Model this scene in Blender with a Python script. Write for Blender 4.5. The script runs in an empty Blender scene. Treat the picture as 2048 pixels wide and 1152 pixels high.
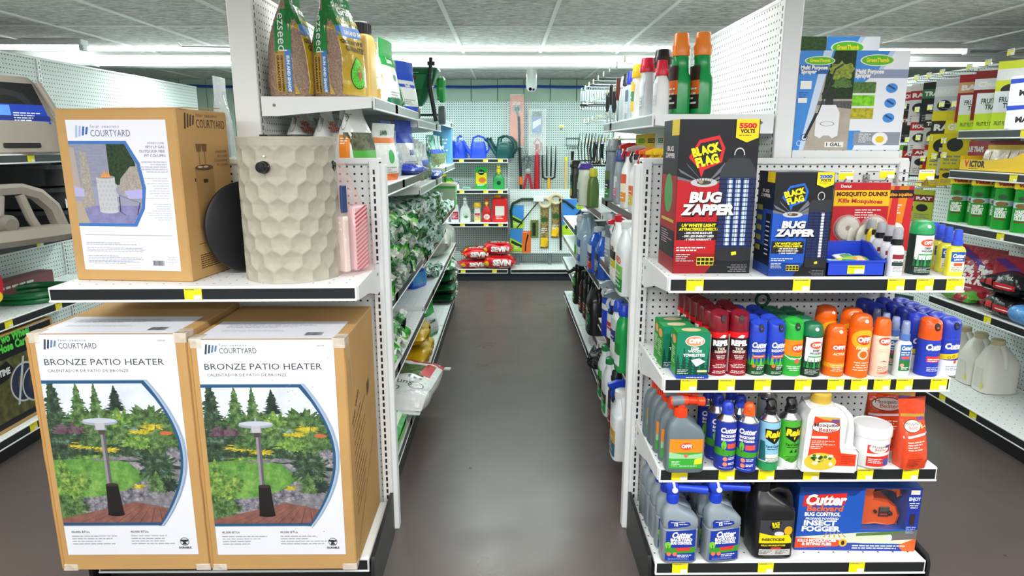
import bpy, bmesh, math, random
from math import sin, cos, pi, radians, sqrt, atan2
from mathutils import Vector, Matrix
from mathutils.geometry import tessellate_polygon
S = bpy.context.scene
COL = S.collection
rnd = random.Random(7)
# ------------------------------------------------------------------ camera
FPX = 1330.0; PITCH = math.atan2(288, FPX); YAW = -math.atan2(11, FPX); EYE = Vector((0, 0, 1.5))
cd = bpy.data.cameras.new('camera'); cam = bpy.data.objects.new('camera', cd); COL.objects.link(cam)
cd.sensor_width = 36; cd.lens = FPX / 2048 * 36; cd.clip_start = .05
cam.location = EYE; cam.rotation_euler = (pi / 2 - PITCH, 0, YAW); S.camera = cam
# ------------------------------------------------------------------ colour management, world, lights
S.view_settings.view_transform = 'Standard'; S.view_settings.look = 'None'
S.view_settings.exposure = 0.12; S.view_settings.gamma = 1.0; S.view_settings.use_curve_mapping = False
w = bpy.data.worlds.new('world'); S.world = w; w.use_nodes = True
w.node_tree.nodes['Background'].inputs[0].default_value = (.93, .97, 1, 1)
w.node_tree.nodes['Background'].inputs[1].default_value = .6
def area(name, loc, sx, sy, power, col=(1, 1, 1), rot=(0, 0, 0)):
 l = bpy.data.lights.new(name, 'AREA'); l.shape = 'RECTANGLE'; l.size = sx; l.size_y = sy
 l.energy = power; l.color = col
 o = bpy.data.objects.new(name, l); COL.objects.link(o); o.location = loc; o.rotation_euler = rot
 return o
# strip fittings on the ceiling: their tubes light the room (the near ones are above and behind the photographer); upward-facing fills are added
area('tube_or_fill_light', (0, -1.6, 2.17), 7.0, .16, 150, (1, 1, 1))
area('tube_or_fill_light', (0, .55, 2.17), 7.0, .16, 132, (1, 1, 1))
area('tube_or_fill_light', (0, 2.9, 2.17), 7.4, .14, 42, (.97, 1, .99))
area('tube_or_fill_light', (-.3, 5.52, 2.07), 5.4, .1, 88, (.86, 1, .965))
area('tube_or_fill_light', (0, 6.9, 2.17), 5.0, .12, 40, (.80, 1, .945))
area('tube_or_fill_light', (-.3, 5.42, 2.12), 7.0, .08, 22, (.92, 1, .98), (pi, 0, 0))  # added upward fill beside the beam tubes, whitens the ceiling there
for y_, e_ in ((-1.6, 30), (.55, 34), (2.9, 26)): area('tube_or_fill_light', (0, y_, 2.12), 6.5, .1, e_, (1, 1, 1), (pi, 0, 0))  # added upward fills without fittings, brighten the ceiling
# ------------------------------------------------------------------ pixel of the photo -> point of the place
_R = Matrix.Rotation(YAW, 3, 'Z')
def ray(px, py):
 u = px - 1024; v = py - 576
 return _R @ Vector((u, FPX * cos(PITCH) - v * sin(PITCH), -FPX * sin(PITCH) - v * cos(PITCH)))
def P(px, py, X=None, Y=None, Z=None):
 d = ray(px, py)
 t = (X / d.x) if X is not None else (Y / d.y) if Y is not None else ((Z - 1.5) / d.z)
 return EYE + d * t
# ------------------------------------------------------------------ materials
def lin(h):
 h = h.lstrip('#'); h = ''.join(q * 2 for q in h) if len(h) == 3 else h
 c = [int(h[i:i + 2], 16) / 255 for i in (0, 2, 4)]
 return tuple(x / 12.92 if x <= .04045 else ((x + .055) / 1.055) ** 2.4 for x in c) + (1,)
MATS = {}
def mat(hexc, rough=.5, metal=0, spec=.5, coat=0, bump=0, bscale=60, vary=0, vscale=8, alpha=1, trans=0, emit=0, stretch=None):
 key = (hexc, rough, metal, spec, coat, bump, bscale, vary, vscale, alpha, trans, emit, stretch)
 if key in MATS: return MATS[key]
 m = bpy.data.materials.new('paint_' + hexc.strip('#')); m.use_nodes = True
 nt = m.node_tree; b = nt.nodes['Principled BSDF']; I = b.inputs
 c = lin(hexc); I['Base Color'].default_value = c; I['Roughness'].default_value = rough
 I['Metallic'].default_value = metal; I['Specular IOR Level'].default_value = spec
 if coat: I['Coat Weight'].default_value = coat; I['Coat Roughness'].default_value = .08
 if alpha < 1: I['Alpha'].default_value = alpha
 if trans: I['Transmission Weight'].default_value = trans
 if emit: I['Emission Color'].default_value = c; I['Emission Strength'].default_value = emit
 if bump or vary:
  tc = nt.nodes.new('ShaderNodeTexCoord'); co = tc.outputs['Object']
  if stretch:
   mp = nt.nodes.new('ShaderNodeMapping'); mp.inputs['Scale'].default_value = stretch
   nt.links.new(co, mp.inputs[0]); co = mp.outputs[0]
 if vary:
  n = nt.nodes.new('ShaderNodeTexNoise'); n.inputs['Scale'].default_value = vscale; n.inputs['Detail'].default_value = 5
  r = nt.nodes.new('ShaderNodeValToRGB')
  r.color_ramp.elements[0].position = .3; r.color_ramp.elements[1].position = .7
  r.color_ramp.elements[0].color = tuple(x * (1 - vary) for x in c[:3]) + (1,)
  r.color_ramp.elements[1].color = tuple(min(1, x * (1 + vary)) for x in c[:3]) + (1,)
  nt.links.new(co, n.inputs['Vector']); nt.links.new(n.outputs[0], r.inputs[0]); nt.links.new(r.outputs[0], I['Base Color'])
 if bump:
  n = nt.nodes.new('ShaderNodeTexNoise'); n.inputs['Scale'].default_value = bscale; n.inputs['Detail'].default_value = 4
  bp = nt.nodes.new('ShaderNodeBump'); bp.inputs['Strength'].default_value = bump; bp.inputs['Distance'].default_value = .02
  nt.links.new(co, n.inputs['Vector']); nt.links.new(n.outputs[0], bp.inputs['Height']); nt.links.new(bp.outputs[0], I['Normal'])
 MATS[key] = m
 return m
def ink(h): return mat(h, .45, spec=.35)
def gloss(h): return mat(h, .22, spec=.5)
def plastic(h): return mat(h, .32, spec=.5)
def film(h, b=.55, s=28): return mat(h, .16, spec=.6, bump=b, bscale=s)
def metalm(h, r=.3): return mat(h, r, metal=1)
def clearm(tint='#ffffff', amount=.75, rough=.05):
 key = ('clear', tint, amount, rough)
 if key in MATS: return MATS[key]
 m = bpy.data.materials.new('clear_film'); m.use_nodes = True; nt = m.node_tree; nt.nodes.clear()
 o = nt.nodes.new('ShaderNodeOutputMaterial'); mx = nt.nodes.new('ShaderNodeMixShader'); mx.inputs[0].default_value = amount
 p = nt.nodes.new('ShaderNodeBsdfPrincipled'); p.inputs['Base Color'].default_value = lin(tint); p.inputs['Roughness'].default_value = rough
 p.inputs['Specular IOR Level'].default_value = .9
 t = nt.nodes.new('ShaderNodeBsdfTransparent'); t.inputs[0].default_value = lin(tint)
 tc = nt.nodes.new('ShaderNodeTexCoord'); n = nt.nodes.new('ShaderNodeTexNoise'); n.inputs['Scale'].default_value = 25
 bp = nt.nodes.new('ShaderNodeBump'); bp.inputs['Strength'].default_value = .5; bp.inputs['Distance'].default_value = .02
 nt.links.new(tc.outputs['Object'], n.inputs['Vector']); nt.links.new(n.outputs[0], bp.inputs['Height']); nt.links.new(bp.outputs[0], p.inputs['Normal'])
 nt.links.new(p.outputs[0], mx.inputs[1]); nt.links.new(t.outputs[0], mx.inputs[2]); nt.links.new(mx.outputs[0], o.inputs[0])
 MATS[key] = m
 return m
def clearpane():
 if 'pane' in MATS: return MATS['pane']
 m = bpy.data.materials.new('clear_pane'); m.use_nodes = True; nt = m.node_tree; nt.nodes.clear(); o = nt.nodes.new('ShaderNodeOutputMaterial'); mx = nt.nodes.new('ShaderNodeMixShader'); mx.inputs[0].default_value = .05
 g = nt.nodes.new('ShaderNodeBsdfGlossy'); g.inputs['Roughness'].default_value = .05; t = nt.nodes.new('ShaderNodeBsdfTransparent')
 nt.links.new(t.outputs[0], mx.inputs[1]); nt.links.new(g.outputs[0], mx.inputs[2]); nt.links.new(mx.outputs[0], o.inputs[0]); MATS['pane'] = m; return m
def pegboard(hexc, axes='XZ', pitch=.0254, r=.0038, dark=.06):
 key = ('peg', hexc, axes, pitch, r)
 if key in MATS: return MATS[key]
 m = mat(hexc, .55, spec=.3, alpha=1, vscale=9.1 + len(MATS) * 1e-4); nt = m.node_tree; b = nt.nodes['Principled BSDF']
 tc = nt.nodes.new('ShaderNodeTexCoord'); sp = nt.nodes.new('ShaderNodeSeparateXYZ'); nt.links.new(tc.outputs['Object'], sp.inputs[0])
 def mth(op, a, bb=None):
  n = nt.nodes.new('ShaderNodeMath'); n.operation = op
  for i, x in enumerate((a, bb)):
   if x is None: continue
   if isinstance(x, (int, float)): n.inputs[i].default_value = x
   else: nt.links.new(x, n.inputs[i])
  return n.outputs[0]
 ds = []
 for ax in axes:
  f = mth('FRACT', mth('DIVIDE', mth('ADD', sp.outputs['XYZ'.index(ax)], 50.0), pitch))
  d = mth('MULTIPLY', mth('SUBTRACT', f, .5), pitch); ds.append(mth('MULTIPLY', d, d))
 lt = mth('LESS_THAN', mth('ADD', ds[0], ds[1]), r * r)
 mx = nt.nodes.new('ShaderNodeMix'); mx.data_type = 'RGBA'
 mx.inputs['A'].default_value = lin(hexc); mx.inputs['B'].default_value = (.012, .013, .014, 1)
 nt.links.new(lt, mx.inputs['Factor']); nt.links.new(mx.outputs['Result'], b.inputs['Base Color'])
 MATS[key] = m
 return m
# ------------------------------------------------------------------ mesh builder
class MB:
 def __init__(s): s.v = []; s.f = []; s.mi = []; s.mats = []
 def slot(s, m):
  if m not in s.mats: s.mats.append(m)
  return s.mats.index(m)
 def add(s, vs, fs, m, M=None):
  o = len(s.v); k = s.slot(m)
  s.v += [tuple(M @ Vector(p)) for p in vs] if M is not None else [tuple(p) for p in vs]
  s.f += [tuple(i + o for i in f) for f in fs]; s.mi += [k] * len(fs)
  return s
 def box(s, x0, y0, z0, x1, y1, z1, m, b=0, M=None):
  if b <= 0:
   vs = [(x, y, z) for x in (x0, x1) for y in (y0, y1) for z in (z0, z1)]
   fs = [(0, 1, 3, 2), (4, 6, 7, 5), (0, 4, 5, 1), (2, 3, 7, 6), (0, 2, 6, 4), (1, 5, 7, 3)]
   return s.add(vs, fs, m, M)
  b = min(b, (x1 - x0) / 2.01, (y1 - y0) / 2.01, (z1 - z0) / 2.01)
  A = ((x0, x1), (y0, y1), (z0, z1)); vs = []; ix = {}
  for c in [(i, j, k) for i in (0, 1) for j in (0, 1) for k in (0, 1)]:
   for a in range(3):
    p = [A[q][c[q]] + (0 if q == a else (b if c[q] == 0 else -b)) for q in range(3)]
    ix[c + (a,)] = len(vs); vs.append(tuple(p))
  fs = []
  for a in range(3):
   o1, o2 = [q for q in range(3) if q != a]
   for sd in (0, 1):
    q = []
    for (i, j) in ((0, 0), (1, 0), (1, 1), (0, 1)):
     c = [0, 0, 0]; c[a] = sd; c[o1] = i; c[o2] = j; q.append(ix[tuple(c) + (a,)])
    fs.append(tuple(q))
   for (i, j) in ((0, 0), (1, 0), (1, 1), (0, 1)):
    c0 = [0, 0, 0]; c0[o1] = i; c0[o2] = j; c1 = list(c0); c1[a] = 1
    fs.append((ix[tuple(c0) + (o1,)], ix[tuple(c1) + (o1,)], ix[tuple(c1) + (o2,)], ix[tuple(c0) + (o2,)]))
  for c in [(i, j, k) for i in (0, 1) for j in (0, 1) for k in (0, 1)]:
   fs.append(tuple(ix[c + (a,)] for a in range(3)))
  return s.add(vs, fs, m, M)
 def loft(s, rings, m, cap=True, closed=True, M=None):
  n = len(rings[0]); vs = [p for r in rings for p in r]; fs = []
  for i in range(len(rings) - 1):
   for j in range(n if closed else n - 1):
    k = (j + 1) % n; fs.append((i * n + j, i * n + k, (i + 1) * n + k, (i + 1) * n + j))
  if cap and closed:
   fs.append(tuple(range(n - 1, -1, -1))); fs.append(tuple(range((len(rings) - 1) * n, len(rings) * n)))
  return s.add(vs, fs, m, M)
 def lathe(s, prof, m, n=24, M=None, c=(0, 0, 0), cap=True):
  return s.loft([[(c[0] + r * cos(2 * pi * k / n), c[1] + r * sin(2 * pi * k / n), c[2] + z) for k in range(n)] for (r, z) in prof], m, cap, M=M)
 def bottle(s, prof, m, n=28, M=None):
  """prof rows: z, width, depth, exponent, cx, cy"""
  R = []
  for row in prof:
   z, wd, dp = row[:3]; e = row[3] if len(row) > 3 else 2; cx = row[4] if len(row) > 4 else 0; cy = row[5] if len(row) > 5 else 0
   ring = []
   for k in range(n):
    a = 2 * pi * (k + .5) / n; ca, sa = cos(a), sin(a)
    ring.append((cx + wd / 2 * math.copysign(abs(ca) ** (2 / e), ca), cy + dp / 2 * math.copysign(abs(sa) ** (2 / e), sa), z))
   R.append(ring)
  return s.loft(R, m, True, M=M)
 def tube(s, path, r, m, n=8, closed=False, M=None):
  pts = [Vector(p) for p in path]; N = len(pts); rs = r if isinstance(r, (list, tuple)) else [r] * N
  T = []
  for i in range(N):
   a = pts[(i - 1) % N] if (closed or i > 0) else pts[i]; b = pts[(i + 1) % N] if (closed or i < N - 1) else pts[i]
   t = (b - a); T.append(t.normalized() if t.length > 1e-9 else Vector((0, 0, 1)))
  u = T[0].orthogonal().normalized(); rings = []
  for i in range(N):
   u = (u - T[i] * u.dot(T[i])); u = u.normalized() if u.length > 1e-6 else T[i].orthogonal().normalized()
   w_ = T[i].cross(u)
   rings.append([tuple(pts[i] + (u * cos(2 * pi * k / n) + w_ * sin(2 * pi * k / n)) * rs[i]) for k in range(n)])
  if closed: rings.append(rings[0]); return s.loft(rings, m, False, M=M)
  return s.loft(rings, m, True, M=M)
 def prism(s, out, y0, y1, m, M=None):
  """outline in XZ pushed along Y"""
  n = len(out); vs = [(x, y0, z) for x, z in out] + [(x, y1, z) for x, z in out]
  fs = [(i, (i + 1) % n, n + (i + 1) % n, n + i) for i in range(n)]
  tri = tessellate_polygon([[Vector((x, z, 0)) for x, z in out]])
  fs += [tuple(t) for t in tri] + [tuple(n + i for i in t[::-1]) for t in tri]
  return s.add(vs, fs, m, M)
 def grid(s, fn, nu, nv, m, closed_u=False, M=None):
  """fn(u,v), u,v in 0..1"""
  vs = [fn(i / nu, j / nv) for j in range(nv + 1) for i in range(nu + (0 if closed_u else 1))]; w_ = nu + (0 if closed_u else 1); fs = []
  for j in range(nv):
   for i in range(nu):
    k = (i + 1) % w_; fs.append((j * w_ + i, j * w_ + k, (j + 1) * w_ + k, (j + 1) * w_ + i))
  return s.add(vs, fs, m, M)
 def build(s, name, parent=None, loc=None, ang=35, flat=False):
  me = bpy.data.meshes.new(name); me.from_pydata(s.v, [], s.f)
  for m in s.mats: me.materials.append(m)
  me.polygons.foreach_set('material_index', s.mi)
  if not flat:
   me.polygons.foreach_set('use_smooth', [True] * len(me.polygons)); me.set_sharp_from_angle(angle=radians(ang))
  o = bpy.data.objects.new(name, me); COL.objects.link(o)
  if parent is not None: o.parent = parent
  if loc is not None: o.location = loc
  return o
def fix_normals(o):
 bm = bmesh.new(); bm.from_mesh(o.data); bmesh.ops.recalc_face_normals(bm, faces=bm.faces); bm.to_mesh(o.data); bm.free()
 return o
def T(x=0, y=0, z=0, rz=0, rx=0, ry=0, s=1):
 return Matrix.Translation((x, y, z)) @ Matrix.Rotation(rz, 4, 'Z') @ Matrix.Rotation(ry, 4, 'Y') @ Matrix.Rotation(rx, 4, 'X') @ Matrix.Scale(s, 4)
# ------------------------------------------------------------------ things
def tag(o, label, cat, group=None, kind=None):
 o['label'] = label; o['category'] = cat
 if group: o['group'] = group
 if kind: o['kind'] = kind
 return o
def thing(name, label, cat, loc=(0, 0, 0), rz=0, group=None, rx=0, ry=0):
 o = bpy.data.objects.new(name, None); COL.objects.link(o); o.empty_display_size = .05
 o.location = loc; o.rotation_euler = (rx, ry, rz)
 return tag(o, label, cat, group)
def struct(mb, name, **k):
 o = mb.build(name, **k); o['kind'] = 'structure'
 return o
def dup(root, label, loc, rz=None, group=None, rx=None, ry=None, scale=None):
 r = root.copy(); COL.objects.link(r); r.location = loc
 e = list(root.rotation_euler)
 if rx is not None: e[0] = rx
 if ry is not None: e[1] = ry
 if rz is not None: e[2] = rz
 r.rotation_euler = e
 if scale: r.scale = (scale,) * 3 if isinstance(scale, (int, float)) else scale
 r['label'] = label
 if group: r['group'] = group
 for ch in list(root.children):
  c = ch.copy(); COL.objects.link(c); c.parent = r
  for g in ch.children:
   d = g.copy(); COL.objects.link(d); d.parent = c
 return r
ORD = ['first', 'second', 'third', 'fourth', 'fifth', 'sixth', 'seventh', 'eighth', 'ninth', 'tenth', 'eleventh', 'twelfth']
# ------------------------------------------------------------------ lettering and flat printing
_TX = {}
def glyphs(s_, bold, spacing):
 key = (s_, bold, spacing)
 if key not in _TX:
  c = bpy.data.curves.new('lettering', 'FONT'); c.body = s_; c.resolution_u = 1 if len(s_) > 22 else 2; c.offset = bold; c.space_character = spacing
  o = bpy.data.objects.new('lettering', c); me = o.to_mesh()
  vs = [(v.co.x, v.co.y) for v in me.vertices]; fs = [tuple(p.vertices) for p in me.polygons]
  o.to_mesh_clear(); bpy.data.objects.remove(o); bpy.data.curves.remove(c)
  x0 = min((v[0] for v in vs), default=0); x1 = max((v[0] for v in vs), default=1)
  _TX[key] = ([(x - x0, y) for x, y in vs], fs, x1 - x0)
 return _TX[key]
def clip(poly, a, axis, sign):
 out = []; n = len(poly)
 for i in range(n):
  p, q = poly[i], poly[(i + 1) % n]; dp = (p[axis] - a) * sign; dq = (q[axis] - a) * sign
  if dp >= 0: out.append(p)
  if (dp > 0 and dq < 0) or (dp < 0 and dq > 0):
   t = dp / (dp - dq); out.append((p[0] + (q[0] - p[0]) * t, p[1] + (q[1] - p[1]) * t))
 return out
class Print:
 """flat artwork: layers of convex 2-D faces, later laid on a surface by a map (x, y, lift) -> 3-D"""
 def __init__(s, window=None): s.ops = []; s.l = 0; s.win = window
 def up(s): s.l += 1; return s
 def faces(s, fs, m, l=None):
  if s.win:
   x0, y0, x1, y1 = s.win; r = []
   for f in fs:
    if min(p[0] for p in f) < x0: f = clip(f, x0, 0, 1)
    if f and max(p[0] for p in f) > x1: f = clip(f, x1, 0, -1)
    if f and min(p[1] for p in f) < y0: f = clip(f, y0, 1, 1)
    if f and max(p[1] for p in f) > y1: f = clip(f, y1, 1, -1)
    if len(f) > 2: r.append(f)
   fs = r
  if isinstance(m, str): m = ink(m)
  s.ops.append((fs, m, s.l if l is None else l)); return s
 def rect(s, x, y, w_, h, m, l=None, rot=0):
  q = [(x, y), (x + w_, y), (x + w_, y + h), (x, y + h)]
  if rot:
   cx, cy = x + w_ / 2, y + h / 2
   q = [(cx + (a - cx) * cos(rot) - (b - cy) * sin(rot), cy + (a - cx) * sin(rot) + (b - cy) * cos(rot)) for a, b in q]
  return s.faces([q], m, l)
 def poly(s, pts, m, l=None):
  tri = tessellate_polygon([[Vector((x, y, 0)) for x, y in pts]])
  return s.faces([[pts[i] for i in t] for t in tri], m, l)
 def ell(s, cx, cy, rx, ry, m, l=None, n=28, rot=0, a0=0, a1=2 * pi):
  pts = []
  for k in range(n):
   a = a0 + (a1 - a0) * k / (n if a1 - a0 > 6.28 else n - 1); x = rx * cos(a); y = ry * sin(a)
   pts.append((cx + x * cos(rot) - y * sin(rot), cy + x * sin(rot) + y * cos(rot)))
  return s.faces([pts], m, l)
 def ring(s, cx, cy, r0, r1, m, l=None, n=28, sx=1):
  f = []
  for k in range(n):
   a, b = 2 * pi * k / n, 2 * pi * (k + 1) / n
   f.append([(cx + r0 * sx * cos(a), cy + r0 * sin(a)), (cx + r1 * sx * cos(a), cy + r1 * sin(a)), (cx + r1 * sx * cos(b), cy + r1 * sin(b)), (cx + r0 * sx * cos(b), cy + r0 * sin(b))])
  return s.faces(f, m, l)
 def text(s, t, x, y, h, m, align='c', bold=.0, shear=0, rot=0, fit=None, l=None, sp=1, sx=1):
  vs, fs, wd = glyphs(t, bold, sp); k = h / .70; kx = k * sx
  if fit and wd > 0: kx = fit / wd
  ox = {'c': -wd / 2, 'l': 0, 'r': -wd}[align]
  q = [((a + ox) * kx + shear * b * k, b * k) for a, b in vs]
  q = [(x + a * cos(rot) - b * sin(rot), y + a * sin(rot) + b * cos(rot)) for a, b in q]
  return s.faces([[q[i] for i in f] for f in fs], m, s.l + 1 if l is None else l)
 def lines(s, x, y, w_, n, lh, m, h=.45, seed=1, align='l', rag=.5, l=None):
  r = random.Random(seed); f = []
  for i in range(n):
   wl = w_ * (1 - rag * r.random()); xx = x if align == 'l' else x + (w_ - wl) / (2 if align == 'c' else 1); end = xx + wl; yy = y - i * lh
   while xx < end - lh * .3:
    ww = min(lh * r.uniform(.7, 2.6), end - xx); f.append([(xx, yy), (xx + ww, yy), (xx + ww, yy + lh * h), (xx, yy + lh * h)]); xx += ww + lh * .35
  return s.faces(f, m, s.l + 1 if l is None else l)
 def bars(s, x, y, w_, h, m='#202020', seed=3):
  r = random.Random(seed); f = []; xx = x
  while xx < x + w_:
   b = w_ * r.choice((.012, .022, .035)); f.append([(xx, y), (xx + b, y), (xx + b, y + h), (xx, y + h)]); xx += b + w_ * r.choice((.015, .03))
  return s.faces(f, m, s.l + 1)
 def put(s, mb, fn, lift=.0004, step=.00022, gx=0, gy=0):
  for k_, (fs, m, l) in enumerate(s.ops):
   V = []; F = []; d = lift + step * l + 7e-6 * k_
   for f in fs:
    cells = [f]
    for g, ax in ((gx, 0), (gy, 1)):
     if not g: continue
     nc = []
     for c in cells:
      lo = min(p[ax] for p in c); hi = max(p[ax] for p in c); k = math.floor(lo / g) + 1
      while c and k * g < hi - 1e-9:
       a = clip(c, k * g, ax, -1)
       if len(a) > 2: nc.append(a)
       c = clip(c, k * g, ax, 1); k += 1
      if len(c) > 2: nc.append(c)
     cells = nc
    for c in cells:
     F.append(tuple(range(len(V), len(V) + len(c)))); V += [fn(x, y, d) for x, y in c]
   if F: mb.add(V, F, m)
  return mb
def on_front(y0, z0=0, x0=0):
 return lambda x, y, d: (x0 + x, y0 - d, z0 + y)
def on_left(x0, y_near, z0=0):
 return lambda x, y, d: (x0 - d, y_near - x, z0 + y)
def on_right(x0, y_near, z0=0):
 return lambda x, y, d: (x0 + d, y_near + x, z0 + y)
def on_top(z0, x0=0, y0=0):
 return lambda x, y, d: (x0 + x, y0 + y, z0 + d)
def on_cyl(r, z0=0):
 return lambda x, y, d: ((r + d) * sin(x / r), -(r + d) * cos(x / r), z0 + y)
# ================================================================== the room
CEIL = 2.216
def node_mat(name, hexc, rough=.5):
 m = bpy.data.materials.new(name); m.use_nodes = True; nt = m.node_tree; b = nt.nodes['Principled BSDF']
 b.inputs['Roughness'].default_value = rough; b.inputs['Base Color'].default_value = lin(hexc)
 return m, nt, b
def floor_material():
 m, nt, b = node_mat('painted_concrete', '#5b504f', .3)
 tc = nt.nodes.new('ShaderNodeTexCoord')
 n = nt.nodes.new('ShaderNodeTexNoise'); n.inputs['Scale'].default_value = 1.1; n.inputs['Detail'].default_value = 10; n.inputs['Roughness'].default_value = .6
 r = nt.nodes.new('ShaderNodeValToRGB'); r.color_ramp.elements[0].position = .32; r.color_ramp.elements[1].position = .72
 r.color_ramp.elements[0].color = lin('#564c4a'); r.color_ramp.elements[1].color = lin('#635854')
 n2 = nt.nodes.new('ShaderNodeTexNoise'); n2.inputs['Scale'].default_value = 4; n2.inputs['Detail'].default_value = 8
 rr = nt.nodes.new('ShaderNodeMapRange'); rr.inputs[1].default_value = .3; rr.inputs[2].default_value = .7; rr.inputs[3].default_value = .27; rr.inputs[4].default_value = .37
 bp = nt.nodes.new('ShaderNodeBump'); bp.inputs['Strength'].default_value = .04; bp.inputs['Distance'].default_value = .01
 for a, bb in ((tc.outputs['Object'], n.inputs['Vector']), (tc.outputs['Object'], n2.inputs['Vector']), (n.outputs[0], r.inputs[0]),
                  (r.outputs[0], b.inputs['Base Color']), (n2.outputs[0], rr.inputs[0]), (rr.outputs[0], b.inputs['Roughness']), (n2.outputs[0], bp.inputs['Height']), (bp.outputs[0], b.inputs['Normal'])):
  nt.links.new(a, bb)
 return m
def ceiling_material():
 m, nt, b = node_mat('ceiling_tile', '#c9c8c4', .8)
 tc = nt.nodes.new('ShaderNodeTexCoord'); mp = nt.nodes.new('ShaderNodeMapping'); mp.inputs['Scale'].default_value = (7, 18, 1)
 n = nt.nodes.new('ShaderNodeTexNoise'); n.inputs['Scale'].default_value = 2.2; n.inputs['Detail'].default_value = 8; n.inputs['Roughness'].default_value = .7; n.inputs['Distortion'].default_value = .6
 r = nt.nodes.new('ShaderNodeValToRGB'); r.color_ramp.elements[0].position = .36; r.color_ramp.elements[1].position = .62
 r.color_ramp.elements[0].color = lin('#96948f'); r.color_ramp.elements[1].color = lin('#e6e5e2')
 bp = nt.nodes.new('ShaderNodeBump'); bp.inputs['Strength'].default_value = .35; bp.inputs['Distance'].default_value = .012
 for a, bb in ((tc.outputs['Object'], mp.inputs[0]), (mp.outputs[0], n.inputs['Vector']), (n.outputs[0], r.inputs[0]), (r.outputs[0], b.inputs['Base Color']), (n.outputs[0], bp.inputs['Height']), (bp.outputs[0], b.inputs['Normal'])):
  nt.links.new(a, bb)
 return m
WHITE = mat('#e9edec', .38, spec=.45); WHITE2 = mat('#d9e0dd', .4, spec=.45); BLACK = mat('#141516', .4); STRIP = mat('#1d2123', .28, spec=.5)
GRID = mat('#e4e5e2', .5); STEEL = metalm('#c4c8c8', .28); YELLOW = mat('#f6e90a', .5); PAPER = mat('#f3f4ef', .6)
WX0, WX1, WY0, WY1 = -5.2, 4.8, -3.6, 7.86
struct(MB().box(WX0, WY0, -.1, WX1, WY1, 0, floor_material()), 'floor')
struct(MB().box(WX0, WY0, CEIL, WX1, WY1 + .1, CEIL + .1, ceiling_material()), 'ceiling')
GREENW = mat('#c3dac8', .55, vary=.06, vscale=3); WALLP = mat('#dfe3e0', .6)
b = MB()
x = WX0
while x < WX1:
 b.box(x + .004, WY1, 0, min(x + .30, WX1) - .004, WY1 + .1, CEIL, GREENW, .004); x += .30
b.box(WX0, WY1 + .012, 0, WX1, WY1 + .1, CEIL, mat('#7f8f84', .7))
struct(b, 'wall_back')
struct(MB().box(WX0 - .1, WY0, 0, WX0, WY1, CEIL, WALLP), 'wall_left')
struct(MB().box(WX1, WY0, 0, WX1 + .1, WY1, CEIL, WALLP), 'wall_right')
struct(MB().box(WX0, WY0 - .1, 0, WX1, WY0, CEIL, WALLP), 'wall_front')
# ceiling grid: tee bars sit just under the tiles
n = 1
b = MB()
for k in range(-9, 8):
 xx = .27 + .61 * k; b.box(xx - .0115, WY0, CEIL - .008, xx + .0115, WY1, CEIL + .002, GRID)
struct(b, 'trim_1')
b = MB()
for k in range(-5, 4):
 yy = 4.37 + 1.22 * k; b.box(WX0, yy - .009, CEIL - .006, WX1, yy + .009, CEIL + .002, GRID)
struct(b, 'trim_2')
# drop beam across the room
struct(MB().box(WX0, 5.62, 2.115, WX1, 5.80, CEIL, mat('#e8efea', .5)), 'trim_3')
def strip_light(label, x0, x1, y, z, emit, col):
 t = thing('strip_light', label, 'ceiling light', ((x0 + x1) / 2, y, z))
 hw = (x1 - x0) / 2
 MB().box(-hw, -.045, .03, hw, .045, .075, WHITE, .006).build('housing', t)
 MB().tube([(-hw + .03, 0, .018), (hw - .03, 0, .018)], .017, mat(col, .4, emit=emit), 12).build('tube', t)
 for sx in (-1, 1):
  MB().box(sx * (hw - .016) - .016, -.028, -.006, sx * (hw - .016) + .016, .028, .032, WHITE, .004).build('lamp_holder', t)
 return t
strip_light('long bright strip light on the ceiling beam above the end of the aisle', -1.02, 1.42, 5.55, 2.105, 12, '#f2fffb')
strip_light('strip light on the ceiling beam above the left pegboard gondola', -3.27, -1.06, 5.55, 2.105, 12, '#f2fffb')
strip_light('strip light on the ceiling beam above the hanging traps on the right', 1.46, 3.9, 5.55, 2.105, 12, '#f2fffb')
strip_light('short strip light on the ceiling at the upper left, over the far left gondola', -4.4, -2.97, 4.97, 2.15, 10, '#ffffff')
strip_light('strip light on the ceiling above the right-hand wall of traps', 2.2, 3.40, 5.12, 2.15, 10, '#ffffff')
# blue cables along the back wall, security camera under the ceiling
b = MB()
pts = [(-3.6 + .36 * k, 7.845, 2.148 - .012 * abs(sin(k * .9))) for k in range(21)]
b.tube(pts, .009, plastic('#1d4fb4'), 8); b.tube([(p[0], p[1] - .004, p[2] - .017) for p in pts], .006, plastic('#2a62c8'), 8)
tag(b.build('blue_cable'), 'blue cables strung along the top of the boarded back wall', 'cable')
p = P(1063, 172, Y=6.6)
t = thing('security_camera', 'white dome security camera hanging below the ceiling at the end of the aisle', 'camera', (p.x, 6.6, CEIL))
MB().lathe([(.062, 0), (.064, -.02), (.055, -.028)], WHITE, 28).build('mount', t)
zc = p.z - CEIL
MB().lathe([(.047, -.026), (.05, zc + .03), (.052, zc), (.047, zc - .028), (.03, zc - .048), (.0, zc - .055)], mat('#f1f4f2', .25), 28).build('dome_housing', t)
MB().lathe([(.016, 0), (.016, .006), (.0, .007)], gloss('#0c0d0f'), 16, M=T(-.012, -.040, zc - .03, rx=pi / 2 + .5)).build('lens', t)
MB().lathe([(.011, 0), (.011, .005), (.0, .006)], gloss('#0c0d0f'), 16, M=T(.018, -.038, zc - .034, rx=pi / 2 + .5)).build('sensor', t)
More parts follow.
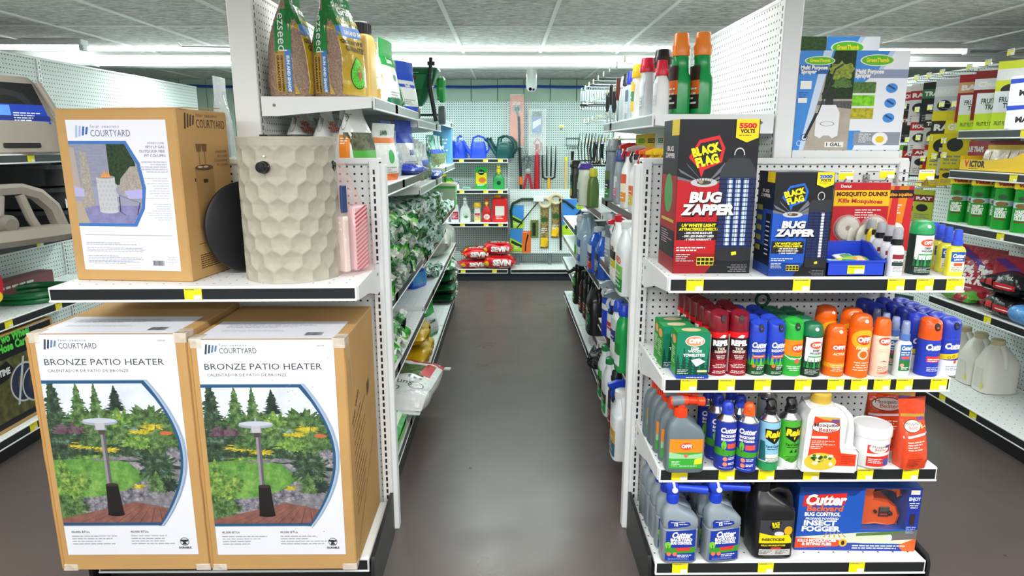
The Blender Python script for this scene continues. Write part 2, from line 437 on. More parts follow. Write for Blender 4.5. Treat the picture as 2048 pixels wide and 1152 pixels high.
# ================================================================== shelving
def upright(mb, x, y, z0, z1, w_=.03, d=.03, slots='-Y', m=None):
 """post with a row of black slots on one face"""
 mb.box(x - w_ / 2, y - d / 2, z0, x + w_ / 2, y + d / 2, z1, m or WHITE, .003)
 z = z0 + .05
 while z < z1 - .03:
  if slots == '-Y': mb.box(x - .0035, y - d / 2 - .0006, z, x + .0035, y - d / 2 + .001, z + .0165, BLACK)
  elif slots == '+X': mb.box(x + w_ / 2 - .001, y - .0035, z, x + w_ / 2 + .0006, y + .0035, z + .0165, BLACK)
  else: mb.box(x - w_ / 2 - .0006, y - .0035, z, x - w_ / 2 + .001, y + .0035, z + .0165, BLACK)
  z += .0254
 return mb
DECK = pegboard('#e6eae9', 'XY', .0508, .0032)
def shelf(label, loc, rz, W, D, tags, style='black', lip=.036, group=None, name='shelf', brackets=True, bk=.10):
 """origin: middle of the back edge, on the top surface; front faces local -Y. tags: list of x"""
 t = thing(name, label, 'shelf', loc, rz, group)
 MB().box(-W / 2, -D, -.018, W / 2, -.002, 0, DECK, .003).build('deck', t)
 if brackets:
  for sx in (-1, 1):
   x0 = sx * (W / 2 - .002); x1 = sx * (W / 2 + .003)
   out = [(-D + .004, -.003), (-.004, .0), (-.004, -bk), (-.06, -bk), (-D * .55, -.035 - bk * .27), (-D + .004, -.026 - bk * .19)]
   b = MB(); b.prism([(y, z) for y, z in out], min(x0, x1), max(x0, x1), WHITE, M=Matrix(((0, 1, 0, 0), (1, 0, 0, 0), (0, 0, 1, 0), (0, 0, 0, 1))))
   b.lathe([(.0055, 0), (.0055, .002), (0, .002)], mat('#70777a', .4), 10, M=T(max(x0, x1) if sx > 0 else min(x0, x1), -.05, -.03, ry=sx * pi / 2))
   fix_normals(b.build('bracket', t))
 mstrip = {'black': STRIP, 'grey': mat('#9aa4a2', .3), 'brown': mat('#4c2c22', .35)}[style]
 b = MB()
 b.box(-W / 2, -D - .007, -lip - .012, W / 2, -D, 0, WHITE, .002)
 b.box(-W / 2 + .006, -D - .0085, -lip - .004, W / 2 - .006, -D - .007, -.006, mstrip)
 b.box(-W / 2, -D - .011, -lip - .012, W / 2, -D - .007, -lip - .005, WHITE, .0015)
 chn = b.build('price_channel', t)
 for x in tags:
  b = MB(); y = -D - .0088
  b.box(x - .026, y - .001, -lip - .004, x + .026, y, -.003, YELLOW)
  pr = Print(); pr.rect(.002, -lip - .003, .022, .012, PAPER); pr.rect(-.024, -.010, .046, .0055, '#c9c36a'); pr.lines(-.022, -.009, .042, 1, .004, '#5a5a28', seed=int(x * 999) + 5)
  pr.put(b, on_front(y - .001, 0, x)); b.build('price_tag', chn)
 return t
def endcap(label, cx, zt, mirror):
 """island end unit: pegboard back, two slotted posts, black base"""
 t = thing('gondola_end', label, 'shelving', (cx, 2.37, 0))
 MB().box(-.435, .004, .10, .435, .018, zt, pegboard('#e3e8e6', 'XZ')).build('pegboard_panel', t)
 for sx in (-1, 1):
  b = MB(); upright(b, sx * .452, .012, 0, zt + .012, .036, .05); b.box(sx * .452 - .034, .02, 0, sx * .452 + .034, .065, zt, WHITE, .003)
  b.build('upright', t)
 MB().box(-.47, -.008, zt, .47, .05, zt + .022, WHITE, .004).build('top_rail', t)
 MB().box(-.455, -.375, .10, .455, -.02, .128, BLACK).box(-.45, -.33, 0, .45, -.31, .11, BLACK).build('kick_plate', t)
 for sx in (-1, 1):
  x = sx * .468
  hb = .178 if mirror > 0 or sx > 0 else .138
  out = [(-.40, 0), (-.012, 0), (-.012, hb), (-.05, hb), (-.385, min(hb, .152)), (-.40, .125)]
  b = MB(); b.prism(out, x - .006, x + .006, mat('#17191a', .35), M=Matrix(((0, 1, 0, 0), (1, 0, 0, 0), (0, 0, 1, 0), (0, 0, 0, 1))))
  fix_normals(b.build('base_bracket', t))
 return t
endcap('white pegboard end unit holding insect sprays and zapper boxes, right of the aisle', .945, 1.43, 1)
endcap('white pegboard end unit holding patio heater cartons, left of the aisle', -.915, 1.43, -1)
RZ = {'L': pi / 2, 'R': -pi / 2}
def tagx(*px):
 return px
YF = 1.98
SH_A, SH_B, SH_C, SH_D = 1.104, .783, .475, .143
def tx(pxs, z, cx): return [P(q, 700, Y=1.98).x * 1 - cx if False else (lambda a: a)(0) for q in pxs]
def tagxs(pxs, py, z, cx): return [P(q, py, Z=z).x - cx for q in pxs]
E_R, E_L = .945, -.915
shelf('top shelf of the right end unit, carrying the zapper boxes', (E_R, 2.355, SH_A), 0, .905, .375, tagxs([1388, 1601, 1790, 1848, 1908], 567, SH_A - .02, E_R))
shelf('second shelf of the right end unit, carrying rows of red, blue and orange spray cans', (E_R, 2.355, SH_B), 0, .905, .375, tagxs([1377, 1453, 1525, 1606, 1672, 1719, 1765, 1810, 1879], 768, SH_B - .02, E_R))
shelf('third shelf of the right end unit, below the rows of spray cans', (E_R, 2.355, SH_C), 0, .905, .375, tagxs([1365, 1461, 1542, 1634, 1744, 1837], 960, SH_C - .02, E_R))
shelf('lowest shelf of the right end unit, carrying the fogger box', (E_R, 2.355, SH_D), 0, .905, .385, tagxs([1360, 1532, 1715], 1135, SH_D - .02, E_R), brackets=False, name='base_shelf')
shelf('shelf of the left end unit under the tall carton and the honeycomb column', (E_L - .005, 2.355, 1.08), radians(.9), .92, .385, [-.03], lip=.034)
shelf('lowest shelf of the left end unit under the two heater cartons', (E_L, 2.355, SH_D), 0, .905, .36, [], brackets=False, name='base_shelf')
def spine(label, cx, th, side, y0, y1, zt):
 """tall two-sided aisle unit behind the end unit"""
 t = thing('gondola_spine', label, 'shelving', (cx, y0, 0))
 L = y1 - y0; h = th / 2
 MB().box(-h + .004, .03, .12, h - .004, L, zt - .01, pegboard('#e1e6e3', 'YZ')).build('pegboard_panel', t)
 for k in range(4):
  y = min(.02 + k * 1.22, L - .02)
  b = MB(); upright(b, 0, y, 0, zt, th, .045, '+X'); upright(b, 0, y, 0, zt, th - .0005, .0445, '-X'); b.build('upright', t)
 MB().box(-h, 0, zt - .012, h, L, zt + .004, WHITE, .003).build('top_rail', t)
 for sx in (-1, 1):
  MB().box(min(sx * h, sx * .43), .05, 0, max(sx * h, sx * .43), L, .105, BLACK).build('kick_plate', t)
 return t
Y0, YB = 2.45, 1.22
spine('tall white aisle unit of lawn bags, left of the aisle', -.92, .088, 1, Y0, Y0 + 3 * YB, 2.02)
spine('tall white aisle unit of bottles, right of the aisle', 1.0, .066, -1, Y0, Y0 + 3 * YB, 2.0)
def aisle(side, sec, z, desc, tags, front, style='grey', base=False, lip=.034):
 xb = -.874 if side == 'L' else .965
 D = abs(front - xb); rz = RZ[side]
 yc = Y0 + YB * (sec + .5)
 return shelf(desc, (xb, yc, z), rz, YB - .012, D, tags, style, lip, brackets=not base, bk=.068, name='base_shelf' if base else 'shelf')
tg = lambda n, s: [random.Random(s).uniform(-.5, .5) for _ in range(n)]
PART = ['near', 'middle', 'far']
LZ = [[(1.665, 'grey', 4), (1.345, 'black', 4), (.885, 'black', 3), (.575, 'black', 3)], [(1.63, 'grey', 3), (1.27, 'grey', 3), (.865, 'black', 2), (.60, 'black', 2)], [(1.68, 'grey', 3), (1.33, 'grey', 3), (.965, 'brown', 2), (.61, 'black', 2)]]
RZS = [[(1.605, 'grey', 4), (1.22, 'black', 6), (.885, 'black', 5), (.534, 'black', 5)], [(1.13, 'black', 5), (.74, 'black', 5), (.39, 'black', 4)], [(.86, 'black', 4), (.68, 'grey', 3), (.477, 'grey', 2)]]
LN = ['top', 'second', 'third', 'fourth']
for side, zz, fr, bf, nm in (('L', LZ, -.475, -.49, 'lawn bag'), ('R', RZS, .53, .55, 'bottle')):
 for sec, rows in enumerate(zz):
  for k, (z, st, nt_) in enumerate(rows):
   aisle(side, sec, z, f'{LN[k]} shelf in the {PART[sec]} section of the {nm} unit, {"left" if side == "L" else "right"} of the aisle', tg(nt_, k * 7 + sec + ord(side)), fr, st)
  aisle(side, sec, .15, f'lowest shelf in the {PART[sec]} section of the {nm} unit, {"left" if side == "L" else "right"} of the aisle', tg(4, sec + 50 + ord(side)), bf, 'black', True)
# outer shelf on the far side of the right unit, under the sprayer boxes
shelf('shelf under the blue sprayer boxes on the outer side of the right unit', (1.035, Y0 + .61, 1.478), pi / 2, 1.2, .40, [], 'grey')
# wall units: far left, far right, back
def wall_unit(name_label, xb, s_, y0, y1, zt, step=1.22):
 t = thing('wall_gondola', name_label, 'shelving', (xb, y0, 0)); L = y1 - y0
 MB().box(min(0, -s_ * .03), 0, .1, max(0, -s_ * .03), L, zt, pegboard('#dce3e1', 'YZ')).build('pegboard_panel', t)
 y = .6
 while y < L:
  b = MB(); upright(b, -s_ * .008, y, 0, zt + .004, .03, .034, '+X' if s_ > 0 else '-X'); b.build('upright', t); y += step
 MB().box(min(s_ * .006, -s_ * .034), 0, zt, max(s_ * .006, -s_ * .034), L, zt + .014, WHITE, .003).build('top_rail', t)
 MB().box(min(0, s_ * .47), .0, 0, max(0, s_ * .47), L, .118, BLACK).build('kick_plate', t)
 return t
wall_unit('long white pegboard unit of hose reels at the far left', -2.9, 1, 1.3, 6.5, 2.01)
wall_unit('long white pegboard unit of traps and poisons along the right', 2.95, -1, 1.3, 6.6, 1.96)
for k, (z, D, nm) in enumerate(((1.45, .42, 'topmost shelf of the far left unit, under the taupe hose hideaway'), (1.01, .40, 'shelf of the far left unit with the taupe hose holder'), (.665, .45, 'shelf of the far left unit with the green hoses'), (.13, .49, 'lowest shelf of the far left unit with the hose cart carton'))):
 shelf(nm, (-2.885, 3.1, z), pi / 2, 2.4, D, [-.93 + .05 * k, -.3, .05, .42, .8], name='base_shelf' if z < .2 else 'shelf', brackets=z > .2)
for z, D, st, nm in ((1.575, .36, 'black', 'shelf of the right wall unit with the fruit fly traps'), (1.355, .38, 'black', 'shelf of the right wall unit with the yellow mouse trap tray'), (1.06, .40, 'black', 'shelf of the right wall unit with the green wasp killer packs'), (.62, .40, 'black', 'shelf of the right wall unit with ant killer bags'), (.13, .48, 'black', 'empty lowest shelf of the right wall unit beside the white jugs')):
 shelf(nm, (2.935, 2.64 if z != .13 else 3.1, z), -pi / 2, 2.44 if z != .13 else 3.4, D, [-.72, -.4, -.15, .3, .75], st, name='base_shelf' if z < .2 else 'shelf', brackets=z > .2)
t = thing('back_gondola', 'pegboard unit with garden tools against the boarded back wall', 'shelving', (0, 7.72, 0))
MB().box(-1.35, 0, .10, .028, .02, 1.965, pegboard('#cfdedb', 'XZ', .0254, .0052)).build('pegboard_panel', t)
MB().box(.032, 0, .10, 1.6, .02, 1.965, pegboard('#cfdedb', 'XZ', .0254, .0052)).build('pegboard_panel', t)
for x in (-1.2, .03, 1.26):
 b = MB(); upright(b, x, .0, 0, 1.965, .03, .03); b.build('upright', t)
MB().box(-1.35, -.40, 0, 1.6, -.38, .12, mat('#1c2730', .4)).build('kick_plate', t)
b = MB(); b.box(.06, -.04, 0, .94, 0, .03, WHITE)
t = thing('tool_rack_panel', 'low white pegboard panel with saws and pruners, under the garden forks', 'panel', (0, 7.56, 0))
MB().box(.034, 0, .27, 1.22, .018, 1.0, pegboard('#e3ecea', 'XZ', .0254, .0036), .003).build('pegboard_panel', t)
b = MB()
for x in (.13, .5, 1.0): b.box(x - .02, .018, .12, x + .02, .05, .5, mat('#6a7276', .4))
b.build('support_leg', t)
for k, z in enumerate((1.344, 1.01, .647)):
 shelf(('back wall shelf under the blue and green watering cans', 'back wall shelf with the green feed box, below the watering cans', 'back wall shelf with red and white bottles')[k], (-.585, 7.70, z), 0, 1.2, .38, [-.5, -.15, .1, .36, .52][k:], lip=.03)
shelf('lowest back wall shelf under the red bags', (-.585, 7.70, .135), 0, 1.2, .40, [-.25, .1, .45], brackets=False, name='base_shelf')
shelf('empty lowest back wall shelf beneath the hanging saws', (.645, 7.70, .135), 0, 1.2, .40, [.3], brackets=False, name='base_shelf')
# ================================================================== makers of goods
def on_super(w_, d_, e, z0=0, x0=0, y0=0):
 def f(x, y, l):
  t = min(.999, abs(2 * x / w_)); return (x0 + x, y0 - (d_ / 2) * (1 - t ** e) ** (1 / e) - l, z0 + y)
 return f
LOGO = '#1b1b1d'
FONTB = .035
def carton(name, label, cat, loc, rz, w_, d_, h, m, front=None, left=None, right=None, top=None, group=None, bev=.002, side_m=None, part='carton', wear=True):
 """front face on local y=0, body runs back; x centred; prints use face-local origin at bottom left"""
 t = thing(name, label, cat, loc, rz, group)
 b = MB(); b.box(-w_ / 2, 0, 0, w_ / 2, d_, h, m, bev); b.build(part, t)
 for nm, pr, fn in (('front_print', front, on_front(0, 0, -w_ / 2)), ('side_print', left, on_left(-w_ / 2, d_)), ('side_print', right, on_right(w_ / 2, 0)), ('top_print', top, on_top(h, -w_ / 2, 0))):
  if pr: b = MB(); pr.put(b, fn); b.build(nm, t, flat=True)
 return t
def spray_can(name, label, loc, r, hb, body, cap, capm, pr=None, rz=0, group=None, shoulder=None, band=None):
 """aerosol: body height hb, cap styles: cover / dome / narrow / twist"""
 t = thing(name, label, 'spray can', loc, rz, group)
 b = MB(); sm = metalm('#b9bcbd', .25)
 b.lathe([(r * .90, 0), (r * .99, .003), (r * .99, .006)], sm, 32)
 if cap in ('narrow', 'twist'):
  b.lathe([(r * .985, .005), (r, .009), (r, hb - .004)], body, 32, cap=False)
  b.lathe([(r, hb - .005), (r * 1.02, hb), (r * .97, hb + .004), (r * .62, hb + .016), (r * .60, hb + .020), (r * .5, hb + .021)], sm, 32)
 else:
  b.lathe([(r * .985, .005), (r, .009), (r, hb)], body, 32, cap=False); b.lathe([(r, hb - .001), (r * .9, hb + .002)], sm, 24)
 b.build('can_body', t)
 if pr: q = MB(); pr.put(q, on_cyl(r), gx=.006); q.build('label', t, ang=50)
 c = MB()
 if cap == 'cover':
  H = .062 if hb > .1 else .05; z0 = hb; R = []
  for k, (rr, zz) in enumerate(((1.0, 0), (1.01, .004), (.985, H * .45), (.97, H * .78), (.90, H * .93), (.62, H), (.25, H * .98))):
   ring = []
   for j in range(32):
    a = 2 * pi * j / 32; f = -sin(a)
    dz = -.010 * max(0, f) * max(0, zz / H - .6) / .4 + .004 * max(0, -f) * (zz / H)
    ring.append((r * rr * cos(a), r * rr * sin(a), z0 + zz + dz))
   R.append(ring)
  c.loft(R, capm)
  dk = mat('#101014', .5)
  c.lathe([(.0078, 0), (.0078, .004), (.0, .0045)], dk, 16, M=T(0, -r * .955, z0 + H * .70, rx=pi / 2 - .25) @ Matrix.Diagonal((1, 1.55, 1, 1)))
  c.lathe([(.0042, 0), (.004, .004), (0, .005)], capm, 12, M=T(0, -r * .99, z0 + H * .66, rx=pi / 2))
 elif cap == 'dome':
  H = .042
  c.lathe([(r, hb), (r * 1.01, hb + .003), (r * 1.0, hb + H * .35), (r * .94, hb + H * .66), (r * .78, hb + H * .9), (r * .5, hb + H), (r * .2, hb + H * 1.02)], capm, 32)
  c.lathe([(.0055, 0), (.0055, .0035), (0, .004)], mat('#f2f2ee', .4), 14, M=T(0, -r * .90, hb + H * .55, rx=pi / 2 - .5))
 elif cap == 'narrow':
  z = hb + .018; q = r * .56
  c.lathe([(q, z), (q * 1.04, z + .004), (q, z + .022), (q * .86, z + .034), (q * .6, z + .040), (.0, z + .041)], capm, 24)
  c.box(-.006, -q - .004, z + .018, .006, -q * .3, z + .032, capm, .003)
 else:
  z = hb + .018; q = r * .58
  c.lathe([(q, z), (q, z + .014), (q * .82, z + .018)], capm, 24)
  c.bottle([(z + .014, q * 1.5, q * 1.7, 3), (z + .03, q * 1.45, q * 1.8, 3, 0, -.002), (z + .04, q * 1.7, q * 1.3, 3, 0, .003), (z + .046, q * 1.3, q * .9, 3, 0, .004)], capm, 20)
  c.tube([(0, -q * .7, z + .022), (0, -q * 1.5, z + .034), (0, -q * 1.35, z + .040)], .0045, capm, 8)
 fix_normals(c.build('cap', t))
 return t
def pump_bottle(name, label, loc, w_, d_, h, body, capm, pr=None, rz=0, group=None, collar=None, e=2, clear=False, nozzle=None):
 """small bottle with fine-mist pump under a cap"""
 t = thing(name, label, 'bottle', loc, rz, group); hb = h * .66
 b = MB(); b.bottle([(0, w_ * .92, d_ * .92, e), (.004, w_, d_, e), (hb * .82, w_, d_, e), (hb * .93, w_ * .82, d_ * .86, e), (hb, w_ * .5, min(d_, w_) * .52, 2), (hb + .004, w_ * .46, w_ * .46, 2)], body)
 b.build('bottle_body', t)
 if pr: q = MB(); pr.put(q, on_super(w_, d_, max(e, 2)), gx=.006); q.build('label', t, ang=50)
 r = w_ * .30 if e > 2 else w_ * .40
 c = MB(); c.lathe([(r, hb), (r, hb + h * .10), (r * .85, hb + h * .115)], collar or capm, 24); c.build('collar', t)
 c = MB(); c.lathe([(r * .8, hb + h * .11), (r * .82, hb + h * .2), (r * .70, h * .985), (r * .58, h), (0, h)], capm, 24)
 if nozzle: c.lathe([(r * .5, hb + h * .12), (r * .5, h * .9), (0, h * .92)], nozzle, 16)
 c.build('pump_cap', t)
 return t
def trigger_head(t, z, m, m2=None, nm='trigger_head', face=-1, s=1):
 c = MB()
 c.lathe([(.017 * s, z), (.0175 * s, z + .02 * s), (.013 * s, z + .024 * s)], m2 or m, 20)
 out = [(-.045, .034), (-.045, .047), (-.012, .058), (.020, .058), (.034, .045), (.026, .030), (.012, .020), (-.010, .020), (-.014, .032)]
 c.prism([(-x * s * face, z + zz * s) for x, zz in out], -.011 * s, .011 * s, m, M=Matrix.Rotation(pi / 2, 4, 'Z'))
 out = [(-.016, .034), (-.026, .034), (-.036, .006), (-.030, -.012), (-.025, -.012), (-.028, .006)]
 c.prism([(-x * s * face, z + zz * s) for x, zz in out], -.007 * s, .007 * s, m2 or m, M=Matrix.Rotation(pi / 2, 4, 'Z'))
 return fix_normals(c.build(nm, t))
def jug(name, label, loc, w_, d_, h, body, capm, pr=None, rz=0, group=None, e=4, neck=.035, cap_h=.03, handle=True, lab_z=0, shoulder=.62, cat='jug'):
 """blow-moulded jug: wide body, sloping shoulder with a loop handle at the back/right, screw cap"""
 t = thing(name, label, cat, loc, rz, group); z1 = h * shoulder; zt = h - cap_h
 b = MB()
 b.bottle([(0, w_ * .9, d_ * .9, e), (.006, w_, d_, e), (z1 * .5, w_, d_, e), (z1, w_, d_, e), (z1 + (zt - z1) * .35, w_ * .86, d_ * .86, e * .8, -w_ * .03), (z1 + (zt - z1) * .75, w_ * .52, d_ * .62, 3, -w_ * .12), (zt - .004, neck * 2, neck * 2, 2, -w_ * .14), (zt + .002, neck * 1.9, neck * 1.9, 2, -w_ * .14)], body)
 b.build('jug_body', t)
 if handle:
  b = MB(); zz = zt - .01
  b.tube([(-w_ * .02, 0, zz), (w_ * .15, 0, zz + .004), (w_ * .31, 0, zz - (zt - z1) * .22), (w_ * .40, 0, z1 + (zt - z1) * .3), (w_ * .40, 0, z1 - .01)], [.014, .015, .014, .014, .018], body, 12)
  b.build('handle', t)
 c = MB(); c.lathe([(neck * 1.02, zt), (neck * 1.04, zt + .004), (neck, h - .003), (neck * .86, h), (0, h)], capm, 24, c=(-w_ * .14, 0, 0)); c.build('cap', t)
 if pr: q = MB(); pr.put(q, on_super(w_, d_, e), gx=.008); q.build('label', t, ang=50)
 return t
class PouchShape:
 """stand-up bag: rectangular foot, pinched top; lumps and creases from a few sines"""
 def __init__(s, w_, d_, h, seed=1, top=.012, waist=1.0, lump=.004, topw=1.0, lean=0, flat_from=.80):
  s.w, s.d, s.h, s.top, s.lump, s.topw, s.lean, s.ff, s.waist = w_, d_, h, top, lump, topw, lean, flat_from, waist
  r = random.Random(seed); s.k = [(r.uniform(15, 45), r.uniform(15, 45), r.uniform(0, 6.3)) for _ in range(5)]
 def wd(s, t): return s.w * (.94 + .06 * min(1, t * 8)) * (1 - (1 - s.waist) * sin(pi * min(1, t))) * (1 + (s.topw - 1) * max(0, (t - .5) * 2) ** 1.5)
 def dp(s, t):
  a = min(1, t / s.ff); return max(s.top, s.d * (.9 + .1 * min(1, t * 8)) * (1 - a ** 2.6) + s.d * .05 * sin(pi * a))
 def ex(s, t): return 4.5 - 2.3 * min(1, t / s.ff)
 def cy(s, t): return s.lean * t ** 1.6
 def off(s, x, z):
  q = sum(sin(a * x + b * z + c) for a, b, c in s.k); return s.lump * q / 2.2
 def pt(s, x, z, sgn=-1, l=0):
  t = max(0, min(1, z / s.h)); w_ = s.wd(t); u = min(.9995, abs(2 * x / w_)); e = s.ex(t)
  d_ = s.dp(t) / 2 * (1 - u ** e) ** (1 / e); edge = (1 - u ** 4)
  return (x, s.cy(t) + sgn * (d_ + l) + s.off(x, z) * edge * (-1 if sgn < 0 else .6) * min(1, d_ / .012), z)
 def front(s, z0=0, x0=0): return lambda x, y, l: s.pt(x0 + x, z0 + y, -1, l + .0008)
 def side(s, sgn=1, z0=0):
  """map for a gusset: x = across the depth, y = height"""
  def f(x, y, l):
   z = z0 + y; t = max(0, min(1, z / s.h)); w_ = s.wd(t); d_ = s.dp(t); v = max(-.98, min(.98, 2 * x * sgn / max(d_, .02))); e = s.ex(t)
   return (sgn * (w_ / 2 * (1 - abs(v) ** e) ** (1 / e) + l + .0012), s.cy(t) + v * d_ / 2, z)
  return f
 def body(s, mb, mfn, nz=22, nx=14):
  rows = []
  for j in range(nz + 1):
   z = s.h * j / nz; t = j / nz; w_ = s.wd(t) * .9995; ring = []
   for i in range(nx + 1): u = -cos(pi * i / nx); ring.append(s.pt(u * w_ / 2, z, -1))
   for i in range(nx - 1, 0, -1): u = -cos(pi * i / nx); ring.append(s.pt(u * w_ / 2, z, 1))
   rows.append(ring)
  if callable(mfn):
   for j in range(nz): mb.loft([rows[j], rows[j + 1]], mfn((j + .5) / nz), cap=False)
   n = len(rows[0]); mb.add(rows[0], [tuple(range(n))[::-1]], mfn(0))
  else: mb.loft(rows, mfn, True)
  return mb
def pouch(name, label, cat, loc, rz, shp, m, pr=None, side_pr=None, side2=None, group=None, gxy=.015):
 t = thing(name, label, cat, loc, rz, group)
 b = MB(); shp.body(b, m); fix_normals(b.build('bag_body', t, ang=60))
 if pr: q = MB(); pr.put(q, shp.front(), gx=gxy, gy=gxy); q.build('front_print', t, ang=60)
 if side_pr: q = MB(); side_pr.put(q, shp.side(1), gx=gxy, gy=gxy); q.build('side_print', t, ang=60)
 if side2: q = MB(); side2.put(q, shp.side(-1), gx=gxy, gy=gxy); q.build('side_print', t, ang=60)
 return t
class PillowShape:
 """sack lying down: width w along X, depth d along Y, thickness h; sealed crimped ends at +-X"""
 def __init__(s, w_, d_, h, seed=1, lump=.006, flap=.025):
  s.w, s.d, s.h, s.lump, s.flap = w_, d_, h, lump, flap
  r = random.Random(seed); s.k = [(r.uniform(10, 30), r.uniform(10, 35), r.uniform(0, 6.3)) for _ in range(4)]
 def f(s, x):
  u = min(1, abs(x) / (s.w / 2 - s.flap)); return max(.0, 1 - u ** 5) ** .5
 def off(s, a, b): return s.lump * sum(sin(p * a + q * b + c) for p, q, c in s.k) / 2
 def ring(s, x, n=24):
  f = s.f(x); hh = max(.004, s.h * f); dd = s.d * (.86 + .14 * f); R = []
  for k in range(n):
   a = 2 * pi * k / n; e = 2.7; y = dd / 2 * math.copysign(abs(cos(a)) ** (2 / e), cos(a)); z = hh / 2 * math.copysign(abs(sin(a)) ** (2 / e), sin(a))
   o = s.off(x, y * 1.3 + z) * f; R.append((x, y + o * .6 * (1 if y > 0 else -1), s.h / 2 + z + (o if z > 0 else 0)))
  return R
 def front(s):
  """map: x along width, y = 0..1 height on the front (local -Y) bulge"""
  def m(x, y, l):
   f = max(.05, s.f(x)); hh = max(.004, s.h * f); dd = s.d * (.86 + .14 * f); zz = max(-.97, min(.97, (y - .5) * 2)); e = 2.7
   yy = dd / 2 * (1 - abs(zz) ** e) ** (1 / e); o = s.off(x, -yy * 1.3 + zz * hh / 2) * f
   return (x, -yy - abs(o) * .7 - l - .001, s.h / 2 + zz * hh / 2)
  return m
 def top(s):
  def m(x, y, l):
   f = max(.05, s.f(x)); hh = max(.004, s.h * f); dd = s.d * (.86 + .14 * f); v = max(-.97, min(.97, 2 * y / dd)); e = 2.7
   zz = hh / 2 * (1 - abs(v) ** e) ** (1 / e); return (x, y, s.h / 2 + zz + max(0, s.off(x, y * 1.3 + zz) * f) + l + .0015)
  return m
 def body(s, mb, m, nx=22):
  mb.loft([s.ring(-s.w / 2 + s.w * i / nx) for i in range(nx + 1)], m); return mb
def sack(name, label, cat, loc, rz, shp, m, front=None, top=None, group=None, rx=0, ry=0, endm=None):
 t = thing(name, label, cat, loc, rz, group, rx, ry)
 b = MB(); shp.body(b, m); fix_normals(b.build('bag_body', t, ang=60))
 if front: q = MB(); front.put(q, shp.front(), gx=.02, gy=.08); q.build('front_print', t, ang=60)
 if top: q = MB(); top.put(q, shp.top(), gx=.02, gy=.02); q.build('top_print', t, ang=60)
 return t
def blob(p, cx, cy, rx, ry, m, seed, n=26, jag=.25, l=None):
 r = random.Random(seed); pts = []
 for k in range(n):
  a = 2 * pi * k / n; f = 1 + jag * (r.random() - .5) * 2; pts.append((cx + rx * f * cos(a), cy + ry * f * sin(a)))
 return p.poly(pts, m, l)
def fir(p, cx, y0, w_, h, m, seed, l=None, n=9):
 r = random.Random(seed); L = []; R = []
 for k in range(n):
  t = k / n; ww = w_ / 2 * (1 - t) ** .85
  L += [(cx - ww * r.uniform(.75, 1.1), y0 + h * t), (cx - ww * .45 * r.uniform(.8, 1.1), y0 + h * (t + .5 / n))]
  R += [(cx + ww * r.uniform(.75, 1.1), y0 + h * t), (cx + ww * .45 * r.uniform(.8, 1.1), y0 + h * (t + .5 / n))]
 return p.poly(L + [(cx, y0 + h)] + R[::-1], m, l)
def leafm(h, v=.55, s=90): return mat(h, .55, vary=v, vscale=s, spec=.3)
# ================================================================== goods on the right end unit
def shelf_at(px, py, z): return P(px, py, Z=z)
W_ = '#f4f4f0'
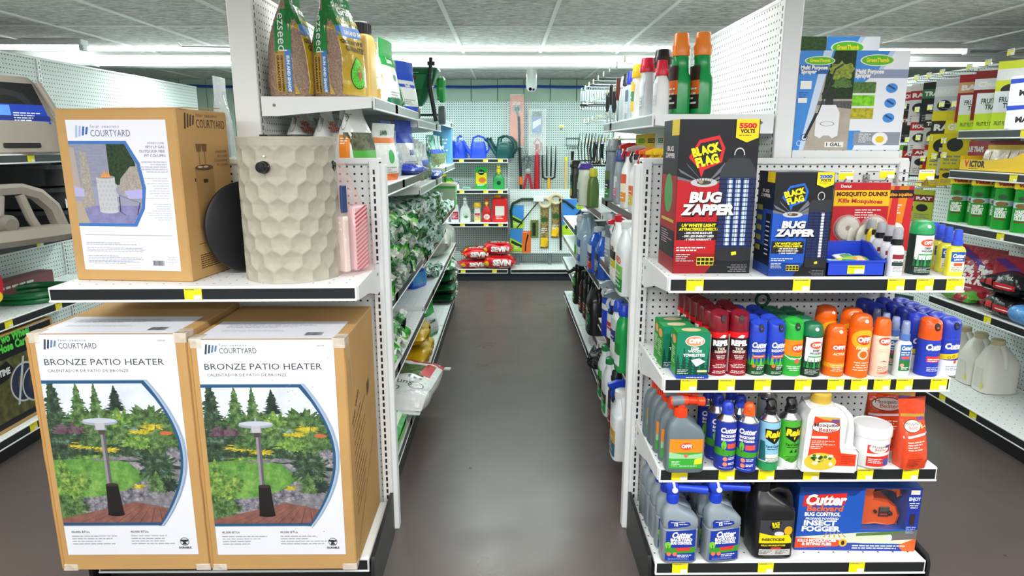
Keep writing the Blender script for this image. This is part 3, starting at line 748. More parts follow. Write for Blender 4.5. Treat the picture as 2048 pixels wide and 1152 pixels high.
# ---------- tall red zapper carton
def zapper_art(w_, h, base, deep, watts, blue, s):
 p = Print((0, 0, w_, h))
 blk = '#15171c'
 p.rect(0, 0, w_, h, blk)
 p.up().poly([(0, h * .13), (w_ * .60, h * .13), (w_ * .62, h * .50), (w_ * .75, h * .60), (0, h * .62)], base)
 p.poly([(0, 0), (w_ * .42, 0), (w_ * .60, h * .13), (0, h * .14)], deep)
 p.up()
 for a in (-1.25, -.95, -.62, .62, .95, 1.25):
  cx, cy = w_ * .36, h * .585
  p.poly([(cx, cy), (cx + w_ * .42 * sin(a) - .004, cy + h * .16 * cos(a) + .006), (cx + w_ * .42 * sin(a) + .004, cy + h * .16 * cos(a) - .006)], '#6b6f78')
 p.ell(w_ * .34, h * .60, w_ * .17, h * .028, '#b9bcc0')
 p.up()
 for k in range(7):
  p.poly([(w_ * (.26 + .025 * k), h * .60), (w_ * (.22 + .04 * k), h * (.635 - .004 * (k % 3))), (w_ * (.225 + .04 * k), h * .637), (w_ * (.268 + .025 * k), h * .60)], '#2a2320')
 p.ell(w_ * .34, h * .60, w_ * .09, h * .014, '#4a4036'); p.ell(w_ * .30, h * .605, w_ * .03, h * .012, '#9a8f70')
 p.poly([(w_ * .13, h * .76), (w_ * .25, h * .87), (w_ * .50, h * .90), (w_ * .58, h * .82), (w_ * .55, h * .73), (w_ * .33, h * .68), (w_ * .30, h * .63), (w_ * .26, h * .69)], '#d3222c' if not blue else '#1f63c4')
 p.up().poly([(w_ * .17, h * .765), (w_ * .27, h * .85), (w_ * .49, h * .875), (w_ * .54, h * .815), (w_ * .51, h * .745), (w_ * .30, h * .70)], '#1a1a1d')
 p.text('BLACK', w_ * .36, h * .785, h * .052, '#f5e616', bold=.06, rot=.24, shear=-.1, fit=w_ * .36)
 p.text('FLAG', w_ * .38, h * .715, h * .055, '#f5e616', bold=.06, rot=.24, shear=-.1, fit=w_ * .29)
 for dx, c, l in ((.004, '#2a0c0e' if not blue else '#0b1430', 15), (0, W_, 16)):
  p.text('BUG', w_ * .36 + dx, h * .475 - dx, h * .062, c, bold=.06, shear=.15, fit=w_ * .40, l=l)
  p.text('ZAPPER', w_ * .40 + dx, h * .395 - dx, h * .062, c, bold=.06, shear=.15, fit=w_ * .68, l=l)
 p.rect(0.02 * w_, h * .225, w_ * .56, h * .12, '#1d1b1e', l=5)
 p.text('UV WHITE LIGHT', w_ * .30, h * .312, h * .020, '#f2e51c', bold=.05, shear=.15, fit=w_ * .44, l=8)
 p.text('ATTRACTS/KILLS INSECTS', w_ * .30, h * .288, h * .017, '#f2e51c', bold=.05, shear=.15, fit=w_ * .5, l=8)
 for k, q in enumerate(('- 20% MORE BULB LIFE', '- 30% LESS ENERGY USED', '- 5 YEAR WARRANTY' if not blue else '- 1 YEAR WARRANTY')):
  p.text(q, w_ * .30, h * (.266 - .022 * k), h * .013, W_, bold=.03, shear=.15, l=8)
 p.lines(w_ * .03, h * .17, w_ * .42, 2, h * .018, W_, l=8, seed=4)
 p.lines(w_ * .03, h * .125, w_ * .26, 4, h * .014, W_, l=8, seed=5, h=.3)
 p.rect(w_ * .30, h * .055, w_ * .22, h * .055, '#e8d82a', l=8)
 for k in range(4): p.rect(w_ * (.305 + .055 * k), h * .06, w_ * .045, h * .02, '#1c1a10', l=9); p.rect(w_ * (.305 + .055 * k), h * .085, w_ * .045, h * .02, '#1c1a10', l=9)
 p.lines(w_ * .62, h * .055, w_ * .34, 4, h * .014, '#8e8e92', l=8, seed=6, h=.3, align='r')
 cx = w_ * (.765 if not blue else .80); hw = w_ * (.232 if not blue else .19); top = h * (.745 if not blue else .74)
 dk = '#202228'
 p.l = 5
 p.ring(cx, top + h * .035, h * .035, h * .043, '#c9ccd0', sx=.8)
 p.up()
 if not blue:
  p.poly([(cx - hw * .55, top + h * .01), (cx + hw * .55, top + h * .01), (cx + hw * .9, top - h * .05), (cx + hw, top - h * .09), (cx + hw * 1.0, top - h * .11), (cx - hw, top - h * .11), (cx - hw, top - h * .09), (cx - hw * .9, top - h * .05)], '#33373c')
  p.rect(cx - hw * .35, top + h * .01, hw * .7, h * .02, dk)
 else:
  p.poly([(cx - hw * .8, top + .0), (cx + hw, top), (cx + hw, top - h * .11), (cx - hw, top - h * .11), (cx - hw, top - h * .03)], '#2c2f33')
 z1 = top - h * .11; z0 = h * .17
 p.rect(cx - hw * .96, z0, hw * 1.92, z1 - z0, '#1b2a5c')
 p.up()
 for dx in ((-.42, .02, .46) if not blue else (.3,)):
  p.rect(cx + hw * dx - hw * .13, z0 + h * .02, hw * .28, z1 - z0 - h * .03, '#8fb4ff' if not blue else '#c9cdf0')
  p.rect(cx + hw * dx - hw * .05, z0 + h * .02, hw * .12, z1 - z0 - h * .03, '#eef4ff', l=p.l + 1)
 p.l += 2; n = 16
 for k in range(n):
  z = z0 + (z1 - z0) * (k + .5) / n; p.rect(cx - hw * 1.02, z - h * .003, hw * 2.04, h * .0062, '#14151b')
 for dx in (-.97, -.5, 0, .5, .97): p.rect(cx + hw * dx - hw * .015, z0, hw * .03, z1 - z0, '#14151b')
 p.rect(cx - hw, h * .10, hw * 2, z0 - h * .10, '#23262a'); p.ell(cx, h * .10, hw, h * .02, '#23262a')
 p.up().rect(cx - hw * .1, h * .125, hw * .28, h * .022, '#e2d620', rot=.2)
 p.poly([(w_ * .70, h), (w_ * .985, h), (w_ * .985, h * .885), (w_ * .84, h * .855), (w_ * .70, h * .885)], '#f6d514')
 p.text(watts, w_ * .845, h * .945, h * .030, '#d3222c' if not blue else '#1f63c4', bold=.06, fit=w_ * .22)
 p.text('VOLTS', w_ * .845, h * .915, h * .022, '#1b1b1d', bold=.05, fit=w_ * .18)
 p.lines(w_ * .74, h * .897, w_ * .21, 1, h * .012, '#8a6d12', seed=9)
 return p
def zapper_side(d_, h, base, blue):
 p = Print((0, 0, d_, h)); p.rect(0, 0, d_, h, '#241d22' if not blue else '#101c38')
 p.up().rect(0, h * .28, d_, h * .36, base); p.rect(0, 0, d_, h * .1, base if blue else '#8e1a22')
 p.up().rect(d_ * .55, h * .90, d_ * .45, h * .10, '#f6d514'); p.text('BUG', d_ * .5, h * .80, h * .03, '#e9dfe0', bold=.04, fit=d_ * .4); p.text('ZAPPER', d_ * .5, h * .755, h * .03, '#e9dfe0', bold=.04, fit=d_ * .6)
 if not blue:
  p.ell(d_ * .5, h * .52, d_ * .26, h * .13, '#58a05a'); p.rect(d_ * .1, h * .33, d_ * .8, h * .02, '#c8b84a'); p.lines(d_ * .15, h * .26, d_ * .7, 6, h * .016, '#e8c9c9', seed=2, h=.3)
 else:
  p.rect(d_ * .62, h * .15, d_ * .3, h * .45, '#15171c')
  for k in range(8): p.rect(d_ * .66, h * (.2 + .045 * k), d_ * .22, h * .012, '#b9c4ea', l=p.l + 2)
  for k in range(5): p.rect(d_ * .08, h * (.62 - .1 * k), d_ * .3, h * .05, '#c8c24a', l=p.l + 1)
 return p
GL = mat('#17181c', .28)
a = P(1345, 547, Z=SH_A);
carton('zapper_carton', 'tall black and red bug zapper box marked 5500 volts at the left of the shelf', 'box', (a.x + .12, a.y, SH_A + .0005), 0, .24, .20, .468, GL, zapper_art(.24, .468, '#b3161f', '#8e1019', '5500', False, 1), zapper_side(.20, .468, '#a3222c', False))
a = P(1535, 553, Z=SH_A)
carton('zapper_carton', 'smaller black and blue bug zapper box marked 2000 volts', 'box', (a.x + .088, a.y, SH_A + .0005), radians(-1), .174, .135, .314, GL, zapper_art(.174, .314, '#1b51b4', '#123c8c', '2000', True, 1), zapper_side(.135, .314, '#1d4a9c', True))
# ---------- blue open bin with small packets
a = P(1652, 553, Z=SH_A); bw = .178; bm = plastic('#2444c4')
t = thing('storage_bin', 'blue plastic bin with a low open front, beside the blue zapper box', 'bin', (a.x + bw / 2, a.y, SH_A + .0005))
b = MB(); prof = [(0, 0), (.15, 0), (.15, .088), (.10, .086), (.03, .048), (.0, .045)]
M_ = Matrix(((0, 1, 0, 0), (1, 0, 0, 0), (0, 0, 1, 0), (0, 0, 0, 1)))
for sx in (-1, 1): b.prism(prof, min(sx * bw / 2, sx * (bw / 2 - .004)), max(sx * bw / 2, sx * (bw / 2 - .004)), bm, M=M_)
b.box(-bw / 2, 0, 0, bw / 2, .15, .004, bm).box(-bw / 2, .145, 0, bw / 2, .15, .088, bm).box(-bw / 2, 0, 0, bw / 2, .004, .045, bm).box(-bw / 2 - .003, -.004, .042, bw / 2 + .003, .004, .049, bm, .002)
for sx in (-1, 1): b.tube([(sx * (bw / 2), .0, .047), (sx * bw / 2, .03, .05), (sx * bw / 2, .10, .087), (sx * bw / 2, .15, .089)], .004, bm, 8)
fix_normals(b.build('bin_body', t))
b = MB(); pr = Print(); pr.rect(-.026, .008, .052, .026, '#f3ea12').up().rect(-.004, .009, .028, .013, PAPER).lines(-.022, .028, .044, 1, .004, '#6a6a20'); pr.put(b, on_front(0), lift=.001); b.build('price_tag', t)
binloc = (a.x + bw / 2, a.y)
for k, (dx, dy, c1, c2, lb) in enumerate(((-.045, .05, '#2fb59a', '#e7f0e8', 'teal small packet lying in the left of the blue bin'), (.0, .045, '#e9e23a', '#3aa85a', 'yellow and green packet on top in the blue bin'), (.035, .06, '#7fc83a', '#f08a2a', 'lime green packet lying in the right of the blue bin'), (.01, .09, '#f2f2ea', '#38a86a', 'white packet at the back of the blue bin'))):
 t = thing('packet', lb, 'packet', (binloc[0] + dx, binloc[1] + dy, SH_A + .025 + .004 * k), .3 * (k - 1.5), 'packets in the blue bin', rx=.35)
 sh = PillowShape(.075, .055, .012, k + 3, .001, .006); b = MB(); sh.body(b, film(c1, .3)); fix_normals(b.build('packet_body', t, ang=60))
 q = MB(); Print().rect(-.02, -.018, .04, .03, film(c2, .2)).put(q, sh.top(), gx=.01, gy=.01); q.build('packet_print', t, ang=60)
# ---------- white pump bottles, black collars
def small_spray_print():
 p = Print((-.022, 0, .022, .1)); p.rect(-.017, .012, .034, .062, '#f2f3f2').up().rect(-.017, .055, .034, .014, '#8a2430').rect(-.017, .034, .034, .012, '#2a4a40').lines(-.014, .047, .028, 2, .005, '#333', h=.4).lines(-.014, .029, .028, 4, .004, '#555', h=.35); return p
sp0 = pump_bottle('spray_bottle', '', (0, 0, 0), .044, .044, .148, mat('#e9edee', .3), mat('#b8bec4', .15, alpha=.75), small_spray_print(), collar=mat('#16171a', .3), nozzle=mat('#5a6068', .3))
for k, (px, py) in enumerate(((1786, 552), (1771, 543), (1754, 534), (1735, 525))):
 a = P(px, py, Z=SH_A); lb = f'{["front", "second", "third", "rearmost"][k]} white spray bottle with black collar in the slanting row behind the blue bin'
 if k == 0: o = sp0; o.location = (a.x, a.y, SH_A + .0005); o['label'] = lb; o['group'] = 'white spray bottles by the blue bin'
 else: dup(sp0, lb, (a.x, a.y, SH_A + .0005), .05 * k, 'white spray bottles by the blue bin')
# ---------- tall green capped can
def woods_print(r, h):
 p = Print((-pi * r, 0, pi * r, h)); p.rect(-pi * r, 0, 2 * pi * r, h, '#20302a').up().rect(-r * .95, h * .42, r * 1.9, h * .56, '#e9eeec')
 p.rect(-r * .95, h * .38, r * 1.9, h * .08, '#e9eeec')
 p.up()
 for k in range(7): fir(p, -r * .9 + k * r * .3, h * .22, r * .34, h * (.22 + .06 * (k % 2)), '#2fa050' if k % 2 else '#1d6a3c', k)
 p.up().ell(r * .1, h * .80, r * .62, h * .09, '#e8502a'); p.text('OFF!', r * .1, h * .765, h * .075, W_, bold=.06, shear=.1)
 p.text('DEEP', r * .1, h * .64, h * .05, '#2a3a34', bold=.03).text('WOODS', r * .1, h * .57, h * .05, '#2a3a34', bold=.03)
 p.rect(-r * .6, h * .49, r * 1.4, h * .035, '#3cae5c').lines(-r * .8, h * .17, r * 1.6, 4, h * .035, '#cfe0d4', h=.35)
 return p
a = P(1845, 550, Z=SH_A)
spray_can('spray_can', 'dark green repellent can with a bright green domed cap, alone near the yellow bottles', (a.x, a.y + .03, SH_A + .0005), .034, .125, mat('#20302a', .3), 'dome', plastic('#2aa35e'), woods_print(.034, .125))
# ---------- yellow flat bottles with blue pumps
def lemon_print():
 p = Print(); p.rect(-.021, .014, .042, .06, '#f4f0d8').rect(-.021, .045, .042, .03, '#2157b4').up().text('Cutter', 0, .058, .011, W_, bold=.05, shear=.2, fit=.038).text('LEMON', 0, .049, .0055, W_, bold=.03).rect(-.012, .032, .026, .009, '#e0562c').lines(-.018, .026, .034, 3, .005, '#7a8a2a', h=.35); return p
y0 = pump_bottle('pump_bottle', '', (0, 0, 0), .052, .032, .142, mat('#e9e23c', .18, spec=.6), plastic('#3555d8'), lemon_print(), e=3.4)
for k, (px, py) in enumerate(((1912, 553), (1898, 546), (1886, 540), (1876, 534))):
 a = P(px, py, Z=SH_A); lb = f'{["front", "second", "third", "rearmost"][k]} yellow bottle with blue pump in the slanting row at the shelf end'
 if k == 0: o = y0; o.location = (a.x, a.y + .016, SH_A + .0005); o['label'] = lb; o['group'] = 'yellow bottles with blue pumps'
 else: dup(y0, lb, (a.x, a.y + .02 + .008 * k, SH_A + .0005), 0, 'yellow bottles with blue pumps')
# ---------- carded goods on hooks at the back
def hook(label, x, y, z, L, tagged=True, rz=0, group=None, name='peg_hook'):
 """double wire hook off a pegboard, reaching to local -Y"""
 t = thing(name, label, 'hook', (x, y, z), rz, group); b = MB()
 b.tube([(0, -.002, .012), (0, -.012, .006), (0, -.02, 0), (0, -L, .004), (0, -L - .012, .016)], .0024, STEEL, 6); b.box(-.012, -.004, -.006, .012, -.0005, .02, STEEL, .002)
 b.build('wire', t)
 if tagged:
  b = MB(); b.tube([(0, -.004, .03), (0, -L - .006, .034)], .0018, STEEL, 6); arm = b.build('tag_arm', t)
  b = MB(); b.box(-.026, -L - .009, .012, .026, -L - .006, .046, PAPER, .001); p = Print(); p.rect(-.025, .013, .05, .022, '#f4ea10').up().rect(.0, .013, .024, .012, PAPER).lines(-.022, .040, .044, 1, .004, '#777'); p.put(b, on_front(-L - .009)); b.build('price_tag', arm)
 return t
def card(name, label, cat, x, y, z, w_, h, c, pr, group=None, thick=.004, rz=0, rx=0, extra=None, hole=True, m=None):
 """hanging card; origin at top middle"""
 t = thing(name, label, cat, (x, y, z), rz, group, rx=rx)
 b = MB(); b.box(-w_ / 2, 0, -h, w_ / 2, thick, 0, m or mat(c, .3), .001); b.build('card', t)
 if pr: q = MB(); pr.put(q, on_front(0, -h, -w_ / 2)); q.build('card_print', t, flat=True)
 if extra: extra(t)
 return t
for k, (px, py, L, lb) in enumerate(((1690, 352, .10, 'peg hook with yellow tag over the teal card, behind the blue zapper box'), (1772, 349, .12, 'peg hook with yellow tag above the red mosquito card with grey rings'), (1851, 352, .16, 'long peg hook with yellow tag at the right edge of the end unit'))):
 a = P(px, py, Y=2.37 - L); hook(lb, a.x, 2.372, a.z - .025, L)
def dunk_art(w_, h):
 p = Print((0, 0, w_, h)); p.rect(0, 0, w_, h, '#c3202c').up().rect(0, h * .63, w_, h * .25, '#f3c41e').text('MOSQUITO DUNKS', w_ * .5, h * .79, h * .062, '#5a1a14', bold=.05, fit=w_ * .92).text('Kills Mosquitoes', w_ * .48, h * .68, h * .06, '#c3202c', bold=.04, rot=-.03, fit=w_ * .8).lines(w_ * .4, h * .56, w_ * .5, 4, h * .04, '#f2e8e0', h=.4).text('Donut', w_ * .2, h * .92, h * .045, W_, bold=.03); return p
def donuts(t):
 for k, cx in enumerate((-.042, .05)):
  b = MB(); m = mat('#d8d2c2', .75, bump=.3, bscale=200); R = []
  for i in range(28):
   a = 2 * pi * i / 28; R.append([(cx + cos(a) * (.024 + .017 * cos(q)), -.008 + .010 * sin(q), -.155 + sin(a) * (.024 + .017 * cos(q))) for q in [2 * pi * j / 10 for j in range(10)]])
  R.append(R[0]); b.loft(R, m, False); fix_normals(b.build('mosquito_ring', t))
  b = MB(); b.lathe([(.047, 0), (.046, .012), (.040, .019), (0, .020)], clearm('#ffffff', .8), 28, M=T(cx, -.0005, -.155, rx=pi / 2)); b.build('blister', t)
a = P(1727, 365, Y=2.27)
card('mosquito_ring_card', 'red and yellow mosquito card with two round grey rings', 'packet', a.x, 2.27, a.z, .19, .215, '#c3202c', dunk_art(.19, .215), extra=donuts)
a = P(1678, 366, Y=2.29)
def tealart(w_, h):
 p = Print((0, 0, w_, h)); p.rect(0, 0, w_, h, '#4fb8a6').up().rect(0, h * .7, w_, h * .2, '#dff0ec').ell(w_ * .5, h * .3, w_ * .3, h * .1, '#e8e23a').ell(w_ * .6, h * .16, w_ * .24, h * .08, '#e85aa0').lines(w_ * .1, h * .6, w_ * .8, 3, h * .04, W_); return p
card('insect_card', 'teal carded packet left of the red card with grey rings', 'packet', a.x, 2.29, a.z, .075, .20, '#4fb8a6', tealart(.075, .2))
def orangeart(w_, h):
 p = Print((0, 0, w_, h)); p.rect(0, 0, w_, h, '#f08a22').up().poly([(w_ * .55, 0), (w_, 0), (w_, h), (w_ * .8, h)], '#d42a30').rect(0, h * .82, w_, h * .12, '#231f1e').text('Mosquito', w_ * .5, h * .85, h * .05, '#f0a030', bold=.04, fit=w_ * .9).ell(w_ * .42, h * .3, w_ * .36, h * .14, W_).lines(w_ * .1, h * .7, w_ * .5, 4, h * .04, W_).up().ring(w_ * .25, h * .3, w_ * .06, w_ * .1, '#c03030').ring(w_ * .45, h * .3, w_ * .06, w_ * .1, '#c03030').ring(w_ * .65, h * .3, w_ * .06, w_ * .1, '#c03030'); return p
for k, (px, L) in enumerate(((1775, .09), (1805, .06))):
 a = P(px, 372, Y=2.28 + .02 * k)
 card('mosquito_card', ['orange and red mosquito card just right of the round grey rings', 'orange mosquito card at the right edge of the end unit'][k], 'packet', a.x, 2.28 + .02 * k, a.z, .085, .225, '#f08a22', orangeart(.085, .225))
for k, px in enumerate((1678, 1690, 1702, 1714, 1728)):
 a = P(px, 470, Y=2.30)
 t = thing('sticky_disc', f'{ORD[k]} from the left of the clear discs hanging below the red ring card', 'disc', (a.x, 2.315 - .02 * k, a.z), .5, 'clear discs below the red ring card')
 b = MB(); b.lathe([(.045, 0), (.046, .004), (.04, .008), (0, .009)], mat('#e4e6d6' if k < 4 else '#f0d21e', .2, alpha=.85), 24, M=T(rx=pi / 2)); b.build('disc', t)
 b = MB(); b.lathe([(.015, .008), (.012, .016), (0, .017)], mat('#f0d840', .3), 16, M=T(rx=pi / 2)); b.build('hub', t)
# ---------- second shelf: cans
def repel_print(r, h):
 p = Print((-pi * r, 0, pi * r, h)); p.rect(-pi * r, 0, 2 * pi * r, h, '#8e1220').up().rect(-pi * r, h * .86, 2 * pi * r, h * .14, '#e4151c').rect(-pi * r, h * .55, 2 * pi * r, h * .32, '#271012').rect(-pi * r, h * .38, 2 * pi * r, h * .17, '#5c0f18')
 p.up().rect(-r * 2.2, h * .05, r * 1.1, h * .88, '#e9e6e2').lines(-r * 2.1, h * .86, r * .9, 18, h * .045, '#8d8888', h=.3, seed=3)
 p.poly([(-r * .3, h * .88), (r * .1, h * .95), (r * .5, h * .93), (r * .3, h * .87)], W_)
 p.text('REPEL', 0, h * .70, h * .115, W_, bold=.07, fit=r * 1.75).text('TICK', 0, h * .60, h * .055, '#e8d8c8', bold=.04).text('DEFENSE', 0, h * .53, h * .055, '#e8d8c8', bold=.04, fit=r * 1.3)
 p.lines(-r * .7, h * .46, r * 1.4, 3, h * .035, '#f0dada', align='c', seed=5).lines(-r * .8, h * .26, r * 1.6, 3, h * .035, '#f0dada', align='c', seed=6).lines(-r * .8, h * .10, r * 1.6, 2, h * .04, '#f0dada', align='c', seed=7)
 p.poly([(-r * .5, h * .34), (0, h * .29), (r * .5, h * .34), (0, h * .31)], '#c2303a'); return p
def backwoods_print(r, h):
 p = Print((-pi * r, 0, pi * r, h)); p.rect(-pi * r, 0, 2 * pi * r, h, '#2141b4').up().rect(-pi * r, 0, 2 * pi * r, h * .36, '#1c4a2c')
 p.up()
 for k in range(14): x = -pi * r + k * pi * r / 7; p.poly([(x, h * .3), (x + r * .45, h * .3), (x + r * .2, h * (.56 + .06 * (k % 3)))], '#58c02e' if k % 2 else '#3c9a2a')
 p.up().poly([(-r * .75, h * .5), (r * .75, h * .53), (r * .75, h * .62), (-r * .75, h * .59)], '#e2584c')
 p.text('Cutter', 0, h * .82, h * .15, W_, bold=.05, shear=.18, fit=r * 1.75).text('BACKWOODS', 0, h * .70, h * .075, W_, bold=.04, rot=.04, fit=r * 1.6)
 p.lines(-r * .6, h * .56, r * 1.2, 1, h * .04, W_).ell(-r * .5, h * .28, r * .2, r * .2, '#e8703a').lines(-r * .2, h * .28, r * .9, 3, h * .045, W_, h=.4).lines(-r * .7, h * .1, r * 1.4, 2, h * .04, '#b9d8b9'); return p
def offgreen_print(r, h):
 p = Print((-pi * r, 0, pi * r, h)); p.rect(-pi * r, 0, 2 * pi * r, h, '#2fa83a').up().poly([(-pi * r, h * .62), (pi * r, h * .5), (pi * r, h), (-pi * r, h)], '#f08a1e').up().poly([(-r * 1.5, h * .62), (-r * .5, h * .47), (r * .6, h * .46), (r * 1.5, h * .60), (r * 1.5, h * .66), (r * .6, h * .50), (-r * .5, h * .51)], W_)
 p.ell(r * .25, h * .78, r * .68, h * .12, '#e4502a').text('OFF!', r * .25, h * .735, h * .10, W_, bold=.06).up().ell(r * .2, h * .42, r * .25, r * .28, '#e8604a').lines(-r * .8, h * .26, r * 1.6, 3, h * .05, '#e2f4dc', align='c'); return p
def active_print(r, h, tall=False):
 p = Print((-pi * r, 0, pi * r, h)); p.rect(-pi * r, 0, 2 * pi * r, h, '#ee6a16').up()
 if tall: p.ell(0, h * .78, r * 1.2, h * .2, '#f6b422')
 else: p.rect(-pi * r, h * .24, 2 * pi * r, h * .12, '#f2a01e')
 p.up().ell(0, h * .78, r * .72, h * .10, '#e8441e').text('OFF!', 0, h * .735, h * .095, W_, bold=.06, fit=r * 1.25).text('ACTIVE' if not tall else 'FAMILY', 0, h * .58, h * .06, '#fbe3c8', bold=.04, shear=.2)
 if tall: p.ring(0, h * .48, r * .35, r * .5, '#f6d8c0')
 p.lines(-r * .8, h * .30, r * 1.6, 4, h * .05, '#fbe3c8', align='c', h=.35); return p
def cutter_blue_print(r, h, white=False):
 p = Print((-pi * r, 0, pi * r, h)); p.rect(-pi * r, 0, 2 * pi * r, h, '#2a3fb8').up()
 if white:
  p.rect(-pi * r, 0, 2 * pi * r, h * .42, '#eef0f2'); p.poly([(-pi * r, h * .36), (pi * r, h * .56), (pi * r, h * .72), (-pi * r, h * .50)], '#e8c81e').up().ring(-r * .3, h * .5, r * .1, r * .14, '#222').ring(r * .1, h * .53, r * .1, r * .14, '#222').ell(r * .3, h * .38, r * .18, r * .18, '#e2603a')
 else: p.rect(-r * .6, h * .40, r * 1.5, h * .16, '#e03a34').lines(-r * .5, h * .47, r * 1.3, 2, h * .05, W_)
 p.text('Cutter', r * .1, h * .74, h * .15, W_, bold=.06, shear=.18, fit=r * 1.8).lines(-r * .5, h * .24, r * 1.3, 3, h * .045, '#cdd6f2' if not white else '#8a93b0'); return p
zB = SH_B + .0005
def place_row(proto, pts, labels, z, group, rz=0):
 """pts: (x, y); the first uses the prototype itself"""
 for k, (x, y) in enumerate(pts):
  rr = rz + rnd.uniform(-.25, .25) * (k > 0)
  if k == 0: proto.location = (x, y, z); proto.rotation_euler[2] = rz; proto['label'] = labels[0]; proto['group'] = group
  else: dup(proto, labels[k], (x, y, z), rr, group)
def col_from(px, py, z, n, step, dx=0): a = P(px, py, Z=z); return [(a.x + dx * k, a.y + .03 + step * k) for k in range(n)]
ORDF = ['front', 'second', 'third', 'fourth', 'fifth', 'sixth']
def ords(n, f): return [f.format('front' if k == 0 else ORD[k]) for k in range(n)]
c = spray_can('spray_can', '', (0, 0, 0), .0305, .142, mat('#8e1220', .3), 'cover', mat('#7c1524', .25, spec=.6), repel_print(.0305, .142))
a1 = col_from(1437, 752, SH_B, 6, .0615, -.004); a2 = col_from(1477, 752, SH_B, 3, .064, -.003)
place_row(c, a1 + a2, ords(6, '{} dark red tick spray can in the left column, behind the towelette boxes') + ords(3, '{} dark red tick spray can in the right column, beside the blue cans'), zB, 'dark red spray cans', .12)
c = spray_can('spray_can', '', (0, 0, 0), .0285, .112, mat('#2141b4', .3), 'cover', plastic('#2a48c2'), backwoods_print(.0285, .112))
b1 = col_from(1516, 752, SH_B, 4, .06, -.002); b2 = col_from(1552, 752, SH_B, 4, .06, -.002)
place_row(c, b1 + b2, ords(4, '{} blue repellent spray can in the column beside the red cans') + ords(4, '{} blue repellent spray can in the blue column touching the green cans'), zB, 'blue repellent spray cans')
gcan = spray_can('spray_can', 'bright green and orange can with green domed cap, between blue and dark green cans', (0, 0, 0), .031, .118, mat('#2fa83a', .3), 'cover', plastic('#2db23e'), offgreen_print(.031, .118))
a = P(1587, 753, Z=SH_B); gcan.location = (a.x, a.y + .031, zB)
wcan = spray_can('spray_can', '', (0, 0, 0), .0315, .13, mat('#1f6b48', .3), 'dome', plastic('#17724c'), woods_print(.0315, .13))
c1 = col_from(1625, 754, SH_B, 4, .064, 0); c2 = [(gcan.location.x + .004 - .001 * k, gcan.location.y + .064 * (k + 1)) for k in range(3)]
place_row(wcan, c1 + c2, ords(4, '{} dark green repellent can in the column next to the gap in the row') + [f'{q} dark green repellent can behind the bright green front can' for q in ('first', 'second', 'third')], zB, 'dark green cans on the second shelf')
t = thing('carry_ring', 'dark green ring tag standing up behind the green cans', 'hanger', (c2[2][0] - .02, c2[2][1] + .03, zB + .16)); b = MB(); R = plastic('#0f4a34')
b.tube([(.022 * cos(q), 0, .03 + .022 * sin(q)) for q in [2 * pi * k / 20 for k in range(20)]], .0055, R, 8, True); b.box(-.045, -.005, -.02, .045, .005, .006, R, .003); b.box(-.006, -.006, -.16, .006, .006, -.01, R, .002); b.build('ring', t)
oc = spray_can('spray_can', 'short orange repellent can right of the gap', (0, 0, 0), .0315, .122, mat('#ee6a16', .3), 'dome', mat('#ee6412', .22), active_print(.0315, .122)); a = P(1673, 754, Z=SH_B); oc.location = (a.x, a.y + .031, zB)
ot = spray_can('spray_can', 'tall orange repellent can at the front, left of the pale bottle', (0, 0, 0), .0325, .158, mat('#ee6a16', .3), 'dome', mat('#ee6412', .22), active_print(.0325, .158, True)); a = P(1721, 756, Z=SH_B); ot.location = (a.x, a.y + .032, zB)
dup(ot, 'tall orange can standing behind the short orange can', (oc.location.x + .012, oc.location.y + .10, zB), .3)
dup(ot, 'tall orange can hidden behind the front tall orange can', (ot.location.x + .01, ot.location.y + .075, zB), -.4)
def pale_print():
 p = Print(); p.ell(0, .118, .020, .013, '#e8502a').text('OFF!', 0, .112, .012, W_, bold=.06, fit=.03).lines(-.016, .09, .032, 2, .007, '#f0c8a8').poly([(-.012, .05), (.0, .056), (.014, .05), (0, .052)], '#e8604a').lines(-.016, .034, .032, 4, .006, '#c88a60', h=.35).poly([(-.018, .012), (.02, .012), (.02, .024)], '#e8604a'); return p
a = P(1764, 756, Z=SH_B)
t = thing('spray_bottle', 'pale translucent repellent bottle with a tapered orange cap', 'bottle', (a.x, a.y + .03, zB)); b = MB(); b.lathe([(.026, 0), (.0285, .004), (.0285, .10), (.027, .128), (.0255, .134)], mat('#efd9c2', .3), 32); b.build('bottle_body', t)
q = MB(); pale_print().put(q, on_cyl(.0285), gx=.006); q.build('label', t, ang=50); b = MB(); b.lathe([(.0262, .134), (.0262, .140), (.023, .175), (.018, .186), (0, .188)], mat('#ee6416', .25), 28); b.build('cap', t)
def clearprint():
 p = Print(); p.rect(-.017, .02, .034, .085, '#2f6ab0').up().rect(-.017, .02, .034, .035, '#2c7a3c').text('Cutter', 0, .088, .012, W_, bold=.05, shear=.18, fit=.031).lines(-.014, .078, .028, 2, .007, W_).rect(-.012, .058, .026, .009, '#e2584c').ell(-.008, .038, .006, .006, '#e8a08a').lines(-.01, .03, .024, 2, .005, W_); return p
cb = pump_bottle('spray_bottle', '', (0, 0, 0), .05, .034, .178, mat('#e6ebe8', .15, alpha=.86), mat('#9fb2d6', .1, alpha=.7), clearprint(), e=2.6, collar=plastic('#5578c0'), nozzle=plastic('#3a62bc'))
a = P(1808, 756, Z=SH_B)
place_row(cb, [(a.x - .002 * k + .002, a.y + .026 + .052 * k) for k in range(4)], ords(4, '{} clear spray bottle with blue pump in the column of clear bottles'), zB, 'clear spray bottles')
bc = spray_can('spray_can', '', (0, 0, 0), .0325, .118, mat('#2a3fb8', .3), 'cover', mat('#ee5a16', .3), cutter_blue_print(.0325, .118)); a = P(1862, 754, Z=SH_B)
bc.location = (a.x, a.y + .033, zB); bc['label'] = 'blue spray can with an orange cap near the right end of the second shelf'; ox, oy = a.x, a.y + .033
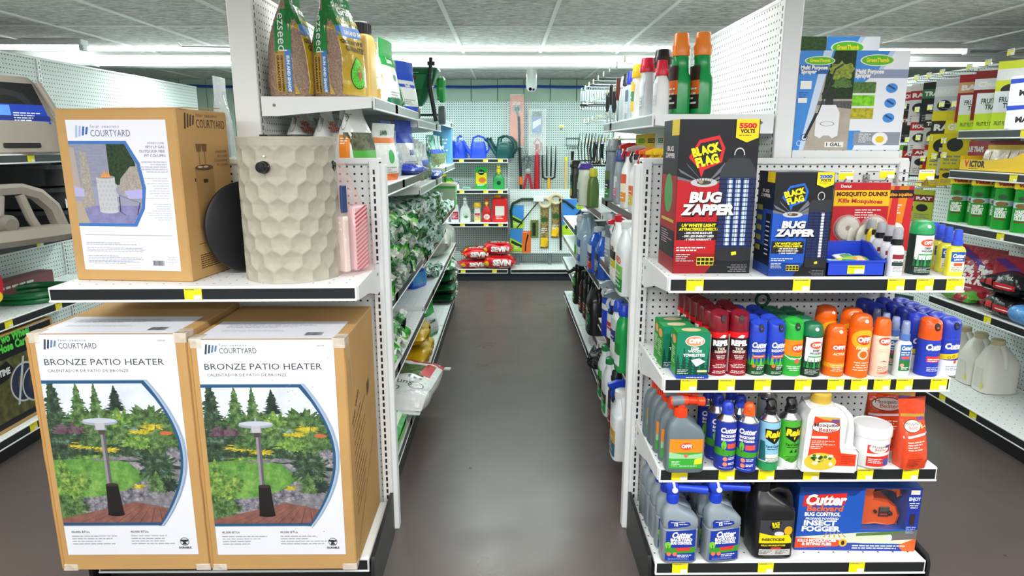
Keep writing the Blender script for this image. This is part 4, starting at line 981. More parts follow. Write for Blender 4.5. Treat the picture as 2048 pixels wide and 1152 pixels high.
bw_ = spray_can('spray_can', '', (0, 0, 0), .0325, .118, mat('#eef0f2', .3), 'cover', plastic('#2a3fb8'), cutter_blue_print(.0325, .118, True)); a = P(1897, 752, Z=SH_B)
place_row(bw_, [(a.x + .006, a.y + .035 + .066 * k) for k in range(5)], ords(5, '{} blue and white can with blue cap in the column at the right end'), zB, 'blue and white spray cans')
for k in range(4): dup(bw_, f'{ORD[k]} blue capped can in the column behind the orange capped can', (ox + .002 * k, oy + .068 * (k + 1), zB), .1 * k, 'blue capped cans behind the orange cap')
for k in range(2): dup(bw_, f'{ORD[k]} blue capped can standing behind the clear spray bottles', (ox - .068, oy + .195 + .068 * k, zB), .2, 'blue capped cans behind the clear bottles')
# towelette cartons
def towel_art(w_, h):
 p = Print((0, 0, w_, h)); p.rect(0, 0, w_, h, '#16805e').up()
 for k in range(6): fir(p, w_ * (.05 + .19 * k), 0, w_ * .3, h * (.50 + .16 * ((k * 3) % 4) / 3), '#0e4a3c', k)
 p.up().ell(w_ * .55, h * .80, w_ * .30, h * .125, '#f2d8cc').up().ell(w_ * .55, h * .80, w_ * .27, h * .105, '#e8906a').text('OFF!', w_ * .56, h * .755, h * .10, W_, bold=.07, shear=.1, fit=w_ * .42).text('DEEP', w_ * .56, h * .60, h * .055, W_, bold=.04).text('WOODS', w_ * .56, h * .54, h * .055, W_, bold=.04).text('TOWELETTES', w_ * .54, h * .44, h * .065, W_, bold=.05, fit=w_ * .66)
 p.poly([(w_ * .45, h * .36), (w_ * .7, h * .40), (w_ * .9, h * .32), (w_ * .62, h * .20)], '#e9f2ee').lines(w_ * .05, h * .12, w_ * .35, 3, h * .04, W_, h=.35).rect(w_ * .66, h * .07, w_ * .3, h * .05, '#e0d8a0'); return p
def towel_side(d_, h):
 p = Print(); p.rect(0, 0, d_, h, '#2a9a3a').up().ell(d_ * .5, h * .8, d_ * .35, h * .1, '#f0a868').lines(d_ * .15, h * .6, d_ * .7, 8, h * .05, '#d8f0c8'); return p
def towel_top(w_, d_):
 p = Print(); p.rect(0, 0, w_, d_, '#2fa45a').up().ell(w_ * .5, d_ * .5, w_ * .3, d_ * .32, '#f2d8b0'); return p
a = P(1350, 757, Z=SH_B); tw, td, th_ = .102, .062, .138
t = thing('wipes_carton', 'flat blue box lying under the front green towelette box', 'box', (a.x + tw / 2 + .002, a.y - .003, zB)); MB().box(-tw / 2, 0, 0, tw / 2, .10, .010, mat('#2247b8', .3), .001).build('carton', t); q = MB(); Print().lines(-.02, .003, .06, 1, .005, W_).put(q, on_front(0)); q.build('front_print', t)
first = carton('wipes_carton', 'front green towelette box, lying on the flat blue box', 'box', (a.x + tw / 2, a.y, zB + .0105), 0, tw, td, th_, mat('#16805e', .35), towel_art(tw, th_), towel_side(td, th_), None, towel_top(tw, td), 'green towelette boxes')
dup(first, 'second green towelette box, set back and left behind the front one', (a.x + tw / 2 - .018, a.y + .105, zB), .05, 'green towelette boxes')
dup(first, 'rear green towelette box, last of the row behind the front one', (a.x + tw / 2 - .015, a.y + .172, zB), .03, 'green towelette boxes')
# ---------- third shelf
zC = SH_C + .0005
GREY = mat('#66757c', .35, spec=.45); GREY2 = mat('#87949c', .32, spec=.45)
def off_hose():
 t = thing('hose_end_bottle', '', 'bottle', (0, 0, 0)); w_, d_ = .122, .062
 b = MB(); b.bottle([(0, w_ * .93, d_ * .9, 5), (.006, w_, d_, 5.5), (.10, w_, d_, 5.5), (.125, w_ * .99, d_, 5), (.142, w_ * .90, d_ * .95, 4, -.003), (.165, w_ * .62, d_ * .85, 3, -.014), (.182, .036, .036, 2, -.016), (.19, .034, .034, 2, -.016)], GREY, 32)
 b.build('bottle_body', t)
 p = Print(); w2, h2 = .106, .10; x0 = -w2 / 2
 p.rect(x0, .016, w2, h2, '#f08a22'); p.up().rect(x0, .016, w2, .055, '#3aa83a').poly([(x0, .072), (x0 + w2 * .5, .062), (x0 + w2, .068), (x0 + w2, .05), (x0 + w2 * .5, .05), (x0, .05)], '#9ad09a')
 p.up().ell(0, .092, .020, .0115, '#e4402a').text('OFF!', 0, .087, .011, W_, bold=.06, fit=.033).poly([(-.008, .060), (0, .067), (.008, .060), (0, .052)], '#e86a5a').poly([(.026, .03), (.052, .032), (.052, .052), (.028, .048)], '#f2e22a').lines(-.045, .04, .03, 4, .005, '#e2f2dc', h=.35).lines(-.02, .024, .06, 1, .005, '#e2f2dc')
 q = MB(); p.put(q, on_super(w_, d_, 5.5), gx=.01); q.build('label', t, ang=50)
 o = mat('#f0441c', .3); c = MB(); x = -.016
 c.lathe([(.019, .182), (.0195, .186), (.019, .208), (.015, .211)], o, 20, c=(x, 0, 0))
 for k in range(16): a = 2 * pi * k / 16; c.box(-.0012, -.0012, .184, .0012, .0012, .207, o, M=T(x + .0193 * cos(a), .0193 * sin(a), 0))
 c.build('cap', t)
 c = MB(); c.lathe([(.012, .205), (.013, .232), (.0, .236)], o, 16, c=(x, 0, 0))
 c.tube([(x - .030, 0, .232), (x + .006, 0, .234)], [.017, .016], mat('#6f7a80', .4), 16)
 c.tube([(x - .036, 0, .232), (x - .029, 0, .232)], [.015, .017], o, 16)
 c.tube([(x + .004, 0, .234), (x + .02, 0, .234), (x + .022, 0, .233), (x + .05, 0, .231), (x + .052, 0, .231), (x + .072, 0, .230)], [.015, .014, .0105, .0105, .014, .0155], o, 16)
 for k in range(7): c.tube([(x + .024 + .004 * k, 0, .233), (x + .0256 + .004 * k, 0, .233)], .0125, o, 16)
 c.build('hose_sprayer', t)
 return t
o = off_hose(); a = P(1370, 947, Z=SH_C)
place_row(o, [(a.x - .004 * k, a.y + .032 + .064 * k) for k in range(5)], ords(5, '{} grey hose-end bottle with orange sprayer in the column at the left'), zC, 'grey hose-end bottles with orange sprayers')
def yard_print(r, h, red=False):
 p = Print((-pi * r, 0, pi * r, h)); p.rect(-pi * r, 0, 2 * pi * r, h, '#2438a0').up().poly([(-pi * r, h * .34), (-r, h * .46), (0, h * .42), (r, h * .40), (pi * r, h * .3), (pi * r, h * .26), (r, h * .30), (-r, h * .30), (-pi * r, h * .28)], '#3f9a2c')
 p.up().rect(-r * .1, h * .46, r * 1.0, h * .10, '#e0524a').ell(-r * .45, h * .52, r * .25, h * .09, '#6cc23a').rect(-r * .47, h * .40, r * .05, h * .12, '#3a2a18', l=p.l + 1).ell(-r * .25, h * .24, r * .22, r * .22, '#f08a70').ell(-r * .25, h * .13, r * .22, r * .22, '#f08a70')
 p.text('Cutter', 0, h * .78, h * .10, W_, bold=.05, shear=.18, fit=r * 1.75).text('BACKYARD', 0, h * .69, h * .05, W_, bold=.06, fit=r * 1.5).text('BUG CONTROL', 0, h * .62, h * .042, W_, bold=.06, fit=r * 1.5).lines(r * .05, h * .26, r * .8, 2, h * .03, W_).lines(r * .05, h * .15, r * .8, 2, h * .03, W_).lines(-r * .8, h * .05, r * 1.5, 1, h * .03, '#aab4e0'); return p
yc = spray_can('yard_spray_can', '', (0, 0, 0), .0325, .165, mat('#2438a0', .3), 'narrow', plastic('#2a45c0'), yard_print(.0325, .165))
a = P(1454, 942, Z=SH_C); a_ = P(1497, 946, Z=SH_C)
yo = spray_can('yard_spray_can', 'blue yard spray can with orange cap at the front, left of the two foggers', (a_.x, a_.y + .035, zC), .0325, .165, mat('#2438a0', .3), 'narrow', mat('#ee5a1c', .3), yard_print(.0325, .165), rz=-.35)
p0 = P(1428, 922, Z=SH_C)
place_row(yc, [(a.x, a.y + .034), (a.x - .008, a.y + .102), (a.x - .02, a.y + .17), (a_.x - .004, a_.y + .103), (a_.x - .012, a_.y + .171)], ['front blue yard spray can with a blue cap, third shelf', 'second blue yard spray can, directly behind the blue capped front one', 'third blue yard spray can, last behind the blue capped front one', 'blue yard spray can directly behind the orange capped one', 'blue yard spray can at the back of the orange capped column'], zC, 'blue yard spray cans')
def raid_print(r, h, green):
 p = Print((-pi * r, 0, pi * r, h)); p.rect(-pi * r, 0, 2 * pi * r, h, '#4aae2e' if green else '#8cc4de').up()
 if green: p.poly([(-pi * r, 0), (pi * r, 0), (pi * r, h * .2), (r, h * .2), (0, h * .12), (-r, h * .2), (-pi * r, h * .2)], '#e8eeea')
 else: p.rect(-pi * r, 0, 2 * pi * r, h * .18, '#2c9a5a').poly([(-pi * r, h * .18), (pi * r, h * .18), (pi * r, h * .30), (0, h * .34), (-pi * r, h * .3)], '#dfe6d8').poly([(-r * 1.4, h * .2), (-r * .6, h * .2), (-r * .8, h * .6), (-r * 1.3, h * .6)], '#2a6a6a')
 p.up().poly([(-r * .85, h * .86), (r * .95, h * .86), (r * .9, h * .66), (r * .1, h * .55), (-r * .75, h * .66)], '#16181a')
 p.up().text('Raid', r * .04, h * .695, h * .13, '#f4d81c', bold=.06, shear=.12, fit=r * 1.6).poly([(-r * .02, h * .66), (r * .2, h * .67), (r * .05, h * .60)], '#f4d81c')
 p.text('Yard Guard', r * .05, h * .48, h * .055, '#1c3a1c' if green else '#1c4a6a', bold=.02, fit=r * 1.6).lines(-r * .6, h * .44, r * 1.3, 1, h * .03, '#1c3a1c', align='c').lines(-r * .7, h * .25, r * 1.5, 4, h * .03, '#1c3a1c' if green else '#4a5a5a', h=.35, align='c')
 if green: p.poly([(-r * .3, h * .34), (-r * .1, h * .41), (0, h * .34)], '#1c2a1c').poly([(r * .15, h * .34), (r * .35, h * .41), (r * .5, h * .34)], '#1c2a1c')
 return p
for px, py, gr, lb in ((1540, 942, False, 'pale blue yard fogger can with black trigger cap'), (1580, 938, True, 'bright green yard fogger can with black trigger cap')):
 a = P(px, py, Z=SH_C); spray_can('fogger_can', lb, (a.x, a.y + .033, zC), .0325, .165, mat('#4aae2e' if gr else '#8cc4de', .3), 'twist', plastic('#151617'), raid_print(.0325, .165, gr), rz=.1)
a = P(1545, 900, Z=SH_C); spray_can('fogger_can', 'spray can with a black and grey top standing behind the two foggers', (a.x - .005, a.y + .065, zC), .0325, .17, mat('#c9ced0', .3), 'narrow', plastic('#2a2d30'), None)
# big white jug with an orange label
a = P(1600, 942, Z=SH_C); jw, jd, jh = .178, .085, .262
t = thing('granule_jug', 'big white plastic jug with orange mosquito label and a cut-out handle', 'jug', (a.x + jw / 2, a.y + .035, zC), radians(-4))
JW = mat('#eceeed', .35); b = MB()
out = [(-.086, .004), (-.08, 0), (.08, 0), (.089, .008), (.089, .072), (.078, .082), (.052, .084), (.05, .10), (.05, .165), (.056, .176), (.072, .176)]
body = [(-.086, .004), (-.080, 0), (.080, 0), (.089, .010), (.089, .070), (.080, .080), (.046, .082), (.040, .092), (.044, .178), (.030, .205), (.005, .222), (-.055, .222), (-.072, .214), (-.080, .190)]
b.prism(body, -jd / 2, jd / 2, JW)
b.tube([(.012, 0, .206), (.040, 0, .196), (.066, 0, .170), (.074, 0, .13), (.074, 0, .075)], [.013, .014, .013, .012, .014], JW, 12)
jb = b.build('jug_body', t); md = jb.modifiers.new('round', 'BEVEL'); md.width = .008; md.segments = 3; md.limit_method = 'ANGLE'; md.angle_limit = radians(40)
c = MB(); c.lathe([(.03, .222), (.031, .226), (.031, .25), (.026, .256), (0, .257)], mat('#c9a63a', .4), 28, c=(-.028, 0, 0)); c.build('cap', t)
p = Print(); p.poly([(-.07, .022), (.082, .022), (.082, .062), (.034, .066), (.028, .085), (.02, .185), (-.058, .188)], '#e8441e'); p.up().poly([(-.056, .188), (.02, .185), (.021, .17), (-.03, .178)], '#c9a84a').rect(-.005, .168, .024, .011, '#6a4a8a', l=3)
p.up().ell(-.02, .152, .044, .019, '#4a2a20').ell(-.02, .152, .042, .0172, '#f2eee6', l=p.l + 1).text('Mosquito', -.02, .154, .012, '#4a2420', bold=.02, fit=.074, l=p.l + 2).text('Beater', -.014, .138, .013, '#b8322a', bold=.02, fit=.055, l=p.l + 2)
p.rect(-.062, .114, .05, .008, '#f0e8e0').lines(-.06, .104, .075, 3, .006, '#f8dcd0', h=.4).lines(-.062, .085, .04, 2, .006, '#f8dcd0').ell(-.028, .035, .05, .03, '#d8c23a', l=p.l)
p.up()
for k in range(26): r_ = random.Random(k); p.ell(-.028 + r_.uniform(-.036, .036), .037 + r_.uniform(-.012, .02), .006, .005, r_.choice(('#f2f2e0', '#4a7a2a', '#2a4a1a', '#e8e0a0', '#b8a83a')), n=7)
p.lines(.036, .055, .042, 5, .006, '#b8301a', h=.4)
p.win = None; q = MB(); p.put(q, on_front(-jd / 2)); q.build('label', t, flat=True)
# tub
a = P(1754, 941, Z=SH_C); t = thing('granule_tub', 'round white tub with screw lid and red and white mosquito label', 'tub', (a.x, a.y + .06, zC)); r = .058
MB().lathe([(r * .9, 0), (r, .006), (r * 1.02, .10), (r * 1.02, .112)], JW, 40).build('tub_body', t); MB().lathe([(r * 1.06, .105), (r * 1.07, .109), (r * 1.07, .132), (r * 1.0, .138), (r * .92, .139), (r * .9, .137), (0, .137)], JW, 40).build('lid', t)
p = Print(); p.rect(-.035, .012, .078, .072, '#d8382c').up().ell(.002, .074, .032, .016, '#f4efe6').poly([(-.035, .045), (.043, .05), (.043, .06), (-.035, .055)], '#f0f0ea').rect(.018, .015, .025, .022, '#3a5aa8').up().text('Mosquito', .002, .076, .008, '#4a2420', fit=.046).text('Beater', .004, .066, .009, '#b8322a', fit=.034).lines(-.03, .036, .045, 3, .006, '#f8e0d8').rect(.02, .076, .022, .008, '#5a4a9a')
q = MB(); p.put(q, on_cyl(r * 1.02), gx=.008); q.build('label', t, ang=50)
# bags
ORB = film('#df4a22', .25, 30)
def mb_bag_print(w_, h, small):
 p = Print(); p.poly([(-w_ * .5, h * .80), (w_ * .46, h * .76), (w_ * .48, h * .72), (-w_ * .5, h * .76)], '#b8963a')
 p.up().ell(-w_ * .12, h * .62, w_ * .32, h * .085, '#3a1c14').ell(-w_ * .12, h * .62, w_ * .305, h * .078, '#f2ece2', l=p.l + 1).text('Mosquito', -w_ * .12, h * .63, h * .045, '#4a2420', fit=w_ * .5, l=p.l + 2).text('Beater', -w_ * .08, h * .575, h * .05, '#b8322a', fit=w_ * .38, l=p.l + 2)
 p.poly([(-w_ * .48, h * .46), (w_ * .47, h * .49), (w_ * .47, h * .52), (-w_ * .48, h * .49)], '#e9dff0').rect(w_ * .12, h * .69, w_ * .26, h * .04, '#6a4a9a').lines(-w_ * .4, h * .40, w_ * .7, 4, h * .035, '#fbe0d4', h=.4).lines(-w_ * .4, h * .16, w_ * .6, 5, h * .028, '#a8301a', h=.4); return p
a = P(1798, 925, Z=SH_C); sh = PouchShape(.155, .07, .262, 3, lump=.003)
pouch('granule_bag', 'larger orange mosquito granule bag at the back, half hidden by its neighbours', 'bag', (a.x + .02, a.y + .12, zC), -.1, sh, ORB, mb_bag_print(.155, .262, False))
a = P(1828, 940, Z=SH_C); sh = PouchShape(.095, .07, .225, 5, lump=.003, topw=1.15, lean=.02)
pouch('granule_bag', 'small orange mosquito granule bag at the front right corner of the third shelf', 'bag', (a.x + .002, a.y + .035, zC), .25, sh, ORB, mb_bag_print(.095, .225, True), Print().rect(-.03, .02, .05, .03, '#4a6ab8').rect(-.03, .13, .05, .06, '#d8c88a'))
# ---------- lowest shelf
zD = SH_D + .0005
def cutter_hose():
 t = thing('hose_end_bottle', '', 'bottle', (0, 0, 0)); w_, d_ = .118, .068
 b = MB(); b.bottle([(0, w_ * .92, d_ * .9, 5), (.007, w_, d_, 5), (.12, w_, d_, 5), (.122, w_ * .97, d_ * .95, 5), (.128, w_ * .97, d_ * .95, 5), (.131, w_, d_, 5), (.152, w_ * .99, d_, 4.5), (.17, w_ * .86, d_ * .93, 3.5, -.008), (.188, w_ * .52, d_ * .75, 2.6, -.024), (.20, .038, .038, 2, -.026), (.212, .034, .034, 2, -.026)], GREY2, 32)
 b.build('bottle_body', t)
 p = Print(); x0 = -.049; w2 = .098
 p.poly([(x0, .010), (x0 + w2, .010), (x0 + w2, .124), (x0 + w2 * .5, .121), (x0, .117)], '#1f3aa0'); p.poly([(x0 + .006, .128), (x0 + .004, .150), (x0 + .01, .158), (.026, .150), (.030, .140), (.02, .135)], '#1f3aa0')
 p.up().poly([(x0, .036), (x0 + w2, .040), (x0 + w2, .062), (x0 + w2 * .5, .056), (x0, .060)], '#3f9a2c').ell(x0 + .008, .067, .010, .012, '#7cc83a').rect(x0 + .007, .052, .002, .014, '#3a2a18', l=2)
 p.up().text('Cutter', .002, .095, .020, W_, bold=.05, shear=.18, fit=.066).text('BACKYARD', .002, .083, .0095, W_, bold=.07, fit=.072).text('BUG CONTROL', .002, .071, .0095, W_, bold=.07, fit=.070).poly([(-.018, .058), (.036, .060), (.028, .048), (-.010, .046)], '#e23a30').ell(x0 + .012, .035, .0072, .0072, '#f0765a').ell(x0 + .031, .035, .0072, .0072, '#f0765a').lines(-.01, .030, .05, 2, .006, W_).lines(-.04, .018, .07, 2, .004, '#8a9ad8').text('12', -.018, .138, .010, W_, bold=.06).lines(-.036, .149, .05, 1, .005, W_).lines(-.008, .142, .03, 1, .005, W_)
 q = MB(); p.put(q, on_super(w_, d_, 5), gx=.01); q.build('label', t, ang=50)
 m = plastic('#1f42c8'); c = MB(); x = -.026
 c.lathe([(.018, .205), (.0185, .209), (.018, .236), (.014, .239)], m, 20, c=(x, 0, 0))
 for k in range(14): a = 2 * pi * k / 14; c.box(-.0012, -.0012, .209, .0012, .0012, .233, m, M=T(x + .0185 * cos(a), .0185 * sin(a), 0))
 c.build('cap', t)
 c = MB(); c.bottle([(.236, .03, .03, 2.5, x), (.25, .042, .034, 3, x), (.262, .05, .034, 3, x - .003), (.276, .044, .028, 3, x - .008), (.284, .02, .02, 2, x - .016)], m, 20)
 c.tube([(x, 0, .257), (x + .02, 0, .257), (x + .06, 0, .253), (x + .10, 0, .248), (x + .112, 0, .247)], [.016, .014, .0125, .014, .0145], m, 16)
 hs = c.build('hose_sprayer', t)
 c = MB(); wm = mat('#e8ebee', .3); c.lathe([(.0095, 0), (.0095, .006), (.007, .008), (0, .008)], wm, 20, M=T(x + .002, -.015, .256, rx=pi / 2)); c.tube([(x + .001, -.019, .258), (x - .002, -.017, .278), (x - .008, -.006, .291)], .0042, wm, 8); c.build('dial', hs)
 return t
o = cutter_hose(); a = P(1358, 1128, Z=SH_D); a2 = P(1443, 1126, Z=SH_D)
place_row(o, [(a.x - .003 * k + .002, a.y + .036 + .069 * k) for k in range(5)] + [(a2.x - .003 * k + .002, a2.y + .036 + .071 * k) for k in range(4)], ords(5, '{} grey hose-end bottle with blue sprayer in the left column, lowest shelf') + ords(4, '{} grey hose-end bottle with blue sprayer in the column beside the black jug'), zD, 'grey hose-end bottles with blue sprayers')
# black jugs
def blackjug():
 t = thing('insecticide_jug', '', 'jug', (0, 0, 0)); w_, d_ = .135, .11; m = mat('#19191b', .28, spec=.5)
 b = MB(); b.bottle([(0, w_ * .9, d_ * .9, 5), (.008, w_, d_, 6), (.165, w_, d_, 6), (.172, w_ * .97, d_ * .97, 5), (.178, w_ * .97, d_ * .97, 5), (.20, w_ * .80, d_ * .8, 3.5, -.012), (.225, w_ * .45, d_ * .5, 2.5, -.03), (.236, .042, .042, 2, -.034)], m, 32)
 b.build('jug_body', t); b = MB(); b.tube([(-.015, 0, .222), (.015, 0, .233), (.046, 0, .226), (.058, 0, .205), (.058, 0, .165)], [.014, .014, .014, .013, .018], m, 12); b.build('handle', t)
 b = MB(); b.lathe([(.025, .232), (.026, .236), (.025, .262), (.02, .266), (0, .266)], plastic('#111214'), 24, c=(-.034, 0, 0)); b.build('cap', t)
 p = Print(); x0 = -.052; w2 = .108; p.rect(x0, .016, w2, .13, '#15161a').rect(x0, .088, w2, .058, '#3c3d42', l=1); p.up().poly([(x0, .062), (x0 + w2, .062), (x0 + w2, .075), (x0 + w2 * .9, .094), (x0 + w2 * .4, .090), (x0, .100)], '#f0dc14').poly([(-.022, .122), (-.012, .142), (.018, .140), (.013, .118), (-.006, .112), (-.010, .104)], '#111214')
 p.up().text('BLACK', .0, .129, .010, '#f0dc14', bold=.06, rot=.12, fit=.027).text('FLAG', .0, .119, .010, '#f0dc14', bold=.06, rot=.12, fit=.022).ell(.012, .097, .016, .008, '#d8d8d8').ell(.042, .108, .014, .016, '#e8b020').text('INSECTICIDE', -.006, .072, .0085, '#1a1a1c', bold=.04, fit=.075).text('KILLS MOSQUITOES', -.004, .052, .0055, '#f0dc14', bold=.04, fit=.08).rect(-.012, .042, .034, .005, '#e03a2a').rect(x0 + .002, .018, w2 - .004, .022, '#c9c9c4').lines(-.048, .033, .045, 3, .005, '#444').lines(.004, .033, .045, 3, .005, '#444')
 q = MB(); p.put(q, on_super(w_, d_, 6), gx=.012); q.build('label', t, ang=50)
 return t
o = blackjug(); a = P(1546, 1120, Z=SH_D)
place_row(o, [(a.x, a.y + .055), (a.x - .004, a.y + .18)], ['black insecticide jug at the front, beside the fogger box', 'black insecticide jug standing in the dark behind the front one'], zD, 'black insecticide jugs')
# fogger carton with an open corner showing the orange machine
fw, fd, fh = .405, .20, .235; a = P(1590, 1104, Z=SH_D); e_ = P(1845, 1112, Z=SH_D); frz = atan2(-.012, .40)
t = thing('fogger_carton', 'wide blue and orange insect fogger box with a cut-out window', 'box', (a.x + fw / 2 + .002, a.y + .006, zD), frz)
BLU = mat('#1f4fa8', .3); b = MB(); wx0, wz0 = .035, .092
wx1 = .155
b.box(-fw / 2, 0, 0, wx0 - .02, fd, fh, BLU, .001); b.box(wx0 - .02, 0, 0, fw / 2, fd, wz0 - .012, BLU, .001); b.box(wx1 + .006, 0, wz0 - .012, fw / 2, fd, fh, BLU, .001); b.box(wx0 - .02, .15, wz0 - .012, wx1 + .006, fd, fh, mat('#234a9a', .4)); b.box(wx0 - .02, 0, fh - .004, wx1 + .006, fd, fh, BLU)
b.build('carton', t)
p = Print((-fw / 2, 0, fw / 2, fh)); p.rect(-fw / 2, 0, wx0 - .02 + fw / 2, fh, '#1f55b4').rect(wx0 - .02, 0, fw / 2 - wx0 + .02, wz0 - .012, '#1f55b4').rect(wx1 + .006, wz0 - .012, fw / 2 - wx1 - .006, fh, '#22389a')
p.up().poly([(-fw / 2, .205), (-.02, .205), (.015, .235), (-fw / 2, .235)], '#123a84').poly([(-fw / 2, .05), (0, .068), (fw / 2, .078), (fw / 2, .028), (-fw / 2, .028)], '#d6dcc0').poly([(0, .066), (fw / 2, .080), (fw / 2, .068), (0, .055)], '#5a7a3a').poly([(-fw / 2, .028), (-fw / 2, .005), (.01, 0), (fw / 2, 0), (fw / 2, .014), (0, .03)], '#2a3fa0').poly([(-fw / 2, .048), (-.06, .040), (-.04, .030), (-.06, .016), (-fw / 2, .008)], '#e24a1e').poly([(fw / 2 - .04, .0), (fw / 2, 0), (fw / 2, .05), (fw / 2 - .06, .022)], '#e8642a').poly([(.11, .062), (fw / 2, .082), (fw / 2, .046), (.115, .040)], '#6e6a66').ell(.112, .05, .010, .013, '#d8d8d8')
p.up()
for k in range(5): p.poly([(-.11 + k * .018, .05), (-.10 + k * .012, .068), (-.098 + k * .012, .068), (-.105 + k * .018, .05)], '#c89a4a')
for dx, cc, l in ((.002, '#8a1410', 5), (0, W_, 6)): p.text('Cutter', -.115 + dx, .172 - dx, .036, cc, bold=.05, shear=.18, fit=.135, l=l)
p.poly([(-.19, .165), (-.05, .172), (-.045, .215), (-.185, .205)], '#d42a22', l=4)
p.text('Backyard', -.115, .148, .020, '#f06a2a', bold=.03, shear=.1, fit=.12, l=6).text('BUG CONTROL', -.12, .130, .013, W_, bold=.05, fit=.12, l=6).text('PROPANE POWERED', -.12, .116, .008, W_, bold=.03, fit=.11, l=6).text('INSECT', -.125, .095, .018, W_, bold=.05, fit=.11, l=6).text('FOGGER', -.12, .073, .018, W_, bold=.05, fit=.13, l=6)
p.text('KILLS MOSQUITOES', -.13, .033, .010, W_, bold=.05, fit=.13, l=6).text('& BITING FLIES', -.13, .020, .010, W_, bold=.05, fit=.10, l=6).ell(-.042, .03, .014, .014, '#f2b02a', l=6).ell(-.042, .03, .006, .009, '#3a2412', l=7).lines(-.01, .018, .19, 2, .009, W_, l=6, h=.45)
p.text('ENJOY', .18, .19, .012, '#dfe6f6', bold=.04, fit=.038, l=6).lines(.163, .178, .035, 3, .008, '#dfe6f6', l=6, align='c').rect(.172, .10, .016, .04, '#3a2a2a', l=6).lines(.163, .09, .035, 4, .007, '#9ab0e0', l=6).rect(.165, .212, .03, .016, '#e8dcc8', l=6)
q = MB(); p.put(q, on_front(0)); q.build('front_print', t, flat=True)
q = MB(); Print().rect(0, 0, fd, fh, '#2440a8').up().lines(.02, .18, .15, 6, .012, W_).rect(0, .0, fd, .05, '#e8642a').put(q, on_right(fw / 2, 0)); q.build('side_print', t, flat=True)
OR = mat('#e5580f', .3, spec=.5)
b = MB(); out = [(.012, .090), (.035, .086), (.075, .088), (.12, .084), (.145, .088), (.152, .12), (.140, .15), (.112, .168), (.085, .172), (.060, .178), (.058, .200), (.10, .214), (.132, .206), (.140, .190), (.150, .194), (.146, .216), (.11, .230), (.05, .230), (.02, .222), (.006, .19), (.004, .14)]
b.prism(out, .03, .10, OR); fg = b.build('fogger_body', t); md = fg.modifiers.new('round', 'BEVEL'); md.width = .007; md.segments = 3; md.limit_method = 'ANGLE'; md.angle_limit = radians(25)
b = MB(); b.box(.082, .025, .112, .118, .032, .150, mat('#2a2320', .4), .003, M=T(0, 0, 0)); b.lathe([(.008, 0), (.008, .01), (.005, .014), (0, .014)], gloss('#111'), 20, M=T(.118, .03, .128, rx=pi / 2)); b.lathe([(.006, 0), (.006, .006), (0, .006)], gloss('#111'), 16, M=T(.070, .03, .132, rx=pi / 2)); q = Print(); q.rect(.086, .12, .025, .006, '#c0302a').rect(.085, .134, .028, .012, '#4a4440'); q.put(b, on_front(.0245)); b.build('control_plate', t)
b = MB(); b.box(wx0 - .02, -.0005, wz0 - .012, wx1 + .006, .0005, fh - .004, clearpane()); b.build('clear_window', t)
# ================================================================== goods on the left end unit
KRAFT = mat('#b8925c', .72, vary=.07, vscale=5, spec=.25); KRAFT2 = mat('#b58a50', .75, spec=.2)
def brand(p, x, y, s, c1, c2, txt, l=None):
 """slanted bars and the wordmark beside them"""
 for k in range(4):
  p.poly([(x + k * .28 * s, y + (k * .08 - .1) * s), (x + k * .28 * s + .17 * s, y + (k * .08 - .1) * s), (x + k * .28 * s + .30 * s, y + (k * .08 + .80 - .12 * k) * s), (x + k * .28 * s + .13 * s, y + (k * .08 + .80 - .12 * k) * s)], (c1, c1, c2, c2)[k])
 p.text('four seasons', x + 1.32 * s, y + .62 * s, .22 * s, txt, 'l', fit=2.3 * s, sp=1.4); p.text('COURTYARD', x + 1.28 * s, y - .02 * s, .50 * s, txt, 'l', bold=.0, fit=3.2 * s); return p
# ---------- patio heater cartons
def nmix(cols, sc, sd):
 key = ('nm', tuple(cols), sc, sd); m, nt, b = node_mat('printed_leaves', cols[0], .5); tc = nt.nodes.new('ShaderNodeTexCoord'); n = nt.nodes.new('ShaderNodeTexNoise'); n.inputs['Scale'].default_value = sc; n.inputs['Detail'].default_value = 9; n.inputs['Roughness'].default_value = .75; r = nt.nodes.new('ShaderNodeValToRGB')
 while len(r.color_ramp.elements) < len(cols): r.color_ramp.elements.new(.5)
 for k, c in enumerate(cols): r.color_ramp.elements[k].position = .34 + .32 * k / (len(cols) - 1); r.color_ramp.elements[k].color = lin(c)
 for a, c in ((tc.outputs['Object'], n.inputs['Vector']), (n.outputs[0], r.inputs[0]), (r.outputs[0], b.inputs['Base Color'])): nt.links.new(a, c)
 return m
FOL = [nmix(['#131f16', '#25382a', '#3c543c', '#6f8676'], 45, 0), nmix(['#1c2d1c', '#38532f', '#587a45', '#8aa06a'], 50, 1), nmix(['#24421f', '#487235', '#7d9c48', '#b4bf62'], 55, 2), nmix(['#121d1a', '#22332a', '#35493a'], 50, 3), nmix(['#2b2030', '#4b3742', '#6e5560', '#4a5a44'], 55, 4), nmix(['#3c5a55', '#6b8f88', '#a6bdb0'], 55, 5), nmix(['#3a3a44', '#5f5f6c', '#8c8a90', '#b0aca4'], 50, 6)]
DG = leafm('#22391f', .5, 120); DG2 = leafm('#35512b', .5, 110); MG = leafm('#56793a', .5, 100); LG = leafm('#8a9c3c', .5, 100); PG = leafm('#4f3a45', .4, 100); YG = nmix(['#5a6a24', '#b9a92e', '#e0cf4a'], 70, 8); LAWN = nmix(['#2f5a26', '#4f8038', '#6c9a48', '#8db060'], 14, 7); STONE = leafm('#77767a', .35, 60); BLG = leafm('#5f8078', .4, 100)
